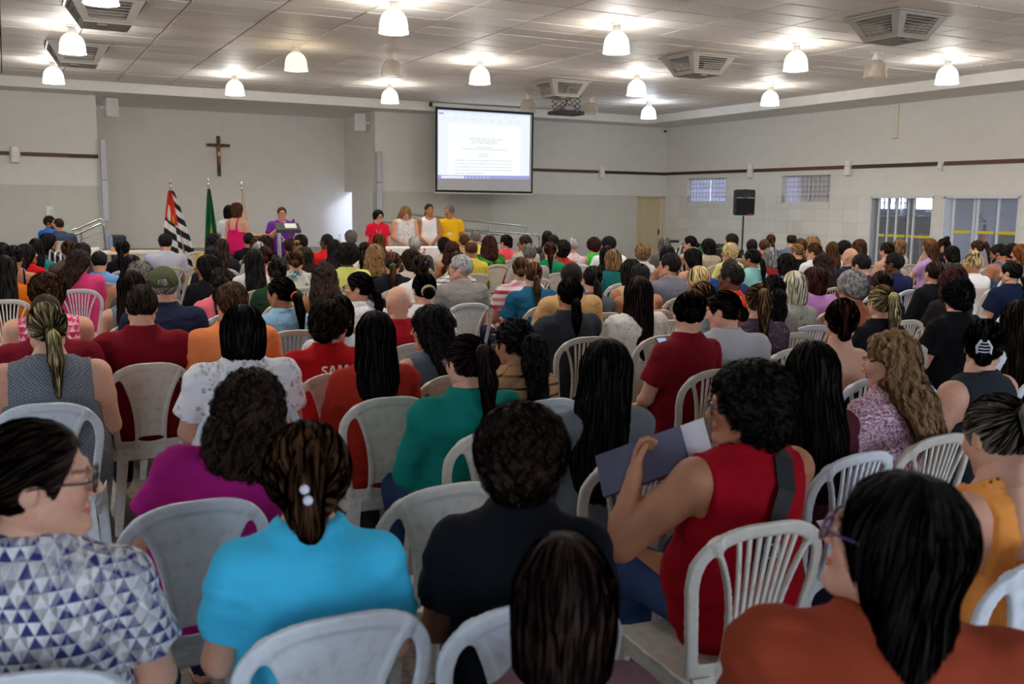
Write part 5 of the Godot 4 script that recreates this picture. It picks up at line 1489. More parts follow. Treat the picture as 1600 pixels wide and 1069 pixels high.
	for s in [[1.83, 1.29, 1.71, "tall pale column loudspeaker left of the flags"], [7.83, 1.5, 1.45, "tall pale column loudspeaker behind the woman in red shirt with badge"]]:
		t = thing("column_speaker", s[3], "loudspeaker", Vector3(s[0], s[1], -ZF + 0.07), 0.0, "column loudspeakers")
		for k in 2:
			boxed("cabinet", Vector3(0, s[2] * (0.25 + 0.5 * k), 0), Vector3(0.13, s[2] / 2 - 0.01, 0.13), 0.012, mat("b4b6ba", 0.5), t)
			boxed("grille", Vector3(0, s[2] * (0.25 + 0.5 * k), 0.067), Vector3(0.10, s[2] / 2 - 0.05, 0.006), 0.002, mat("c2c4ca", 0.8), t)
	# loudspeaker on its tripod
	t = thing("speaker_stand", "black tripod stand carrying the loudspeaker by the right wall", "stand", Vector3(14.95, 0, -17.45))
	st = new_st()
	tube(st, [Vector3(0, 0.45, 0), Vector3(0, 1.56, 0)], 0.02, 10)
	done("pole", st, blk, t)
	boxed("collar", Vector3(0, 0.75, 0), Vector3(0.07, 0.08, 0.07), 0.012, blk, t)
	tripod_legs(t, blk, 0.75, 0.45)
	t = thing("loudspeaker", "black loudspeaker with silver strip on the tripod stand", "loudspeaker", Vector3(14.95, 1.57, -17.45), -0.55)
	boxed("cabinet", Vector3(0, 0.29, 0), Vector3(0.44, 0.58, 0.34), 0.03, mat("1b1b1d", 0.6), t)
	boxed("grille", Vector3(0, 0.20, 0.172), Vector3(0.39, 0.34, 0.012), 0.004, mat("0c0c0d", 0.9), t)
	boxed("trim_strip", Vector3(0, 0.395, 0.174), Vector3(0.39, 0.016, 0.014), 0.003, mat("c0c2c4", 0.3), t)
	st = new_st()
	lathe(st, [[0.0, 0.0], [0.04, 0.0], [0.10, 0.03], [0.105, 0.035]], 16)
	var horn := done("horn", st, mat("2a2a2c", 0.5), t)
	horn.position = Vector3(0, 0.485, 0.155)
	horn.rotation.x = PI / 2
	boxed("badge", Vector3(0.13, 0.022, 0.176), Vector3(0.12, 0.03, 0.008), 0.002, mat("a8222a", 0.5), t)
	# stair handrail on the left, ramp rails on the right
	var steel := mat("b4b4b2", 0.25, 0.5, 0.9)
	t = thing("stair_handrail", "stainless steel stair handrail beside the stage at the left", "handrail", Vector3(0, 0, -20.5))
	for d in [0.0, 0.09]:
		st = new_st()
		tube(st, [Vector3(1.08, 1.17 - d, d), Vector3(1.18, 1.19 - d, d), Vector3(1.60, 1.385 - d, d), Vector3(1.66, 1.33 - d, d), Vector3(1.67, 0.6, d)], 0.022, 8)
		done("rail", st, steel, t)
	for x in [1.24, 1.66]:
		st = new_st()
		tube(st, [Vector3(x, 0.0, 0.0), Vector3(x, 1.18 + (x - 1.24) * 0.4, 0.0)], 0.02, 8)
		done("post", st, steel, t)
	for k in 3:
		st = new_st()
		tube(st, [Vector3(1.24, 0.72 + 0.13 * k, 0), Vector3(1.66, 0.88 + 0.13 * k, 0)], 0.008, 6)
		done("wire", st, steel, t)
	t = thing("ramp_handrail", "double steel handrail of the ramp under the projection screen", "handrail", Vector3(0, 0, -20.5))
	for q in [[[7.9, 1.52], [9.4, 1.38], [10.9, 1.245], [10.98, 1.20], [11.0, 0.95], [10.9, 0.90]], [[7.2, 1.345], [9.4, 1.175], [11.1, 1.045], [11.18, 1.0], [11.19, 0.75]], [[8.0, 1.26], [9.4, 1.14], [10.5, 1.02]], [[8.9, 0.98], [10.6, 0.83]]]:
		var pts := []
		for p in q:
			pts.append(Vector3(p[0], p[1], 0.25 if q[0][0] == 7.2 else 0.0))
		st = new_st()
		tube(st, pts, 0.022, 8)
		done("rail", st, steel, t)
	for x in [7.9, 8.93, 9.97, 10.95]:
		st = new_st()
		tube(st, [Vector3(x, 0.0, 0.0), Vector3(x, 1.50 - (x - 7.9) * 0.09, 0.0)], 0.02, 8)
		done("post", st, steel, t)
	# table before the stage
	t = thing("panel_table", "long table before the stage where the badge wearers stand", "table", Vector3(6.3, 0, -16.85))
	boxed("tabletop", Vector3(0, 0.925, 0), Vector3(2.5, 0.03, 0.7), 0.004, mat("c4b8a4", 0.6), t)
	for x in [-1.15, 1.15]:
		for z in [-0.28, 0.28]:
			boxed("leg", Vector3(x, 0.455, z), Vector3(0.05, 0.91, 0.05), 0.006, mat("8a8a88", 0.4), t)
	var cloth := thing("tablecloth", "white cloth with red flower clusters on the table before the stage", "tablecloth", Vector3(6.3, 0, -16.85))
	boxed("sheet", Vector3(0, 0.945, 0), Vector3(2.56, 0.008, 0.76), 0.002, mat("e6dedc", 0.85), cloth)
	boxed("drop", Vector3(0, 0.72, 0.378), Vector3(2.56, 0.45, 0.008), 0.002, mat("e6dedc", 0.85), cloth)
	var rng := RandomNumberGenerator.new()
	rng.seed = 3
	st = new_st()
	for c in [-1.0, -0.35, 0.3, 0.95]:
		for k in 9:
			var p := Vector3(c + rng.randf_range(-0.13, 0.13), 0.87 + rng.randf_range(-0.05, 0.06), 0.384)
			box(st, p, Vector3(0.04, 0.035, 0.004), 0.0015)
	done("flower_print", st, mat("b81f30", 0.8), cloth)
	bottle(Vector3(5.24, 0.95, -16.85), "clear water bottle at the left end of the cloth-covered table")
	t = thing("drinking_cup", "clear cup standing beside the water bottle", "cup", Vector3(5.42, 0.95, -16.8))
	st = new_st()
	lathe(st, [[0.0, 0.0], [0.028, 0.0], [0.036, 0.10], [0.034, 0.10], [0.027, 0.004]], 14)
	done("cup_wall", st, glassy(), t)
	done("water", lathed([[0.0, 0.004], [0.027, 0.004], [0.031, 0.06], [0.0, 0.06]]), mat("c6d4da", 0.1), t)
	# low table with papers on the left
	t = thing("side_table", "white table with papers in front of the stage stairs", "table", Vector3(1.5, 0, -16.4))
	boxed("tabletop", Vector3(0, 0.93, 0), Vector3(1.5, 0.04, 0.6), 0.006, mat("d9d4c8", 0.5), t)
	for x in [-0.65, 0.65]:
		for z in [-0.24, 0.24]:
			boxed("leg", Vector3(x, 0.455, z), Vector3(0.05, 0.91, 0.05), 0.006, mat("b8b4aa", 0.5), t)
	t = thing("orange_packet", "small orange packet on the white side table", "packet", Vector3(1.46, 0.951, -16.3))
	boxed("box", Vector3(0, 0.03, 0), Vector3(0.13, 0.06, 0.08), 0.006, mat("d68a3c", 0.6), t)
	boxed("flap", Vector3(0, 0.064, 0), Vector3(0.11, 0.008, 0.06), 0.002, mat("e0a864", 0.6), t)
	t = thing("paper_stack", "white paper stack on the white side table", "papers", Vector3(1.1, 0.951, -16.35))
	for k in 3:
		boxed("sheet", Vector3(0.01 * k, 0.012 + 0.018 * k, 0), Vector3(0.22, 0.016, 0.30), 0.002, mat("eeece6", 0.8), t)
	t = thing("equipment_bag", "dark equipment case with blue label beside the stair handrail", "case", Vector3(1.72, 0, -19.6))
	boxed("case", Vector3(0.1, 0.55, 0), Vector3(0.26, 1.1, 0.3), 0.03, mat("24242a", 0.6), t)
	boxed("label", Vector3(-0.04, 0.95, 0.02), Vector3(0.06, 0.26, 0.28), 0.01, mat("8aa0c4", 0.6), t)
	lectern()
	flags()
	# things about the right front corner
	t = thing("folded_stroller", "black and white folded metal frame by the front rows near the corner door", "stroller", Vector3(11.35, 0, -15.1))
	for k in 5:
		st = new_st()
		var a := 0.6 * k
		tube(st, [Vector3(-0.25 + 0.1 * k, 0.1, 0.1 * sin(a)), Vector3(0.05 - 0.05 * k, 0.6, 0.1 * cos(a)), Vector3(0.2 - 0.1 * k, 1.12 - 0.05 * k, 0.06 * k)], 0.018, 6)
		done("frame_tube", st, mat("18181a" if k % 2 else "d4d4d6", 0.4), t)
	for k in 2:
		st = new_st()
		var pts := []
		for i in 17:
			pts.append(Vector3(-0.2 + 0.4 * k + 0.13 * cos(TAU * i / 16), 0.15 + 0.13 * sin(TAU * i / 16), 0.1))
		tube(st, pts, 0.02, 6, false)
		done("wheel", st, mat("1a1a1c", 0.8), t)
	boxed("handle_grip", Vector3(-0.15, 1.10, 0.1), Vector3(0.22, 0.05, 0.05), 0.015, mat("141416", 0.7), t)
	t = thing("black_case", "black flat case standing beside the grey-brown bob", "case", Vector3(11.72, 0, -14.4))
	boxed("case", Vector3(0, 0.5, 0), Vector3(0.42, 1.0, 0.2), 0.03, mat("29292c", 0.7), t)
	boxed("handle", Vector3(0, 1.02, 0), Vector3(0.14, 0.04, 0.04), 0.012, mat("161618", 0.6), t)
	t = thing("green_crate", "green plastic crate behind the seated front rows by the right wall", "crate", Vector3(14.5, 0.6, -18.0))
	boxed("crate", Vector3(0, 0.15, 0), Vector3(0.5, 0.28, 0.35), 0.02, mat("1c7044", 0.5), t)
	boxed("rim", Vector3(0, 0.29, 0), Vector3(0.54, 0.03, 0.39), 0.01, mat("186038", 0.5), t)
	t = thing("crate_table", "low white table under the green crate", "table", Vector3(14.5, 0, -18.0))
	boxed("tabletop", Vector3(0, 0.585, 0), Vector3(0.9, 0.03, 0.5), 0.005, mat("dad6cc", 0.5), t)
	for x in [-0.4, 0.4]:
		for z in [-0.2, 0.2]:
			boxed("leg", Vector3(x, 0.285, z), Vector3(0.04, 0.57, 0.04), 0.005, mat("c6c2b8", 0.5), t)

func lathed(p: Array) -> SurfaceTool:
	var st := new_st()
	lathe(st, p, 14)
	return st

func glassy() -> StandardMaterial3D:
	if not mats.has("glassy"):
		var m := StandardMaterial3D.new()
		m.transparency = BaseMaterial3D.TRANSPARENCY_ALPHA
		m.albedo_color = Color(0.85, 0.9, 0.92, 0.25)
		m.roughness = 0.08
		mats["glassy"] = m
	return mats["glassy"]

func bottle(at: Vector3, label: String) -> void:
	var t := thing("water_bottle", label, "bottle", at)
	done("bottle_wall", lathed([[0.0, 0.0], [0.034, 0.0], [0.036, 0.02], [0.036, 0.15], [0.014, 0.20], [0.014, 0.215]]), glassy(), t)
	done("water", lathed([[0.0, 0.003], [0.033, 0.003], [0.033, 0.13], [0.0, 0.13]]), mat("bccdd6", 0.1), t)
	done("screw_cap", lathed([[0.016, 0.212], [0.016, 0.23], [0.0, 0.231]]), mat("3f6fb4", 0.4), t)

func lectern() -> void:
	var t := thing("lectern", "aluminium truss lectern with dark sloped top in front of the speaker", "lectern", Vector3(4.35, 0, -17.0), -0.15)
	var alu := mat("c4c6ca", 0.3, 0.5, 0.7)
	for x in [-0.15, 0.15]:
		for z in [-0.15, 0.15]:
			var st := new_st()
			tube(st, [Vector3(x, 0.02, z), Vector3(x, 1.24, z)], 0.022, 8)
			done("upright", st, alu, t)
	for s in [-1, 1]:
		var st := new_st()
		for k in 4:
			var y := 0.1 + k * 0.28
			tube(st, [Vector3(0.15 * s, y, -0.15), Vector3(0.15 * s, y + 0.28, 0.15)], 0.009, 6)
			tube(st, [Vector3(0.15 * s, y, -0.15), Vector3(0.15 * s, y, 0.15)], 0.009, 6)
		done("side_lacing", st, alu, t)
	var st := new_st()
	tube(st, [Vector3(-0.15, 1.2, 0.15), Vector3(0.15, 0.75, 0.15)], 0.012, 6)
	tube(st, [Vector3(-0.15, 0.3, 0.15), Vector3(0.15, 0.7, 0.15)], 0.012, 6)
	done("front_lacing", st, alu, t)
	boxed("base_plate", Vector3(0, 0.012, 0), Vector3(0.44, 0.024, 0.42), 0.005, mat("3a3a3e", 0.5), t)
	var top := boxed("sloped_top", Vector3.ZERO, Vector3(0.42, 0.025, 0.40), 0.006, mat("35353a", 0.5), t)
	top.position = Vector3(0, 1.315, 0)
	top.rotation.x = 0.28
	boxed("front_lip", Vector3(0, 1.245, 0.185), Vector3(0.42, 0.06, 0.02), 0.004, mat("2c2c30", 0.5), t)
	var p := thing("lectern_paper", "white paper lying on the sloped lectern top", "paper", Vector3(4.40, 1.335, -17.0), -0.15)
	var sh := boxed("sheet", Vector3.ZERO, Vector3(0.2, 0.004, 0.26), 0.001, mat("ecebe8", 0.8), p)
	sh.rotation.x = 0.28
	var m := thing("microphone", "black handheld microphone held by the woman in purple", "microphone", Vector3(4.58, 1.345, -17.48))
	st = new_st()
	tube(st, [Vector3(0, -0.09, 0.05), Vector3(0, 0.06, 0.0)], 0.012, 8)
	done("handle", st, mat("18181a", 0.5), m)
	st = new_st()
	lathe(st, [[0.0, 0.05], [0.018, 0.055], [0.024, 0.075], [0.018, 0.095], [0.0, 0.10]], 12)
	done("head", st, mat("3a3a3c", 0.4), m)

# hanging cloth: a folded sheet gathered at the top of a leaning pole
func flag(x: float, z: float, lean: float, top: float, label: String, drop: float, spread: float, paint: Callable, mirror := 1.0) -> void:
	var t := thing("flag", label, "flag", Vector3(x, 0, -z))
	var foot := Vector3(-lean, 0.02, 0)
	var tip := Vector3(0, top - 0.12, 0)
	var st := new_st()
	tube(st, [foot, tip], 0.014, 8)
	done("pole", st, mat("a8a49c", 0.35, 0.5, 0.6), t)
	st = new_st()
	lathe(st, [[0.0, 0.0], [0.024, 0.01], [0.028, 0.03], [0.014, 0.05], [0.012, 0.07], [0.024, 0.09], [0.020, 0.12], [0.0, 0.17]], 12, tip)
	done("finial", st, mat("d6d4d0", 0.2, 0.5, 0.9), t)
	# the sheet
	var nu := 52
	var nv := 66
	var pos := []
	for v in nv + 1:
		var row := []
		var fv := v / float(nv)
		for u in nu + 1:
			var fu := u / float(nu)
			var w := spread * (0.12 + 0.88 * pow(fv, 0.8))
			var p := tip + Vector3((fu - 0.45) * w * mirror + lean * -0.25 * fv, -0.04 - drop * fv, 0.02 + 0.055 * sin(fu * TAU * 2.2 + fv * 0.8) * (0.3 + 0.7 * fv))
			row.append(p)
		pos.append(row)
	st = new_st()
	for v in nv:
		for u in nu:
			var c: Color = paint.call((u + 0.5) / nu, (v + 0.5) / nv)
			var q := [pos[v][u], pos[v][u + 1], pos[v + 1][u + 1], pos[v + 1][u]]
			var n: Vector3 = (q[1] - q[0]).cross(q[3] - q[0]).normalized()
			for s in [1.0, -1.0]:
				st.set_color(c.srgb_to_linear())
				quad(st, [q[0] + n * 0.002 * s, q[1] + n * 0.002 * s, q[2] + n * 0.002 * s, q[3] + n * 0.002 * s], n * s)
	var m := StandardMaterial3D.new()
	m.vertex_color_use_as_albedo = true
	m.roughness = 0.75
	done("cloth", st, m, t)
	st = new_st()
	lathe(st, [[0.0, 0.0], [0.16, 0.0], [0.15, 0.03], [0.03, 0.05], [0.025, 0.14], [0.0, 0.14]], 16, foot - Vector3(0, 0.02, 0))
	done("foot", st, mat("4a4038", 0.5), t)

func flags() -> void:
	var W := Color.html("e8e4e0")
	var K := Color.html("17161a")
	var R := Color.html("c8301e")
	var Y := Color.html("d6a42c")
	flag(2.50, 17.6, -0.33, 2.08, "state flag with black and white stripes and a red corner", 1.35, 0.62, func(u: float, v: float) -> Color:
		var s := v * 1.25 - u * 0.25
		if u < 0.62 and s < 0.42:
			var d := Vector2((u - 0.22) * 1.2, v - 0.30)
			if d.length() < 0.12:
				return W
			if (Vector2((u - 0.45) * 1.3, v - 0.36)).length() < 0.05:
				return Y
			return R
		return K if int(floor((s + (0.0 if u > 0.5 else 0.09)) * 9.0)) % 2 == 0 else W)
	flag(3.13, 17.6, -0.04, 2.12, "green national flag furled on its pole with yellow and blue showing", 1.4, 0.30, func(u: float, v: float) -> Color:
		var d := absf(u - 0.55) * 1.2 + absf(v - 0.66)
		if d < 0.13:
			return Color.html("2a3a78")
		if d < 0.24 and u > 0.4 and u < 0.75:
			return Color.html("c9b42c")
		return Color.html("0f6a3c"))
	flag(3.87, 18.4, -0.05, 2.07, "white and yellow flag furled behind the woman in pink vest", 1.4, 0.34, func(u: float, _v: float) -> Color:
		return Color.html("e0d2a4") if u > 0.55 and u < 0.85 else Color.html("e6e2da"))

# the projected page: a word processor window with a ruled text document
func page() -> ImageTexture:
	var w := 512
	var h := 330
	var im := Image.create(w, h, false, Image.FORMAT_RGB8)
	im.fill(Color.html("eef6ff"))
	im.fill_rect(Rect2i(0, 0, w, 8), Color.html("d6e0fa"))
	im.fill_rect(Rect2i(4, 12, 26, 9), Color.html("a4a8e0"))
	for k in 9:
		im.fill_rect(Rect2i(36 + k * 46, 14, 22 + (k * 7) % 14, 4), Color.html("dfe6f4"))
		im.fill_rect(Rect2i(30 + k * 50, 34, 14 + (k * 11) % 22, 4), Color.html("d8dfee"))
		im.fill_rect(Rect2i(22 + k * 52, 46, 10 + (k * 5) % 18, 3), Color.html("e0e6f2"))
	im.fill_rect(Rect2i(52, 62, 408, 250), Color.html("fafdff"))
	var rng := RandomNumberGenerator.new()
	rng.seed = 21
	var ink := Color.html("b4bcc8")
	var line := func(y: int, x0: int, x1: int) -> void:
		var x := x0
		while x < x1:
			var l := 8 + rng.randi() % 24
			for q in range(x, mini(x + l, x1), 2):
				im.fill_rect(Rect2i(q, y + rng.randi() % 2, 1 + rng.randi() % 2, 3), ink)
			x += l + 4
	for a in [[128, 160, 350], [138, 178, 332], [148, 180, 328], [170, 210, 296], [180, 130, 380], [204, 226, 274], [214, 218, 284]]:
		line.call(a[0], a[1], a[2])
	for k in 5:
		line.call(236 + k * 16, 92, 408 if k < 4 else 254)
	im.fill_rect(Rect2i(0, 312, w, 18), Color.html("a0a2d8"))
	im.fill_rect(Rect2i(18, 315, 124, 13), Color.html("e6ecfa"))
	for k in 7:
		im.fill_rect(Rect2i(150 + k * 20, 317, 8, 8), Color.html("c6caf0"))
	return ImageTexture.create_from_image(im)
# ---------------------------------------------------------------- plastic chairs
func chair_z(x: float, y: float) -> float:
	return 0.176 + (y - 0.43) * 0.25 - 0.75 * x * x

func chair_back(slatted: bool) -> ArrayMesh:
	var key := "back %s" % slatted
	if not cache.has(key):
		var g := Grid.new(Vector3(-0.245, 0.38, 0.10), Vector3(0.245, 0.89, 0.33), 0.0062)
		for y in g.ny:
			var py := g.o.y + y * g.h
			var w := lerpf(0.164, 0.224, clampf((py - 0.40) / 0.36, 0.0, 1.0))
			var ey := maxf(0.0, (py - 0.665) / 0.197)
			var p := 0.078 + 0.088 * pow(clampf((py - 0.48) / 0.34, 0.0, 1.0), 2.4)
			for x in g.nx:
				var px := g.o.x + x * g.h
				var ax := absf(px)
				var q := pow(pow(ax / w, 2.8) + pow(ey, 2.4), 0.38)
				var out := (q - 1.0) * w * 0.95
				out = maxf(out, 0.40 - py)
				var rim := out + 0.034
				var side := maxf(maxf(rim, p - ax), 0.475 - py)
				# round the corners of the opening
				var rr := Vector2(maxf(rim + 0.02, 0), maxf(p - ax + 0.02, 0)).length() - 0.02
				side = maxf(side, rr)
				var two := maxf(out, -side)
				var slot := (Vector2(px / 0.066, (py - 0.484) / 0.012).length() - 1.0) * 0.012
				two = maxf(two, -slot)
				if slatted:
					var mid := maxf(maxf(rim + 0.004, ax - p + 0.016), 0.515 - py)
					two = maxf(two, -mid)
				var t := 0.0055 + 0.006 * smoothstep(-0.04, -0.028, out) + 0.006 * smoothstep(0.020, 0.010, absf(ax - p + 0.008))
				var zc := chair_z(px, py)
				var z0 := maxi(0, int((zc - 0.04 - g.o.z) / g.h))
				var z1 := mini(g.nz - 1, int((zc + 0.04 - g.o.z) / g.h))
				for z in range(z0, z1 + 1):
					var v := absf(g.o.z + z * g.h - zc) - t
					var m := maxf(v, two)
					if v > -0.006 and two > -0.006:
						m = Vector2(maxf(v + 0.006, 0), maxf(two + 0.006, 0)).length() - 0.006
					g.d[x + g.nx * (y + g.ny * z)] = m
		cache[key] = to_mesh(g.nets())
	return cache[key]

func chair_seat() -> ArrayMesh:
	if not cache.has("seat"):
		var g := Grid.new(Vector3(-0.23, 0.36, -0.26), Vector3(0.23, 0.46, 0.23), 0.0066)
		var i := 0
		for z in g.nz:
			for y in g.ny:
				for x in g.nx:
					var p := Vector3(g.o.x + x * g.h, g.o.y + y * g.h, g.o.z + z * g.h)
					var w := 0.205 - 0.045 * (p.z + 0.22) * 1.0
					var q := Vector2(absf(p.x) - w + 0.05, absf(p.z + 0.02) - 0.21 + 0.05)
					var r := Vector2(maxf(q.x, 0), maxf(q.y, 0)).length() + minf(maxf(q.x, q.y), 0.0) - 0.05
					var top := 0.432 - 0.014 * (1.0 - clampf(absf(p.x) / 0.2, 0, 1) ** 2)
					var plate := maxf(r, absf(p.y - top) - 0.0065)
					var apron := maxf(absf(r + 0.008) - 0.0065, maxf(p.y - 0.432, 0.378 - p.y))
					g.d[i] = minf(plate, apron)
					i += 1
		cache.seat = to_mesh(g.nets())
	return cache.seat

func chair_leg(sx: float, rear: bool) -> ArrayMesh:
	var key := "leg %s %s" % [sx, rear]
	if not cache.has(key):
		var st := new_st()
		var sz := 1.0 if rear else -1.0
		var top := Vector3(0.166 if rear else 0.196, 0.445 if rear else 0.42, 0.188 if rear else 0.205)
		var low := Vector3(0.205 if rear else 0.218, 0.0, 0.262 if rear else 0.232)
		var rings := []
		for e in [[top, 0.056], [top.lerp(low, 0.5), 0.046], [low, 0.036]]:
			var c: Vector3 = e[0]
			var w: float = e[1]
			var t := 0.007
			var ring := []
			for q in [[0, 0], [-w, 0], [-w, -t], [-t, -t], [-t, -w], [0, -w]]:
				ring.append(Vector3((c.x + q[0]) * sx, c.y, (c.z + q[1]) * sz))
			rings.append(ring)
		for i in 2:
			for k in 6:
				var a: Vector3 = rings[i][k]
				var b: Vector3 = rings[i][(k + 1) % 6]
				var n := (b - a).cross(rings[i + 1][k] - a).normalized() * (-1.0 if sx * sz > 0 else 1.0)
				quad(st, [a, b, rings[i + 1][(k + 1) % 6], rings[i + 1][k]], n)
		for e in [0, 2]:
			var nn := Vector3(0, 1.0 if e == 0 else -1.0, 0)
			var r: Array = rings[e]
			quad(st, [r[0], r[1], r[2], r[3]], nn)
			quad(st, [r[0], r[3], r[4], r[5]], nn)
		cache[key] = st.commit()
	return cache[key]

func chair_slat(k: int) -> ArrayMesh:
	var key := "slat %d" % k
	if not cache.has(key):
		var st := new_st()
		var rows := []
		for s in 7:
			var t := s / 6.0
			var y := lerpf(0.505, 0.835, t)
			var x := k * lerpf(0.0165, 0.031, t * t * 0.6 + t * 0.4)
			var z := chair_z(x, y)
			rows.append([Vector3(x - 0.0055, y, z - 0.0045), Vector3(x + 0.0055, y, z - 0.0045), Vector3(x + 0.0055, y, z + 0.0045), Vector3(x - 0.0055, y, z + 0.0045)])
		var ns := [Vector3(0, 0, -1), Vector3(1, 0, 0), Vector3(0, 0, 1), Vector3(-1, 0, 0)]
		for s in 6:
			for e in 4:
				quad(st, [rows[s][e], rows[s][(e + 1) % 4], rows[s + 1][(e + 1) % 4], rows[s + 1][e]], ns[e])
		cache[key] = st.commit()
	return cache[key]

var plastic := {}
func plastic_mat(tone: String) -> StandardMaterial3D:
	if not plastic.has(tone):
		var m := StandardMaterial3D.new()
		m.albedo_color = Color.html(tone)
		m.albedo_texture = noise_tex("scuffs", 0.02, 4, ramp([[0.0, "d8d2c6"], [0.35, "f4f2ee"], [1.0, "ffffff"]]))
		m.uv1_triplanar = true
		m.uv1_scale = Vector3(1.7, 1.7, 1.7)
		m.roughness = 0.42
		m.metallic_specular = 0.5
		plastic[tone] = m
	return plastic[tone]

func chair(at: Vector3, turn: float, slatted: bool, tone: String, label: String) -> void:
	var t := thing("plastic_chair", label, "chair", at, turn, "white plastic stacking chairs")
	var m := plastic_mat(tone)
	var back := add("backrest", chair_back(slatted), m, t)
	back.scale = Vector3(1.02, 1.115, 1.0)
	back.position.y = -0.046
	if slatted:
		for k in range(-3, 4):
			add("slat", chair_slat(k), m, back)
	add("seat", chair_seat(), m, t)
	for r in [true, false]:
		for s in [-1.0, 1.0]:
			add("leg", chair_leg(s, r), m, t)
# ---------------------------------------------------------------- people
var cache := {}
const TORSO_Y := [-0.10, -0.03, 0.05, 0.14, 0.22, 0.30, 0.38, 0.44, 0.485, 0.52, 0.56]
const TORSO_A := [
	[0.138, 0.158, 0.152, 0.136, 0.131, 0.138, 0.149, 0.147, 0.115, 0.068, 0.050],
	[0.150, 0.172, 0.166, 0.152, 0.148, 0.155, 0.165, 0.162, 0.127, 0.075, 0.055],
	[0.175, 0.208, 0.210, 0.202, 0.192, 0.190, 0.192, 0.182, 0.140, 0.082, 0.060],
	[0.148, 0.165, 0.162, 0.158, 0.162, 0.176, 0.188, 0.183, 0.140, 0.082, 0.061]]
const TORSO_B := [
	[0.090, 0.108, 0.105, 0.096, 0.093, 0.098, 0.097, 0.086, 0.070, 0.056, 0.048],
	[0.098, 0.118, 0.118, 0.110, 0.107, 0.110, 0.107, 0.094, 0.077, 0.061, 0.052],
	[0.118, 0.148, 0.160, 0.155, 0.146, 0.140, 0.128, 0.110, 0.086, 0.066, 0.056],
	[0.100, 0.116, 0.118, 0.114, 0.116, 0.120, 0.118, 0.105, 0.086, 0.066, 0.057]]
const TORSO_C := [0.0, 0.0, -0.005, -0.008, -0.008, -0.004, 0.004, 0.008, 0.006, 0.0, -0.01]
const ARM := [0.90, 1.0, 1.22, 1.15]
const SHOULDER := [0.142, 0.158, 0.184, 0.188]

# joints of a pose, facing -z; y from the floor
func joints(pose: String, build: int) -> Dictionary:
	var sx: float = SHOULDER[build]
	var j := {}
	if pose.begins_with("stand"):
		j.pelvis = Vector3(0, 0.92, 0)
		j.lean = -0.03
		for s in [-1, 1]:
			j["hip%d" % s] = Vector3(0.088 * s, 0.87, 0)
			j["knee%d" % s] = Vector3(0.095 * s, 0.48, -0.01)
			j["ankle%d" % s] = Vector3(0.10 * s, 0.085, 0.02)
			j["toe%d" % s] = Vector3(0.12 * s, 0.035, -0.15)
	else:
		j.pelvis = Vector3(0, 0.548, 0)
		j.lean = 0.05 if pose != "lean" else -0.18
		for s in [-1, 1]:
			j["hip%d" % s] = Vector3(0.088 * s, 0.437 + 0.098 * ARM[build], -0.03)
			j["knee%d" % s] = Vector3(0.125 * s, 0.445 + 0.074 * ARM[build], -0.44)
			j["ankle%d" % s] = Vector3(0.12 * s, 0.10, -0.40)
			j["toe%d" % s] = Vector3(0.135 * s, 0.04, -0.57)
	var up := Vector3(0, cos(j.lean), sin(j.lean))
	var top: Vector3 = j.pelvis
	for s in [-1, 1]:
		var sh: Vector3 = top + up * 0.432 + Vector3(sx * s, 0, 0)
		j["shoulder%d" % s] = sh
		var e := sh + Vector3(0.055 * s, -0.255, -0.075)
		var w := Vector3(0.085 * s, j.pelvis.y + 0.085, -0.27)
		var hd := Vector3(-0.35 * s, -0.25, -1.0)
		match pose:
			"stand_clasp":
				e = sh + Vector3(0.06 * s, -0.27, -0.03)
				w = top + Vector3(0.05 * s, 0.02, -0.21)
				hd = Vector3(-0.8 * s, -0.6, -0.3)
			"stand_side":
				e = sh + Vector3(0.06 * s, -0.28, 0.02)
				w = e + Vector3(0.01 * s, -0.24, -0.04)
				hd = Vector3(0, -1, -0.1)
			"stand_mic":
				if s == 1:
					e = sh + Vector3(0.07, -0.26, -0.05)
					w = top + Vector3(0.05, 0.42, -0.23)
					hd = Vector3(-0.5, 0.8, -0.4)
				else:
					e = sh + Vector3(-0.08, -0.26, -0.04)
					w = top + Vector3(-0.06, 0.16, -0.26)
					hd = Vector3(0.6, 0.1, -0.8)
			"stand_reach":
				if s == 1:
					e = sh + Vector3(0.07, -0.26, -0.06)
					w = e + Vector3(0.02, 0.05, -0.24)
					hd = Vector3(0.0, 0.1, -1)
				else:
					e = sh + Vector3(-0.06, -0.28, 0.0)
					w = e + Vector3(0.0, -0.23, -0.05)
					hd = Vector3(0, -1, -0.1)
			"face", "faceleft":
				if s == (1 if pose == "face" else -1):
					e = sh + Vector3(0.04 * s, -0.20, -0.19)
					w = top + up * 0.50 + Vector3(0.075 * s, 0.0, -0.13)
					hd = Vector3(-0.15 * s, 1.0, 0.10)
			"phone":
				if s == 1:
					e = sh + Vector3(0.09, -0.25, -0.08)
					w = top + Vector3(0.20, 0.30, -0.30)
					hd = Vector3(0.0, 0.6, -0.8)
			"folder":
				if s == -1:
					e = sh + Vector3(-0.17, -0.235, -0.14)
					w = e + Vector3(0.05, 0.205, -0.02)
					hd = Vector3(0.35, 0.75, -0.30)
				else:
					e = sh + Vector3(0.03, -0.25, -0.12)
					w = top + Vector3(0.02, 0.30, -0.34)
					hd = Vector3(-0.8, 0.35, -0.2)
			"paper":
				e = sh + Vector3(0.045 * s, -0.24, -0.10)
				w = top + Vector3(0.09 * s, 0.19, -0.33)
				hd = Vector3(-0.3 * s, 0.25, -0.9)
		j["elbow%d" % s] = e
		j["wrist%d" % s] = w
		j["hand%d" % s] = hd.normalized()
	j.neck = top + up * 0.50
	j.head = top + up * 0.645 + Vector3(0, 0, -0.018)
	return j

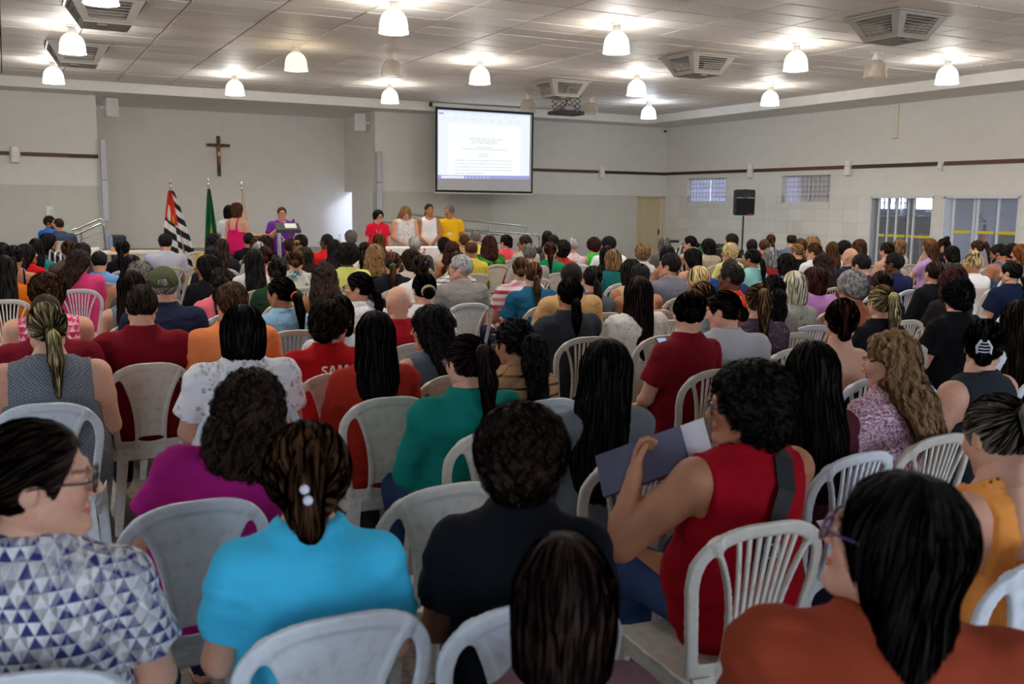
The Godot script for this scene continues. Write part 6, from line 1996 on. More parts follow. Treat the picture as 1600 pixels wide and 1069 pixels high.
func add_torso(g: Grid, j: Dictionary, build: int, grow: float) -> void:
	g.loft(j.pelvis, j.lean, PackedFloat32Array(TORSO_Y), PackedFloat32Array(TORSO_A[build]), PackedFloat32Array(TORSO_B[build]), PackedFloat32Array(TORSO_C), grow, 0.02)

func grid_for(j: Dictionary, cell: float, low: float, high: float) -> Grid:
	var lo := Vector3(-0.33, low, -0.62)
	var hi := Vector3(0.33, high, 0.22)
	for s in [-1, 1]:
		for n in ["elbow", "wrist"]:
			var p: Vector3 = j["%s%d" % [n, s]]
			lo = lo.min(p - Vector3(0.09, 0.09, 0.09))
			hi = hi.max(p + Vector3(0.09, 0.09, 0.09))
	return Grid.new(lo, hi, cell)

func body_mesh(pose: String, build: int, cell: float) -> ArrayMesh:
	var key := "body %s %d %s" % [pose, build, cell]
	if not cache.has(key):
		var j := joints(pose, build)
		var f: float = ARM[build]
		var g := grid_for(j, cell, -0.03, j.neck.y + 0.14)
		add_torso(g, j, build, -0.004)
		g.cone(j.neck - Vector3(0, 0.05, 0), j.head + Vector3(0, -0.02, 0.022), 0.056, 0.050, 0.03)
		for s in [-1, 1]:
			var sh: Vector3 = j["shoulder%d" % s]
			var e: Vector3 = j["elbow%d" % s]
			var w: Vector3 = j["wrist%d" % s]
			g.cone(j.neck + Vector3(0, -0.045, 0.01), sh + Vector3(0, 0.0, 0), 0.045, 0.05 * f, 0.04)
			g.cone(sh, sh.lerp(e, 0.4), 0.054 * f, 0.051 * f, 0.03)
			g.cone(sh.lerp(e, 0.4), e, 0.051 * f, 0.040 * f, 0.02)
			g.cone(e, e.lerp(w, 0.35), 0.041 * f, 0.043 * f, 0.015)
			g.cone(e.lerp(w, 0.35), w, 0.043 * f, 0.027, 0.015)
			var hp: Vector3 = j["hip%d" % s]
			var kn: Vector3 = j["knee%d" % s]
			var an: Vector3 = j["ankle%d" % s]
			g.cone(hp, kn, 0.088 * f, 0.060 * f, 0.03)
			g.cone(kn, kn.lerp(an, 0.35), 0.058 * f, 0.056 * f, 0.02)
			g.cone(kn.lerp(an, 0.35), an, 0.056 * f, 0.038, 0.02)
			g.cone(an, j["toe%d" % s], 0.04, 0.028, 0.02)
		cache[key] = to_mesh(g.nets())
	return cache[key]

# kinds of top: t short sleeves, l long, n sleeveless, s straps, w wide straps, u tube
func shirt_mesh(pose: String, build: int, kind: String, cell: float) -> ArrayMesh:
	var key := "shirt %s %d %s %s" % [pose, build, kind, cell]
	if not cache.has(key):
		var j := joints(pose, build)
		var f: float = ARM[build]
		var low: float = j.pelvis.y - 0.14
		var g := grid_for(j, cell, low - 0.03, j.neck.y + 0.08)
		var grow := 0.010 if cell < 0.02 else 0.014
		add_torso(g, j, build, grow + 0.004)
		# loose cloth about the belly
		g.ell(j.pelvis + Vector3(0, 0.10, -0.03), Vector3(TORSO_A[build][2] + 0.018, 0.16, TORSO_B[build][2] + 0.03), 0.04)
		for s in [-1, 1]:
			var sh: Vector3 = j["shoulder%d" % s]
			var e: Vector3 = j["elbow%d" % s]
			var w: Vector3 = j["wrist%d" % s]
			if kind in ["t", "l", "n"]:
				g.cone(j.neck + Vector3(0, -0.045, 0.01), sh, 0.045 + grow, 0.05 * f + grow, 0.04)
			if kind == "t":
				g.cone(sh, sh.lerp(e, 0.64), 0.054 * f + grow, 0.056 * f + grow + 0.005, 0.02, false, true)
			elif kind == "l":
				g.cone(sh, e, 0.054 * f + grow, 0.046 * f + grow, 0.03)
				g.cone(e, e.lerp(w, 0.93), 0.046 * f + grow, 0.032 + grow, 0.012, false, true)
			elif kind == "n":
				g.cone(sh, sh + Vector3(0.001, 0, 0), 0.05 * f + grow, 0.05 * f + grow, 0.02)
		if kind in ["t", "l", "n"]:
			g.cone(j.neck + Vector3(0, -0.075, 0.0), j.neck + Vector3(0, 0.022, -0.006), 0.098 if build != 0 else 0.090, 0.078, 0.03, false, true)
		if cell < 0.02:
			var fn := FastNoiseLite.new()
			fn.seed = build * 7 + pose.length()
			fn.frequency = 1.0
			fn.fractal_type = FastNoiseLite.FRACTAL_RIDGED
			fn.fractal_octaves = 2
			g.rough(fn, 0.009, Vector3(4, 8, 4), -0.007)
		# neck opening, hem, sleeve ends
		var nk: Vector3 = j.neck
		var wide := 0.060 if kind in ["t", "l"] else 0.085
		g.cone(nk + Vector3(0, 0.030, -0.030), nk + Vector3(0, 0.16, -0.03), wide, wide + 0.05, 0.006, true)
		g.keep(Vector3(0, -1, 0), -low)
		g.keep(Vector3(0, 1, 0), nk.y + 0.05)
		for s in [-1, 1]:
			var sh: Vector3 = j["shoulder%d" % s]
			if kind == "n":
				g.cut_box(Vector3(sh.x - 0.012 if s == 1 else -0.6, sh.y - 0.115, -0.5), Vector3(0.6 if s == 1 else sh.x + 0.012, 2.2, 0.5))
		if kind in ["s", "w"]:
			var half := 0.013 if kind == "s" else 0.028
			var y0: float = j.pelvis.y + 0.315
			g.cut_box(Vector3(-0.082 + half, y0, -0.4), Vector3(0.082 - half, 2.2, 0.4))
			for s in [-1, 1]:
				g.cut_box(Vector3(0.082 + half if s == 1 else -0.6, y0 - 0.03, -0.4), Vector3(0.6 if s == 1 else -0.082 - half, 2.2, 0.4))
		elif kind == "u":
			g.keep(Vector3(0, 1, 0), j.pelvis.y + 0.27)
		cache[key] = to_mesh(g.nets())
	return cache[key]

func trousers_mesh(pose: String, build: int, cell: float, skirt := false) -> ArrayMesh:
	var key := "trousers %s %d %s %s" % [pose, build, cell, skirt]
	if not cache.has(key):
		var j := joints(pose, build)
		var f: float = ARM[build]
		var g := Grid.new(Vector3(-0.36, 0.0, -0.62), Vector3(0.36, j.pelvis.y + 0.14, 0.24), cell)
		add_torso(g, j, build, 0.008)
		for s in [-1, 1]:
			var hp: Vector3 = j["hip%d" % s]
			var kn: Vector3 = j["knee%d" % s]
			var an: Vector3 = j["ankle%d" % s]
			g.cone(hp, kn, 0.098 * f, 0.074 * f, 0.03)
			if not skirt:
				g.cone(kn, an, 0.072 * f, 0.056, 0.02)
		if skirt:
			g.cone(j.pelvis - Vector3(0, 0.05, 0), Vector3(0, 0.45, 0), 0.165, 0.19, 0.04)
			g.keep(Vector3(0, -1, 0), -0.42)
		g.keep(Vector3(0, 1, 0), j.pelvis.y + 0.06)
		g.keep(Vector3(0, -1, 0), -0.10)
		cache[key] = to_mesh(g.nets())
	return cache[key]

func head_mesh(cell: float) -> ArrayMesh:
	var key := "head %s" % cell
	if not cache.has(key):
		var g := Grid.new(Vector3(-0.1, -0.19, -0.135), Vector3(0.1, 0.135, 0.125), cell)
		g.ell(Vector3(0, 0.025, 0.012), Vector3(0.073, 0.088, 0.094), 0.02)
		g.ell(Vector3(0, -0.03, -0.028), Vector3(0.060, 0.078, 0.062), 0.03)
		for s in [-1, 1]:
			g.cone(Vector3(0.048 * s, -0.055, -0.005), Vector3(0.012 * s, -0.096, -0.062), 0.020, 0.018, 0.03)
			g.ell(Vector3(0.036 * s, -0.022, -0.062), Vector3(0.026, 0.026, 0.024), 0.02)
		g.cone(Vector3(-0.034, 0.022, -0.080), Vector3(0.034, 0.022, -0.080), 0.0125, 0.0125, 0.014)
		g.ell(Vector3(0, -0.098, -0.074), Vector3(0.020, 0.017, 0.018), 0.02)
		for s in [-1, 1]:
			g.ell(Vector3(0.031 * s, 0.003, -0.100), Vector3(0.018, 0.012, 0.016), 0.010, true)
			g.ell(Vector3(0.031 * s, 0.002, -0.079), Vector3(0.0135, 0.0125, 0.0125), 0.003)
		g.cone(Vector3(0, 0.014, -0.088), Vector3(0, -0.026, -0.108), 0.0075, 0.0115, 0.012)
		for s in [-1, 1]:
			g.ell(Vector3(0.0125 * s, -0.029, -0.098), Vector3(0.0085, 0.0075, 0.010), 0.006)
		g.cone(Vector3(-0.017, -0.057, -0.086), Vector3(0.017, -0.057, -0.086), 0.0070, 0.0070, 0.005)
		g.cone(Vector3(-0.013, -0.068, -0.085), Vector3(0.013, -0.068, -0.085), 0.0078, 0.0078, 0.005)
		for s in [-1, 1]:
			g.ell(Vector3(0.075 * s, -0.004, 0.014), Vector3(0.0085, 0.031, 0.019), 0.006)
			g.ell(Vector3(0.085 * s, 0.0, 0.008), Vector3(0.006, 0.017, 0.010), 0.004, true)
		g.cone(Vector3(0, -0.05, 0.022), Vector3(0, -0.115, 0.024), 0.050, 0.046, 0.03)
		var n := g.nets()
		var cols := PackedColorArray()
		for p in n[0]:
			var c := Color.WHITE
			if p.z < -0.078 and absf(p.y + 0.0625) < 0.013 - absf(p.x) * 0.25 and absf(p.x) < 0.026:
				c = Color(0.78, 0.42, 0.42)
			elif p.z < -0.06 and absf(p.x) > 0.012 and absf(p.x) < 0.052 and absf(p.y - 0.027 + absf(absf(p.x) - 0.03) * 0.25) < 0.0042:
				c = Color(0.30, 0.25, 0.22)
			elif p.z < -0.05 and p.y > -0.05 and p.y < -0.01 and absf(p.x) > 0.02:
				c = Color(1.0, 0.90, 0.88)
			cols.append(c)
		cache[key] = to_mesh(n, cols)
	return cache[key]

# a relaxed right hand: wrist at the origin, fingers to -z, back of the hand up, thumb at -x
func hand_mesh(cell: float, curl: float, left: bool) -> ArrayMesh:
	var key := "hand %s %s %s" % [cell, curl, left]
	if not cache.has(key):
		var g := Grid.new(Vector3(-0.075, -0.09, -0.21), Vector3(0.06, 0.04, 0.04), cell)
		g.cone(Vector3(0, 0, 0.03), Vector3(0, 0, -0.02), 0.027, 0.026, 0.01)
		for x in [-0.022, 0.0, 0.02]:
			g.cone(Vector3(x * 0.6, 0, -0.015), Vector3(x, 0, -0.085), 0.017, 0.0145, 0.014)
		var k := 0
		for fx in [[-0.031, 0.070], [-0.010, 0.078], [0.011, 0.073], [0.031, 0.056]]:
			var p := Vector3(fx[0], 0.002, -0.09)
			var a := curl * 0.35
			var dirx: float = fx[0] * 1.2
			for seg in 3:
				var q: Vector3 = p + Vector3(dirx * (0.35 if seg == 0 else 0.0), -sin(a), -cos(a)).normalized() * fx[1] * [0.45, 0.30, 0.25][seg]
				g.cone(p, q, 0.0092 - 0.0007 * seg, 0.0088 - 0.0008 * seg, 0.003)
				p = q
				a += curl
			k += 1
		g.cone(Vector3(-0.016, -0.006, -0.015), Vector3(-0.042, -0.012, -0.052), 0.015, 0.0115, 0.01)
		g.cone(Vector3(-0.042, -0.012, -0.052), Vector3(-0.050, -0.020, -0.082), 0.0105, 0.0095, 0.003)
		g.cone(Vector3(-0.050, -0.020, -0.082), Vector3(-0.046, -0.026, -0.104), 0.0095, 0.0078, 0.003)
		var n := g.nets()
		if left:
			var flip := Vector3(-1, 1, 1)
			for i in n[0].size():
				n[0][i] *= flip
				n[1][i] *= flip
			var t: PackedInt32Array = n[2]
			for i in range(0, t.size(), 3):
				var q := t[i]
				t[i] = t[i + 1]
				t[i + 1] = q
			n[2] = t
		cache[key] = to_mesh(n)
	return cache[key]

# ---------------------------------------------------------------- hair, in head axes
func skull(g: Grid, t: float, k := 0.01) -> void:
	g.ell(Vector3(0, 0.027, 0.014), Vector3(0.074 + t, 0.087 + t, 0.094 + t), k)

func hl(g: Grid, rows: Array, grow := 0.0, k := 0.03) -> void:
	var y := PackedFloat32Array()
	var a := PackedFloat32Array()
	var b := PackedFloat32Array()
	var c := PackedFloat32Array()
	for r in rows:
		y.append(r[0])
		a.append(r[1])
		b.append(r[2])
		c.append(r[3])
	g.loft(Vector3.ZERO, 0.0, y, a, b, c, grow, k)

func hair_mesh(style: String, hi: bool) -> ArrayMesh:
	var key := "hair %s %s" % [style, hi]
	if cache.has(key):
		return cache[key]
	var cell := 0.0055 if hi else 0.008
	var low := -0.13
	var far := 0.13
	var sidew := 0.12
	if style in ["long", "mid", "longwavy", "halfup", "braid"]:
		low = -0.50
		far = 0.20
		sidew = 0.16
	elif style in ["pony", "hpony", "curlpony", "wavy"]:
		low = -0.34
		far = 0.24
		sidew = 0.16
	elif style in ["afro", "afro2", "afroS", "bun", "tbun", "clip", "bob", "lowclip"]:
		low = -0.17
		far = 0.18
		sidew = 0.16
	var g := Grid.new(Vector3(-sidew, low, -0.15), Vector3(sidew, 0.19, far), cell)
	var fn := FastNoiseLite.new()
	fn.seed = style.hash() % 1000
	fn.frequency = 1.0
	fn.fractal_octaves = 2
	var amp := 0.004
	var sc := Vector3(60, 9, 60)
	var target := Vector3.ZERO      # where tied hair runs to; zero: it falls
	var curly := 0.0
	var face := true
	var tied := false
	match style:
		"crop":
			skull(g, 0.013)
		"buzz":
			skull(g, 0.006)
			amp = 0.001
		"bald":
			skull(g, 0.0015)
			g.ell(Vector3(0, 0.085, -0.02), Vector3(0.10, 0.085, 0.118), 0.01, true)
			amp = 0.0
		"ring":
			skull(g, 0.008)
			g.ell(Vector3(0, 0.105, -0.015), Vector3(0.062, 0.060, 0.095), 0.01, true)
			amp = 0.003
		"curlyS":
			skull(g, 0.024)
			g.ell(Vector3(0, -0.02, 0.055), Vector3(0.078, 0.075, 0.066), 0.02)
			amp = 0.012
			sc = Vector3(42, 42, 42)
			curly = 0.010
		"afro":
			g.ell(Vector3(0, 0.04, 0.022), Vector3(0.132, 0.122, 0.132), 0.01)
			amp = 0.013
			sc = Vector3(42, 42, 42)
			curly = 0.008
		"afroS":
			g.ell(Vector3(0, 0.032, 0.018), Vector3(0.107, 0.113, 0.116), 0.01)
			g.ell(Vector3(0, -0.045, 0.050), Vector3(0.078, 0.060, 0.060), 0.03)
			amp = 0.012
			sc = Vector3(44, 44, 44)
			curly = 0.009
		"afro2":
			g.ell(Vector3(0, 0.035, 0.030), Vector3(0.128, 0.114, 0.130), 0.01)
			g.ell(Vector3(0, -0.05, 0.055), Vector3(0.112, 0.080, 0.088), 0.03)
			amp = 0.016
			sc = Vector3(36, 36, 36)
			curly = 0.012
		"bob":
			skull(g, 0.015)
			hl(g, [[-0.135, 0.074, 0.062, 0.030], [-0.11, 0.090, 0.078, 0.030], [-0.05, 0.098, 0.092, 0.024], [0.0, 0.094, 0.096, 0.018], [0.04, 0.084, 0.090, 0.016]])
		"long":
			skull(g, 0.014)
			hl(g, [[-0.46, 0.040, 0.010, 0.150], [-0.42, 0.075, 0.020, 0.150], [-0.32, 0.098, 0.030, 0.145], [-0.22, 0.104, 0.045, 0.115], [-0.13, 0.100, 0.070, 0.065], [-0.05, 0.096, 0.088, 0.030], [0.0, 0.092, 0.095, 0.018], [0.04, 0.083, 0.09, 0.015]])
		"mid":
			skull(g, 0.015)
			hl(g, [[-0.30, 0.050, 0.014, 0.125], [-0.27, 0.085, 0.026, 0.125], [-0.20, 0.105, 0.045, 0.105], [-0.13, 0.104, 0.068, 0.065], [-0.05, 0.098, 0.088, 0.030], [0.0, 0.092, 0.095, 0.018], [0.04, 0.083, 0.09, 0.015]])
		"longwavy", "halfup":
			skull(g, 0.020 if style == "longwavy" else 0.012)
			hl(g, [[-0.42, 0.05, 0.015, 0.145], [-0.36, 0.095, 0.032, 0.145], [-0.26, 0.125, 0.050, 0.125], [-0.15, 0.125, 0.075, 0.080], [-0.06, 0.110, 0.092, 0.034], [0.0, 0.098, 0.098, 0.020], [0.04, 0.086, 0.092, 0.015]])
			amp = 0.016
			sc = Vector3(32, 16, 32)
			curly = 0.009
		"wavy":
			skull(g, 0.030)
			hl(g, [[-0.24, 0.08, 0.04, 0.09], [-0.19, 0.130, 0.070, 0.085], [-0.10, 0.135, 0.095, 0.050], [0.0, 0.115, 0.108, 0.022], [0.05, 0.095, 0.10, 0.016]])
			amp = 0.018
			sc = Vector3(34, 22, 34)
			curly = 0.010
		"pony":
			skull(g, 0.011)
			tied = true
			target = Vector3(0, -0.012, 0.112)
			g.cone(target, Vector3(0, -0.035, 0.142), 0.020, 0.028, 0.012)
			g.cone(Vector3(0, -0.035, 0.142), Vector3(0.004, -0.14, 0.158), 0.030, 0.032, 0.01)
			g.cone(Vector3(0.004, -0.14, 0.158), Vector3(0.006, -0.29, 0.150), 0.032, 0.010, 0.01)
		"hpony":
			skull(g, 0.011)
			tied = true
			target = Vector3(0, 0.052, 0.108)
			g.cone(target, Vector3(0, 0.055, 0.142), 0.020, 0.030, 0.012)
			g.cone(Vector3(0, 0.055, 0.142), Vector3(0.004, -0.07, 0.172), 0.032, 0.036, 0.01)
			g.cone(Vector3(0.004, -0.07, 0.172), Vector3(0.01, -0.28, 0.150), 0.036, 0.010, 0.01)
		"curlpony":
			skull(g, 0.012)
			tied = true
			target = Vector3(0, 0.01, 0.112)
			g.ell(Vector3(0, -0.02, 0.145), Vector3(0.062, 0.060, 0.055), 0.02)
			g.ell(Vector3(0, -0.11, 0.150), Vector3(0.070, 0.085, 0.055), 0.03)
			g.ell(Vector3(0, -0.22, 0.150), Vector3(0.052, 0.085, 0.042), 0.03)
			amp = 0.012
			sc = Vector3(34, 34, 34)
			curly = 0.010
		"bun":
			skull(g, 0.012)
			tied = true
			target = Vector3(0, -0.025, 0.115)
			g.ell(Vector3(0, -0.028, 0.122), Vector3(0.046, 0.042, 0.036), 0.012)
		"tbun":
			skull(g, 0.012)
			tied = true
			target = Vector3(0, 0.10, 0.065)
			g.ell(Vector3(0, 0.118, 0.072), Vector3(0.044, 0.038, 0.044), 0.012)
			amp = 0.006
		"clip":
			skull(g, 0.014)
			tied = true
			target = Vector3(0.0, 0.0, 0.115)
			g.cone(Vector3(0.004, 0.062, 0.098), Vector3(0, -0.055, 0.108), 0.030, 0.034, 0.02)
			g.cone(Vector3(0.004, 0.062, 0.098), Vector3(0.030, 0.050, 0.125), 0.022, 0.010, 0.01)
			amp = 0.007
		"lowclip":
			skull(g, 0.016)
			tied = true
			target = Vector3(0.0, -0.035, 0.112)
			g.ell(Vector3(0, 0.005, 0.035), Vector3(0.092, 0.085, 0.088), 0.03)
			g.cone(Vector3(0, -0.02, 0.085), Vector3(0, -0.075, 0.100), 0.050, 0.034, 0.03)
			g.cone(Vector3(0, -0.07, 0.100), Vector3(0.01, -0.105, 0.112), 0.040, 0.032, 0.02)
			g.cone(Vector3(0.0, -0.02, 0.10), Vector3(0.055, -0.055, 0.10), 0.030, 0.014, 0.02)
			amp = 0.007
		"braid":
			skull(g, 0.012)
			target = Vector3(0.01, -0.05, 0.105)
			tied = true
			for i in 8:
				g.ell(Vector3(0.016 + (0.008 if i % 2 else -0.008), -0.06 - 0.042 * i, 0.118 + minf(0.035, 0.012 * i)), Vector3(0.024 - 0.001 * i, 0.030, 0.020), 0.006)
	if amp > 0.0:
		g.rough(fn, amp, sc)
	if style == "halfup":
		tied = true
	# the face and the ears stay free
	if style in ["afro", "afro2", "afroS", "curlyS"]:
		g.ell(Vector3(0, -0.045, -0.118), Vector3(0.074, 0.118, 0.088), 0.012, true)
	elif style in ["bob", "long", "mid", "longwavy", "wavy", "halfup"]:
		g.ell(Vector3(0, -0.055, -0.112), Vector3(0.068, 0.130, 0.100), 0.012, true)
		if style == "halfup":
			g.ell(Vector3(0, -0.037, -0.112), Vector3(0.12, 0.125, 0.112), 0.010, true)
			g.cone(Vector3(-0.12, -0.03, -0.02), Vector3(-0.06, -0.03, -0.02), 0.045, 0.045, 0.01, true)
			g.cone(Vector3(0.12, -0.03, -0.02), Vector3(0.06, -0.03, -0.02), 0.045, 0.045, 0.01, true)
	else:
		g.ell(Vector3(0, -0.037, -0.112), Vector3(0.092, 0.114, 0.098), 0.010, true)
		for s in [-1, 1]:
			g.ell(Vector3(0.088 * s, -0.030, 0.0), Vector3(0.034, 0.046, 0.034), 0.008, true)
		# nape line
		if style in ["crop", "buzz", "ring", "bald"]:
			g.cut_box(Vector3(-0.2, -0.3, -0.2), Vector3(0.2, -0.058, 0.2))
			g.cone(Vector3(0, -0.075, -0.02), Vector3(0, -0.20, 0.03), 0.068, 0.08, 0.01, true)
	var net := g.nets()
	var m := to_mesh(net)
	# strands lie along the way the hair runs
	var count := (3200 if hi else 420)
	if style in ["buzz", "bald"]:
		count = 0
	elif style in ["crop", "ring"]:
		count = int(count * 0.6)
	var rng := RandomNumberGenerator.new()
	rng.seed = 11 + style.length()
	var V := PackedVector3Array()
	var N := PackedVector3Array()
	var C := PackedColorArray()
	var I := PackedInt32Array()
	var vs: PackedVector3Array = net[0]
	var ns: PackedVector3Array = net[1]
	var steps := 7 if curly == 0.0 else 9
	for q in count:
		var at := rng.randi() % vs.size()
		var p: Vector3 = vs[at] + ns[at] * 0.0008
		var lenf := rng.randf_range(0.5, 1.1)
		var step := (0.013 if curly == 0.0 else 0.006) * lenf
		if style in ["crop", "ring"]:
			step = 0.005 * lenf
		elif style in ["long", "mid"]:
			step = 0.02 * lenf
		var thick := rng.randf_range(0.0005, 0.0010) * (1.0 if hi else 2.2)
		var tone := rng.randf_range(0.6, 1.0)
		var col := Color(tone, tone, tone)
		var phase := rng.randf() * TAU
		var turn := rng.randf_range(0.9, 1.5)
		var lift := rng.randf_range(0.0, 0.003)
		var first := V.size()
		for s in steps:
			var n := g.grad(p)
			var flow := Vector3(0, -1, 0)
			if target != Vector3.ZERO and p.z < target.z + 0.012 and p.y > -0.12:
				flow = target - p
			elif p.y > -0.03 and not tied:
				flow = Vector3(p.x * 2.0, -0.12, (p.z - 0.03) * 2.0) + Vector3(0, -0.06, 0.05)
			flow = (flow - n * flow.dot(n)).normalized()
			var side := n.cross(flow)
			var pos := p + n * lift
			if curly > 0.0:
				var a := phase + turn * s
				pos += side * cos(a) * curly * 0.6 + n * (sin(a) * 0.5 + 0.35) * curly * 0.6
			var th := thick * (1.0 - 0.75 * absf(s / float(steps - 1) * 2.0 - 1.0))
			V.append(pos + side * th)
			V.append(pos - side * th)
			V.append(pos + n * th)
			N.append((side + n * 0.3).normalized())
			N.append((-side + n * 0.3).normalized())
			N.append(n)
			C.append(col)
			C.append(col)
			C.append(col)
			if s:
				var b := first + s * 3
				for e in [[0, 2], [2, 1]]:
					I.append_array(PackedInt32Array([b - 3 + e[0], b + e[1], b + e[0], b - 3 + e[0], b - 3 + e[1], b + e[1]]))
			p += flow * step
			p -= n * (g.sample(p)) * 0.9
	if count:
		var st := SurfaceTool.new()
		st.append_from(m, 0, Transform3D.IDENTITY)
		st.append_from(to_mesh([V, N, I], C), 0, Transform3D.IDENTITY)
		m = st.commit()
	cache[key] = m
	return m

func glasses_mesh() -> ArrayMesh:
	if not cache.has("glasses"):
		var st := new_st()
		for s in [-1, 1]:
			var pts := []
			for i in 17:
				var a := TAU * i / 16.0
				pts.append(Vector3(0.032 * s + 0.025 * signf(cos(a)) * pow(absf(cos(a)), 0.6), -0.002 + 0.019 * signf(sin(a)) * pow(absf(sin(a)), 0.6), -0.106 + absf(cos(a) * 0.5 + 0.5 * s * signf(s)) * 0.004))
			tube(st, pts, 0.0028, 6, false)
			tube(st, [Vector3(0.056 * s, 0.006, -0.103), Vector3(0.074 * s, 0.006, -0.085), Vector3(0.080 * s, 0.008, -0.02), Vector3(0.080 * s, 0.002, 0.02)], 0.0022, 6)
		tube(st, [Vector3(-0.008, 0.004, -0.108), Vector3(0, 0.007, -0.112), Vector3(0.008, 0.004, -0.108)], 0.002, 6)
		cache.glasses = st.commit()
		var lens := new_st()
		for s in [-1, 1]:
			box(lens, Vector3(0.032 * s, -0.002, -0.105), Vector3(0.046, 0.034, 0.0015), 0.0005)
		cache.lenses = lens.commit()
	return cache.glasses
func eyes_mesh() -> ArrayMesh:
	if not cache.has("eyes"):
		var g := Grid.new(Vector3(-0.06, -0.02, -0.11), Vector3(0.06, 0.025, -0.06), 0.0022)
		for s in [-1, 1]:
			g.ell(Vector3(0.031 * s, 0.002, -0.0815), Vector3(0.0118, 0.0075, 0.0118), 0.001)
		var n := g.nets()
		var c := PackedColorArray()
		for p in n[0]:
			var r := Vector2(absf(p.x) - 0.031, p.y - 0.002).length()
			c.append(Color(0.02, 0.015, 0.01) if r < 0.0026 else Color(0.10, 0.05, 0.03) if r < 0.0056 else Color(0.75, 0.72, 0.70))
		cache.eyes = to_mesh(n, c)
	return cache.eyes
# ---------------------------------------------------------------- a person from one row of the table
const SKIN := {"l": "d9a488", "m": "b27a58", "d": "6a4230"}
const HAIR := {"bk": "17120f", "db": "2e1d15", "br": "55361f", "lb": "94704a", "bl": "e4c88e", "wb": "e6dab8", "as": "857a69", "gr": "a3a09c", "sg": "6e6963", "rd": "3c1812", "au": "8a4f2a", "st": "9c7866"}

func skin_mat(k: String) -> StandardMaterial3D:
	var key := "skin " + k
	if not mats.has(key):
		var m := StandardMaterial3D.new()
		m.albedo_color = Color.html(SKIN[k])
		m.vertex_color_use_as_albedo = true
		m.albedo_texture = noise_tex("skin", 0.03, 4, ramp([[0.0, "f4ebe8"], [0.5, "fdf9f8"], [1.0, "ffffff"]]))
		m.uv1_triplanar = true
		m.uv1_scale = Vector3(3, 3, 3)
		m.roughness = 0.52
		m.metallic_specular = 0.4
		m.subsurf_scatter_enabled = true
		m.subsurf_scatter_strength = 0.05
		mats[key] = m
	return mats[key]

func hair_mat(k: String) -> StandardMaterial3D:
	var key := "hair " + k
	if not mats.has(key):
		var m := StandardMaterial3D.new()
		m.albedo_color = Color.html(HAIR[k])
		m.vertex_color_use_as_albedo = true
		m.roughness = 0.62
		m.metallic_specular = 0.28
		mats[key] = m
	return mats[key]

func cloth_mat(hex: String, pattern: String) -> StandardMaterial3D:
	var key := "cloth %s %s" % [hex, pattern]
	if not mats.has(key):
		var m := StandardMaterial3D.new()
		m.roughness = 0.92
		m.metallic_specular = 0.25
		m.normal_enabled = true
		m.normal_texture = noise_tex("weave", 0.012, 5, null, true, 9.0)
		m.normal_scale = 0.35
		m.normal_scale = 0.45
		m.uv1_triplanar = true
		if pattern in ["-", "sam"]:
			m.albedo_color = Color.html(hex)
			m.uv1_scale = Vector3(4, 4, 4)
		else:
			m.albedo_color = Color.WHITE
			m.albedo_texture = cloth_tex(hex, pattern)
			var s: float = {"tri": 4.5, "dots": 16.0, "trees": 6.0, "vstripe": 8.0, "hstripe": 8.0, "rstripe": 7.0, "bstripe": 6.0, "palm": 3.0, "tiedye": 3.0, "marble": 1.6}.get(pattern, 5.0)
			m.uv1_scale = Vector3(s, s, s)
		mats[key] = m
	return mats[key]

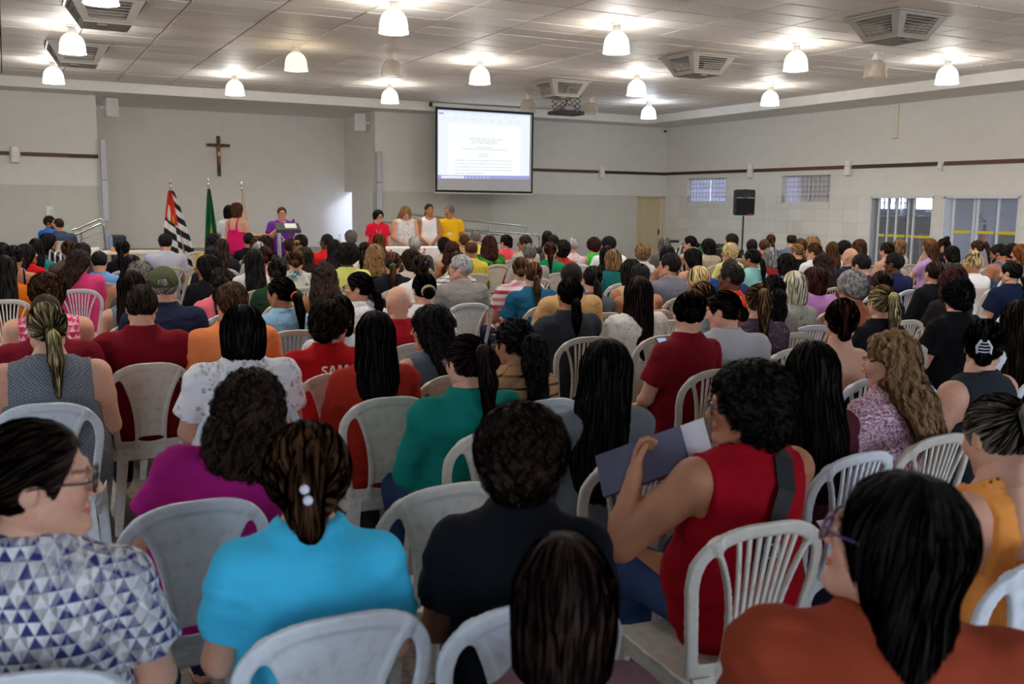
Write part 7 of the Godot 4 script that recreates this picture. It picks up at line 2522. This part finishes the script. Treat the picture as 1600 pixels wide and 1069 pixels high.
func cloth_tex(hex: String, pattern: String) -> ImageTexture:
	var key := "print %s %s" % [hex, pattern]
	if tex.has(key):
		return tex[key]
	var n := 256 if pattern in ["tri", "marble", "palm", "trees"] else 128
	var im := Image.create(n, n, false, Image.FORMAT_RGB8)
	var base := Color.html(hex)
	im.fill(base)
	var rng := RandomNumberGenerator.new()
	rng.seed = key.hash()
	var fn := FastNoiseLite.new()
	fn.seed = 5
	fn.frequency = 0.02
	match pattern:
		"tri":
			# rows of triangles, navy, grey and white
			var tones := [Color.html("34386e"), Color.html("b9b3ae"), Color.html("34386e"), Color.html("e9e6e4"), Color.html("a8a29c"), Color.html("34386e"), Color.html("dedad6"), Color.html("c4bdb6")]
			var ch := n / 8.0
			var cw := n / 8.0
			for y in n:
				for x in n:
					var row := int(y / ch)
					var fy := fmod(y, ch) / ch
					var xs := fmod(x + (cw / 2 if row % 2 else 0.0), float(n))
					var col := int(xs / cw)
					var fx := fmod(xs, cw) / cw
					var up := absf(fx - 0.5) * 2.0 < fy
					var c: Color
					if up:
						c = tones[0] if (col + row * 3) % 4 != 1 else tones[3]
					else:
						c = [tones[1], tones[6], tones[3], tones[4]][(col * 3 + row) % 4]
					im.set_pixel(x, y, c)
		"dots":
			for y in n:
				for x in n:
					var a := fmod(x + y, 32.0) - 16.0
					var b := fmod(x - y + 1024, 32.0) - 16.0
					if a * a + b * b < 60:
						im.set_pixel(x, y, Color.html("a9adb2"))
		"vstripe":
			im.fill_rect(Rect2i(0, 0, n / 3, n), Color.html("1b1b1f"))
			im.fill_rect(Rect2i(n / 2, 0, n / 3, n), Color.html("1b1b1f"))
		"hstripe":
			for k in 3:
				im.fill_rect(Rect2i(0, k * n / 3, n, n / 9), Color.html("41443f"))
		"rstripe":
			for k in 2:
				im.fill_rect(Rect2i(0, k * n / 2, n, n / 4), Color.html("a83a44") if k == 0 else Color.html("c9808a"))
		"bstripe":
			for k in 3:
				im.fill_rect(Rect2i(0, k * n / 3, n, n / 14), Color.html("1b1512") if base.get_luminance() > 0.2 else Color.html("b9bac4"))
		"trees":
			for k in 16:
				var cx := (k % 4) * n / 4 + (n / 8 if (k / 4) % 2 else 0)
				var cy := (k / 4) * n / 4
				for y in n / 5:
					var half := y * n / 10 / (n / 5)
					im.fill_rect(Rect2i((cx - half + n) % n, cy + y, maxi(1, half * 2), 1), Color.html("f2dfe2"))
		"tiedye", "marble":
			for y in n:
				for x in n:
					var ax := sin(TAU * x / n)
					var ay := sin(TAU * y / n)
					var v := fn.get_noise_3d(ax * 60 + ay * 20, ay * 60, cos(TAU * x / n) * 60 + cos(TAU * y / n) * 35)
					if pattern == "marble":
						var r := absf(sin(v * 14.0))
						im.set_pixel(x, y, Color.html("eadfe2").lerp(Color.html("8c3a52"), smoothstep(0.45, 0.95, r)))
					else:
						im.set_pixel(x, y, base.lerp(Color.html("f6c0c4"), smoothstep(-0.1, 0.5, v)))
		_:
			var cols: Array = {"floral": ["8a9a86", "b98a90", "6d7480"], "palm": ["35627e", "4f7a58", "35627e"], "leaf": ["15201a", "15201a", "2d5a28"], "beads": ["8d7f80", "b9a9a0", "6e6570"]}.get(pattern, ["808080", "a0a0a0", "606060"])
			for k in (26 if pattern != "leaf" else 18):
				var c := Vector2(rng.randi() % n, rng.randi() % n)
				var col := Color.html(cols[k % 3])
				var r := rng.randf_range(2.0, 6.0) * n / 128.0 if pattern != "leaf" else rng.randf_range(7, 14)
				if pattern == "beads":
					r = 2.2
				var spokes := 7 if pattern == "palm" else 5
				var rad := r * (3.2 if pattern == "palm" else 1.6)
				for y in range(int(c.y - rad), int(c.y + rad) + 1):
					for x in range(int(c.x - rad), int(c.x + rad) + 1):
						var v := Vector2(x, y) - c
						if v.length() < rad * (0.45 + 0.55 * absf(cos(v.angle() * spokes / 2.0 + k))):
							im.set_pixel(posmod(x, n), posmod(y, n), col)
	tex[key] = ImageTexture.create_from_image(im)
	return tex[key]

# row: x, z, scale, body turn, neck turn, nod, style, hair, skin, top, colour, pattern, build, extras, pose, trousers, label
func person(r: Array) -> Node3D:
	var dist := Vector2(r[0], r[1]).length()
	var hi := dist < 4.6
	var mid := dist < 9.0
	var cell := 0.0125 if hi else (0.017 if mid else 0.024)
	var hcell := 0.0042 if hi else (0.006 if mid else 0.009)
	var sc: float = r[2]
	var standing: bool = r[14].begins_with("stand")
	var t := thing("person", r[16], "person", Vector3(r[0], 0.0 if standing else 0.447 * (1.0 - sc), -r[1]), r[3])
	t.position.y += 0.001
	t.scale = Vector3(sc, sc, sc)
	t.position.y += r[17]
	t.rotation.z = r[18]
	var pose: String = r[14]
	var build: int = r[12]
	var j := joints(pose, build)
	var skin := skin_mat(r[8])
	# head: turned about the top of the neck
	var turn := Basis(Vector3.UP, r[4]) * Basis(Vector3.RIGHT, r[5])
	var pivot := Vector3(0, -0.075, 0.02)
	var hx := Transform3D(turn, j.head + pivot - turn * pivot)
	var st := SurfaceTool.new()
	st.append_from(body_mesh(pose, build, cell), 0, Transform3D.IDENTITY)
	st.append_from(head_mesh(hcell), 0, hx)
	for s in [-1, 1]:
		var d: Vector3 = j["hand%d" % s]
		var up := Vector3.UP if absf(d.y) < 0.8 else Vector3(0.6 * s, 0.1, -0.6)
		if pose == "stand_side":
			up = Vector3(s, 0, 0)
		var b := Basis.looking_at(d, up)
		var curl := 0.75 if pose in ["stand_mic", "folder", "phone"] else 0.42
		st.append_from(hand_mesh(0.0042 if hi else 0.0075, curl, s == -1), 0, Transform3D(b, j["wrist%d" % s]))
	add("body", st.commit(), skin, t)
	var top := add("shirt" if r[9] in ["t", "l"] else "top", shirt_mesh(pose, build, r[9], cell), cloth_mat(r[10], r[11]), t)
	var skirt: bool = r[13].contains("skirt")
	add("skirt" if skirt else "trousers", trousers_mesh(pose, build, 0.02 if hi else 0.028, skirt), cloth_mat(r[15], "-"), t)
	var style: String = r[6]
	var hat := style == "cap"
	if hat:
		style = "crop"
	var hair := Node3D.new()
	if style != "bald":
		hair = add("hair", hair_mesh(style, dist < 7.5), hair_mat(r[7]), t)
	var wide := 1.0 + 0.05 * sin(r[0] * 37.0)
	hair.transform = hx * Transform3D(Basis.from_scale(Vector3(wide, 1.0, 1.0)), Vector3.ZERO)
	var ex: PackedStringArray = r[13].split(",")
	if hat:
		hat_on(t, hx, "4d5236" if "capgreen" in ex else "1b1b1d")
	if "g" in ex or "gpurple" in ex:
		var f := mat("51335c", 0.3) if "gpurple" in ex else mat("2a1d18", 0.3)
		var gl := add("glasses", glasses_mesh(), f, t)
		gl.transform = hx
		if dist < 5.0:
			var lm := StandardMaterial3D.new()
			if not mats.has("lens"):
				lm.transparency = BaseMaterial3D.TRANSPARENCY_ALPHA
				lm.albedo_color = Color(0.9, 0.92, 0.95, 0.12)
				lm.roughness = 0.05
				mats["lens"] = lm
			add("lens", cache.lenses, mats["lens"], gl)
	if dist < 7.0:
		var em := mats.get("eye")
		if em == null:
			em = StandardMaterial3D.new()
			em.vertex_color_use_as_albedo = true
			em.roughness = 0.15
			mats["eye"] = em
		add("eyes", eyes_mesh(), em, t).transform = hx
	if "beard" in ex:
		if not cache.has("beard"):
			var g := Grid.new(Vector3(-0.09, -0.14, -0.12), Vector3(0.09, 0.0, 0.03), 0.007)
			for s in [-1, 1]:
				g.cone(Vector3(0.054 * s, -0.03, -0.005), Vector3(0.030 * s, -0.092, -0.062), 0.020, 0.022, 0.02)
			g.ell(Vector3(0, -0.095, -0.072), Vector3(0.034, 0.028, 0.026), 0.02)
			g.ell(Vector3(0, -0.062, -0.096), Vector3(0.022, 0.010, 0.016), 0.004, true)
			cache.beard = to_mesh(g.nets())
		add("beard", cache.beard, hair_mat(r[7]), t).transform = hx
	for e in ex:
		if e in ["claw", "clippink", "clipblue", "barrette", "gem"]:
			var cs := new_st()
			var z := 0.137 if e == "claw" else 0.128
			if e == "gem":
				for q in [Vector3(0.0, -0.012, 0.142), Vector3(0.008, -0.036, 0.146)]:
					lathe(cs, [[0.0, -0.012], [0.009, -0.008], [0.012, 0.0], [0.009, 0.008], [0.0, 0.012]], 8, q)
			elif e == "barrette":
				tube(cs, [Vector3(-0.035, 0.075, 0.075), Vector3(0, 0.085, 0.085), Vector3(0.035, 0.078, 0.075)], 0.006, 6)
			elif e == "claw":
				for s in [-1, 1]:
					tube(cs, [Vector3(0.012 * s, 0.03, z + 0.004), Vector3(0.03 * s, 0.0, z), Vector3(0.026 * s, -0.03, z - 0.008)], 0.006, 6)
				for q in 4:
					tube(cs, [Vector3(-0.022, 0.02 - 0.014 * q, z), Vector3(0.0, 0.018 - 0.014 * q, z + 0.012), Vector3(0.022, 0.02 - 0.014 * q, z)], 0.003, 5)
			else:
				var q := []
				for i in 13:
					q.append(Vector3(0.034 + 0.026 * cos(TAU * i / 12), 0.06 + 0.010 * sin(TAU * i / 12), 0.096))
				tube(cs, q, 0.006, 6, false)
			done("hair_clip", cs, mat({"gem": "dfe2ea", "claw": "c9ccd2", "clippink": "e0b9bd", "clipblue": "2f6fd6", "barrette": "d9d9d2"}[e], 0.25), t).transform = hx
		elif e in ["tieorange", "tiegreen", "scrunchie"]:
			var cs := new_st()
			var q := []
			var rr := 0.026 if e != "scrunchie" else 0.040
			for i in 13:
				var a := TAU * i / 12
				q.append(Vector3(rr * cos(a), -0.018 + rr * 0.8 * sin(a), 0.118 + 0.012 * sin(a)))
			tube(cs, q, 0.008 if e != "scrunchie" else 0.014, 6, false)
			done("hair_tie", cs, mat({"tieorange": "e8542c", "tiegreen": "38b878", "scrunchie": "a89878"}[e], 0.8), t).transform = hx
		elif e in ["headband", "headbandblack"]:
			var cs := new_st()
			var q := []
			for i in 15:
				var a := PI * i / 14.0
				q.append(Vector3(0.094 * cos(a), -0.005 + 0.122 * sin(a), -0.012))
			tube(cs, q, 0.011 if e == "headbandblack" else 0.007, 6)
			done("headband", cs, mat("141414" if e == "headbandblack" else "d8c49a", 0.8), t).transform = hx
		elif e == "necklace":
			var cs := new_st()
			var q := []
			for i in 17:
				var a := TAU * i / 16.0
				q.append(j.neck + Vector3(0.066 * cos(a), 0.022 + 0.016 * sin(a), 0.066 * sin(a) - 0.006))
			tube(cs, q, 0.0045, 6, false)
			done("lanyard", cs, mat("e6e2de", 0.7), t)
		elif e == "badge":
			var cs := new_st()
			for s in [-1, 1]:
				tube(cs, [j.neck + Vector3(0.06 * s, 0.0, -0.02), j.pelvis + Vector3(0.05 * s, 0.38, -0.125), j.pelvis + Vector3(0, 0.24, -0.150)], 0.004, 5)
			done("lanyard", cs, mat("d8d4d0", 0.7), t)
			boxed("badge", j.pelvis + Vector3(0, 0.18, -0.155), Vector3(0.085, 0.12, 0.004), 0.001, mat("eceae8", 0.5), t)
		elif e == "sam":
			pass
	held(t, j, ex, r)
	if r[11] == "sam":
		var tm := TextMesh.new()
		tm.text = "SAM"
		tm.font_size = 32
		tm.pixel_size = 0.0023
		tm.depth = 0.004
		var f := SystemFont.new()
		f.font_names = PackedStringArray(["Droid Sans"])
		f.font_weight = 700
		tm.font = f
		var o := add("lettering", tm, mat("ece8e4", 0.8), top)
		o.position = j.pelvis + Vector3(-0.012, 0.412, TORSO_B[build][6] + 0.052)
		o.rotation.x = 0.05
	return t

func hat_on(t: Node3D, hx: Transform3D, hex: String) -> void:
	if not cache.has("hat"):
		var g := Grid.new(Vector3(-0.11, -0.06, -0.2), Vector3(0.11, 0.16, 0.14), 0.0065)
		g.ell(Vector3(0, 0.030, 0.012), Vector3(0.093, 0.106, 0.113), 0.01)
		g.keep(Vector3(0, -1, -0.25).normalized(), -0.008)
		g.ell(Vector3(0, 0.018, 0.125), Vector3(0.034, 0.022, 0.05), 0.004, true)
		cache.hat = to_mesh(g.nets())
		var b := Grid.new(Vector3(-0.1, 0.0, -0.22), Vector3(0.1, 0.08, -0.03), 0.006)
		b.ell(Vector3(0, 0.034, -0.10), Vector3(0.082, 0.011, 0.095), 0.004)
		b.keep(Vector3(0, 0, 1), -0.05)
		cache.brim = to_mesh(b.nets())
	var h := add("cap", cache.hat, cloth_mat(hex, "-"), t)
	h.transform = hx
	add("brim", cache.brim, cloth_mat(hex, "-"), h)

# what people hold is a thing of its own, put where the hand is
func in_hand(t: Node3D, called: String, label: String, category: String, local: Transform3D) -> Node3D:
	var o := thing(called, label, category)
	o.transform = t.transform * local
	return o

func held(t: Node3D, j: Dictionary, ex: PackedStringArray, r: Array) -> void:
	if "phone" in ex:
		var at: Vector3 = j["wrist1"] + j["hand1"] * 0.10
		var o := in_hand(t, "phone", "phone with lit screen held by the " + ("woman in dark red t-shirt" if r[10] == "7c1420" else "woman in charcoal sleeveless top"), "phone", Transform3D(Basis(Vector3.RIGHT, -0.9), at + Vector3(-0.01, 0.03, -0.02)))
		boxed("case", Vector3.ZERO, Vector3(0.074, 0.155, 0.010), 0.003, mat("1a1c24", 0.3), o)
		var sm := StandardMaterial3D.new()
		sm.albedo_color = Color.html("202428")
		sm.emission_enabled = true
		sm.emission = Color.html("9ab4dc")
		sm.emission_energy_multiplier = 0.55
		boxed("screen", Vector3(0, 0, 0.0055), Vector3(0.066, 0.140, 0.002), 0.0, sm, o)
	if "paper" in ex:
		var at: Vector3 = (j["wrist-1"] + j["wrist1"]) / 2 + Vector3(-0.05, 0.02, -0.13)
		var o := in_hand(t, "folded_paper", "folded white paper held by the woman with wide orange straps", "paper", Transform3D(Basis(Vector3.RIGHT, -1.0), at))
		boxed("front_leaf", Vector3(0, 0, 0), Vector3(0.20, 0.15, 0.003), 0.0, mat("f0edec", 0.8), o)
		var b := boxed("back_leaf", Vector3(0, 0, -0.006), Vector3(0.20, 0.15, 0.003), 0.0, mat("e9e6e6", 0.8), o)
		b.rotation.x = 0.08
	if r[14] == "folder":
		var at: Vector3 = j["wrist-1"] + j["hand-1"] * 0.08
		var bx := Vector3(0.62, 0.38, 0.55).normalized()
		var bz := bx.cross(Vector3(0.25, 1.0, -0.9).normalized()).normalized()
		var b := Basis(bx, bz.cross(bx), bz)
		var o := in_hand(t, "folder", "grey-lilac paper folder held up by the woman in red sleeveless top", "folder", Transform3D(b, at + Vector3(0.03, -0.03, -0.03)))
		boxed("cover", Vector3(0, 0, 0), Vector3(0.30, 0.15, 0.004), 0.0, mat("5c5a6e", 0.8), o)
		var c := boxed("back_cover", Vector3(0, 0.0, -0.010), Vector3(0.30, 0.15, 0.004), 0.0, mat("524f62", 0.8), o)
		c.rotation.x = 0.06
		var p := in_hand(t, "loose_sheet", "white sheet of paper sticking out behind the lilac folder", "paper", Transform3D(b, at + Vector3(0.15, 0.02, 0.06)))
		boxed("sheet", Vector3.ZERO, Vector3(0.14, 0.18, 0.003), 0.0, mat("eceaf2", 0.8), p)
		boxed("fold", Vector3(0, -0.02, -0.005), Vector3(0.13, 0.12, 0.003), 0.0, mat("e2e0ea", 0.8), p)
		# shoulder strap of her bag, lying on the back
		var st := new_st()
		var pts := []
		for q in [[0.060, 0.525, -0.05], [0.066, 0.535, 0.02], [0.060, 0.505, 0.105], [0.030, 0.42, 0.162], [-0.006, 0.33, 0.172], [-0.04, 0.25, 0.184], [-0.07, 0.18, 0.190]]:
			pts.append(j.pelvis + Vector3(q[0], q[1], q[2] + 0.022))
		for i in pts.size() - 1:
			var a: Vector3 = pts[i]
			var e: Vector3 = pts[i + 1]
			var n := (e - a).cross(Vector3.RIGHT).normalized()
			if n.z < 0:
				n = -n
			var sd := (e - a).cross(n).normalized() * 0.031
			quad(st, [a - sd, a + sd, e + sd, e - sd], n)
			quad(st, [a - sd - n * 0.004, a + sd - n * 0.004, e + sd - n * 0.004, e - sd - n * 0.004], -n)
		var strap := done("bag_strap", st, mat("1a1a1c", 0.6), t)
		st = new_st()
		var c4 := []
		for i in 5:
			c4.append(pts[5] + Vector3(0.026 * [1, 1, -1, -1, 1][i], 0.02 * [1, -1, -1, 1, 1][i], 0.006))
		tube(st, c4, 0.003, 6, false)
		done("buckle", st, mat("b9b6ae", 0.3, 0.5, 0.8), strap)

# a garment hung over the back of a chair
func drape(at: Vector3, turn: float, hex: String, label: String, down: float) -> void:
	var o := thing("jacket", label, "jacket", at, turn)
	o.scale = Vector3(1.02, 1.115, 1.0)
	o.position.y -= 0.046
	var rows := []
	var n := 14
	for i in n + 1:
		var f := i / float(n)
		var row := []
		for k in 13:
			var x := lerpf(-0.225, 0.225, k / 12.0)
			var rip := 0.008 * sin(k * 1.7 + i * 0.5)
			var y := 0.0
			var off := 0.0
			var edge := 0.87 - 0.9 * pow(absf(x), 2.4) * 2.2
			if f < 0.45:
				y = edge - down * 0.7 * (0.45 - f) / 0.45
				off = -0.028
			elif f < 0.55:
				y = edge + 0.018 * sin((f - 0.45) * 10 * PI)
				off = lerpf(-0.028, 0.028, (f - 0.45) * 10)
			else:
				y = edge - down * (f - 0.55) / 0.45
				off = 0.028
			row.append(Vector3(x, y, chair_z(x, y) + off + rip * signf(off)))
		rows.append(row)
	for part_name in ["front", "back"]:
		var st := new_st()
		var lo := 0 if part_name == "front" else n / 2
		for i in range(lo, lo + n / 2):
			for k in 12:
				var q := [rows[i][k], rows[i][k + 1], rows[i + 1][k + 1], rows[i + 1][k]]
				var nn: Vector3 = (q[1] - q[0]).cross(q[3] - q[0]).normalized()
				quad(st, q, nn)
				quad(st, [q[0] - nn * 0.004, q[1] - nn * 0.004, q[2] - nn * 0.004, q[3] - nn * 0.004], -nn)
		done(part_name, st, cloth_mat(hex, "-"), o)
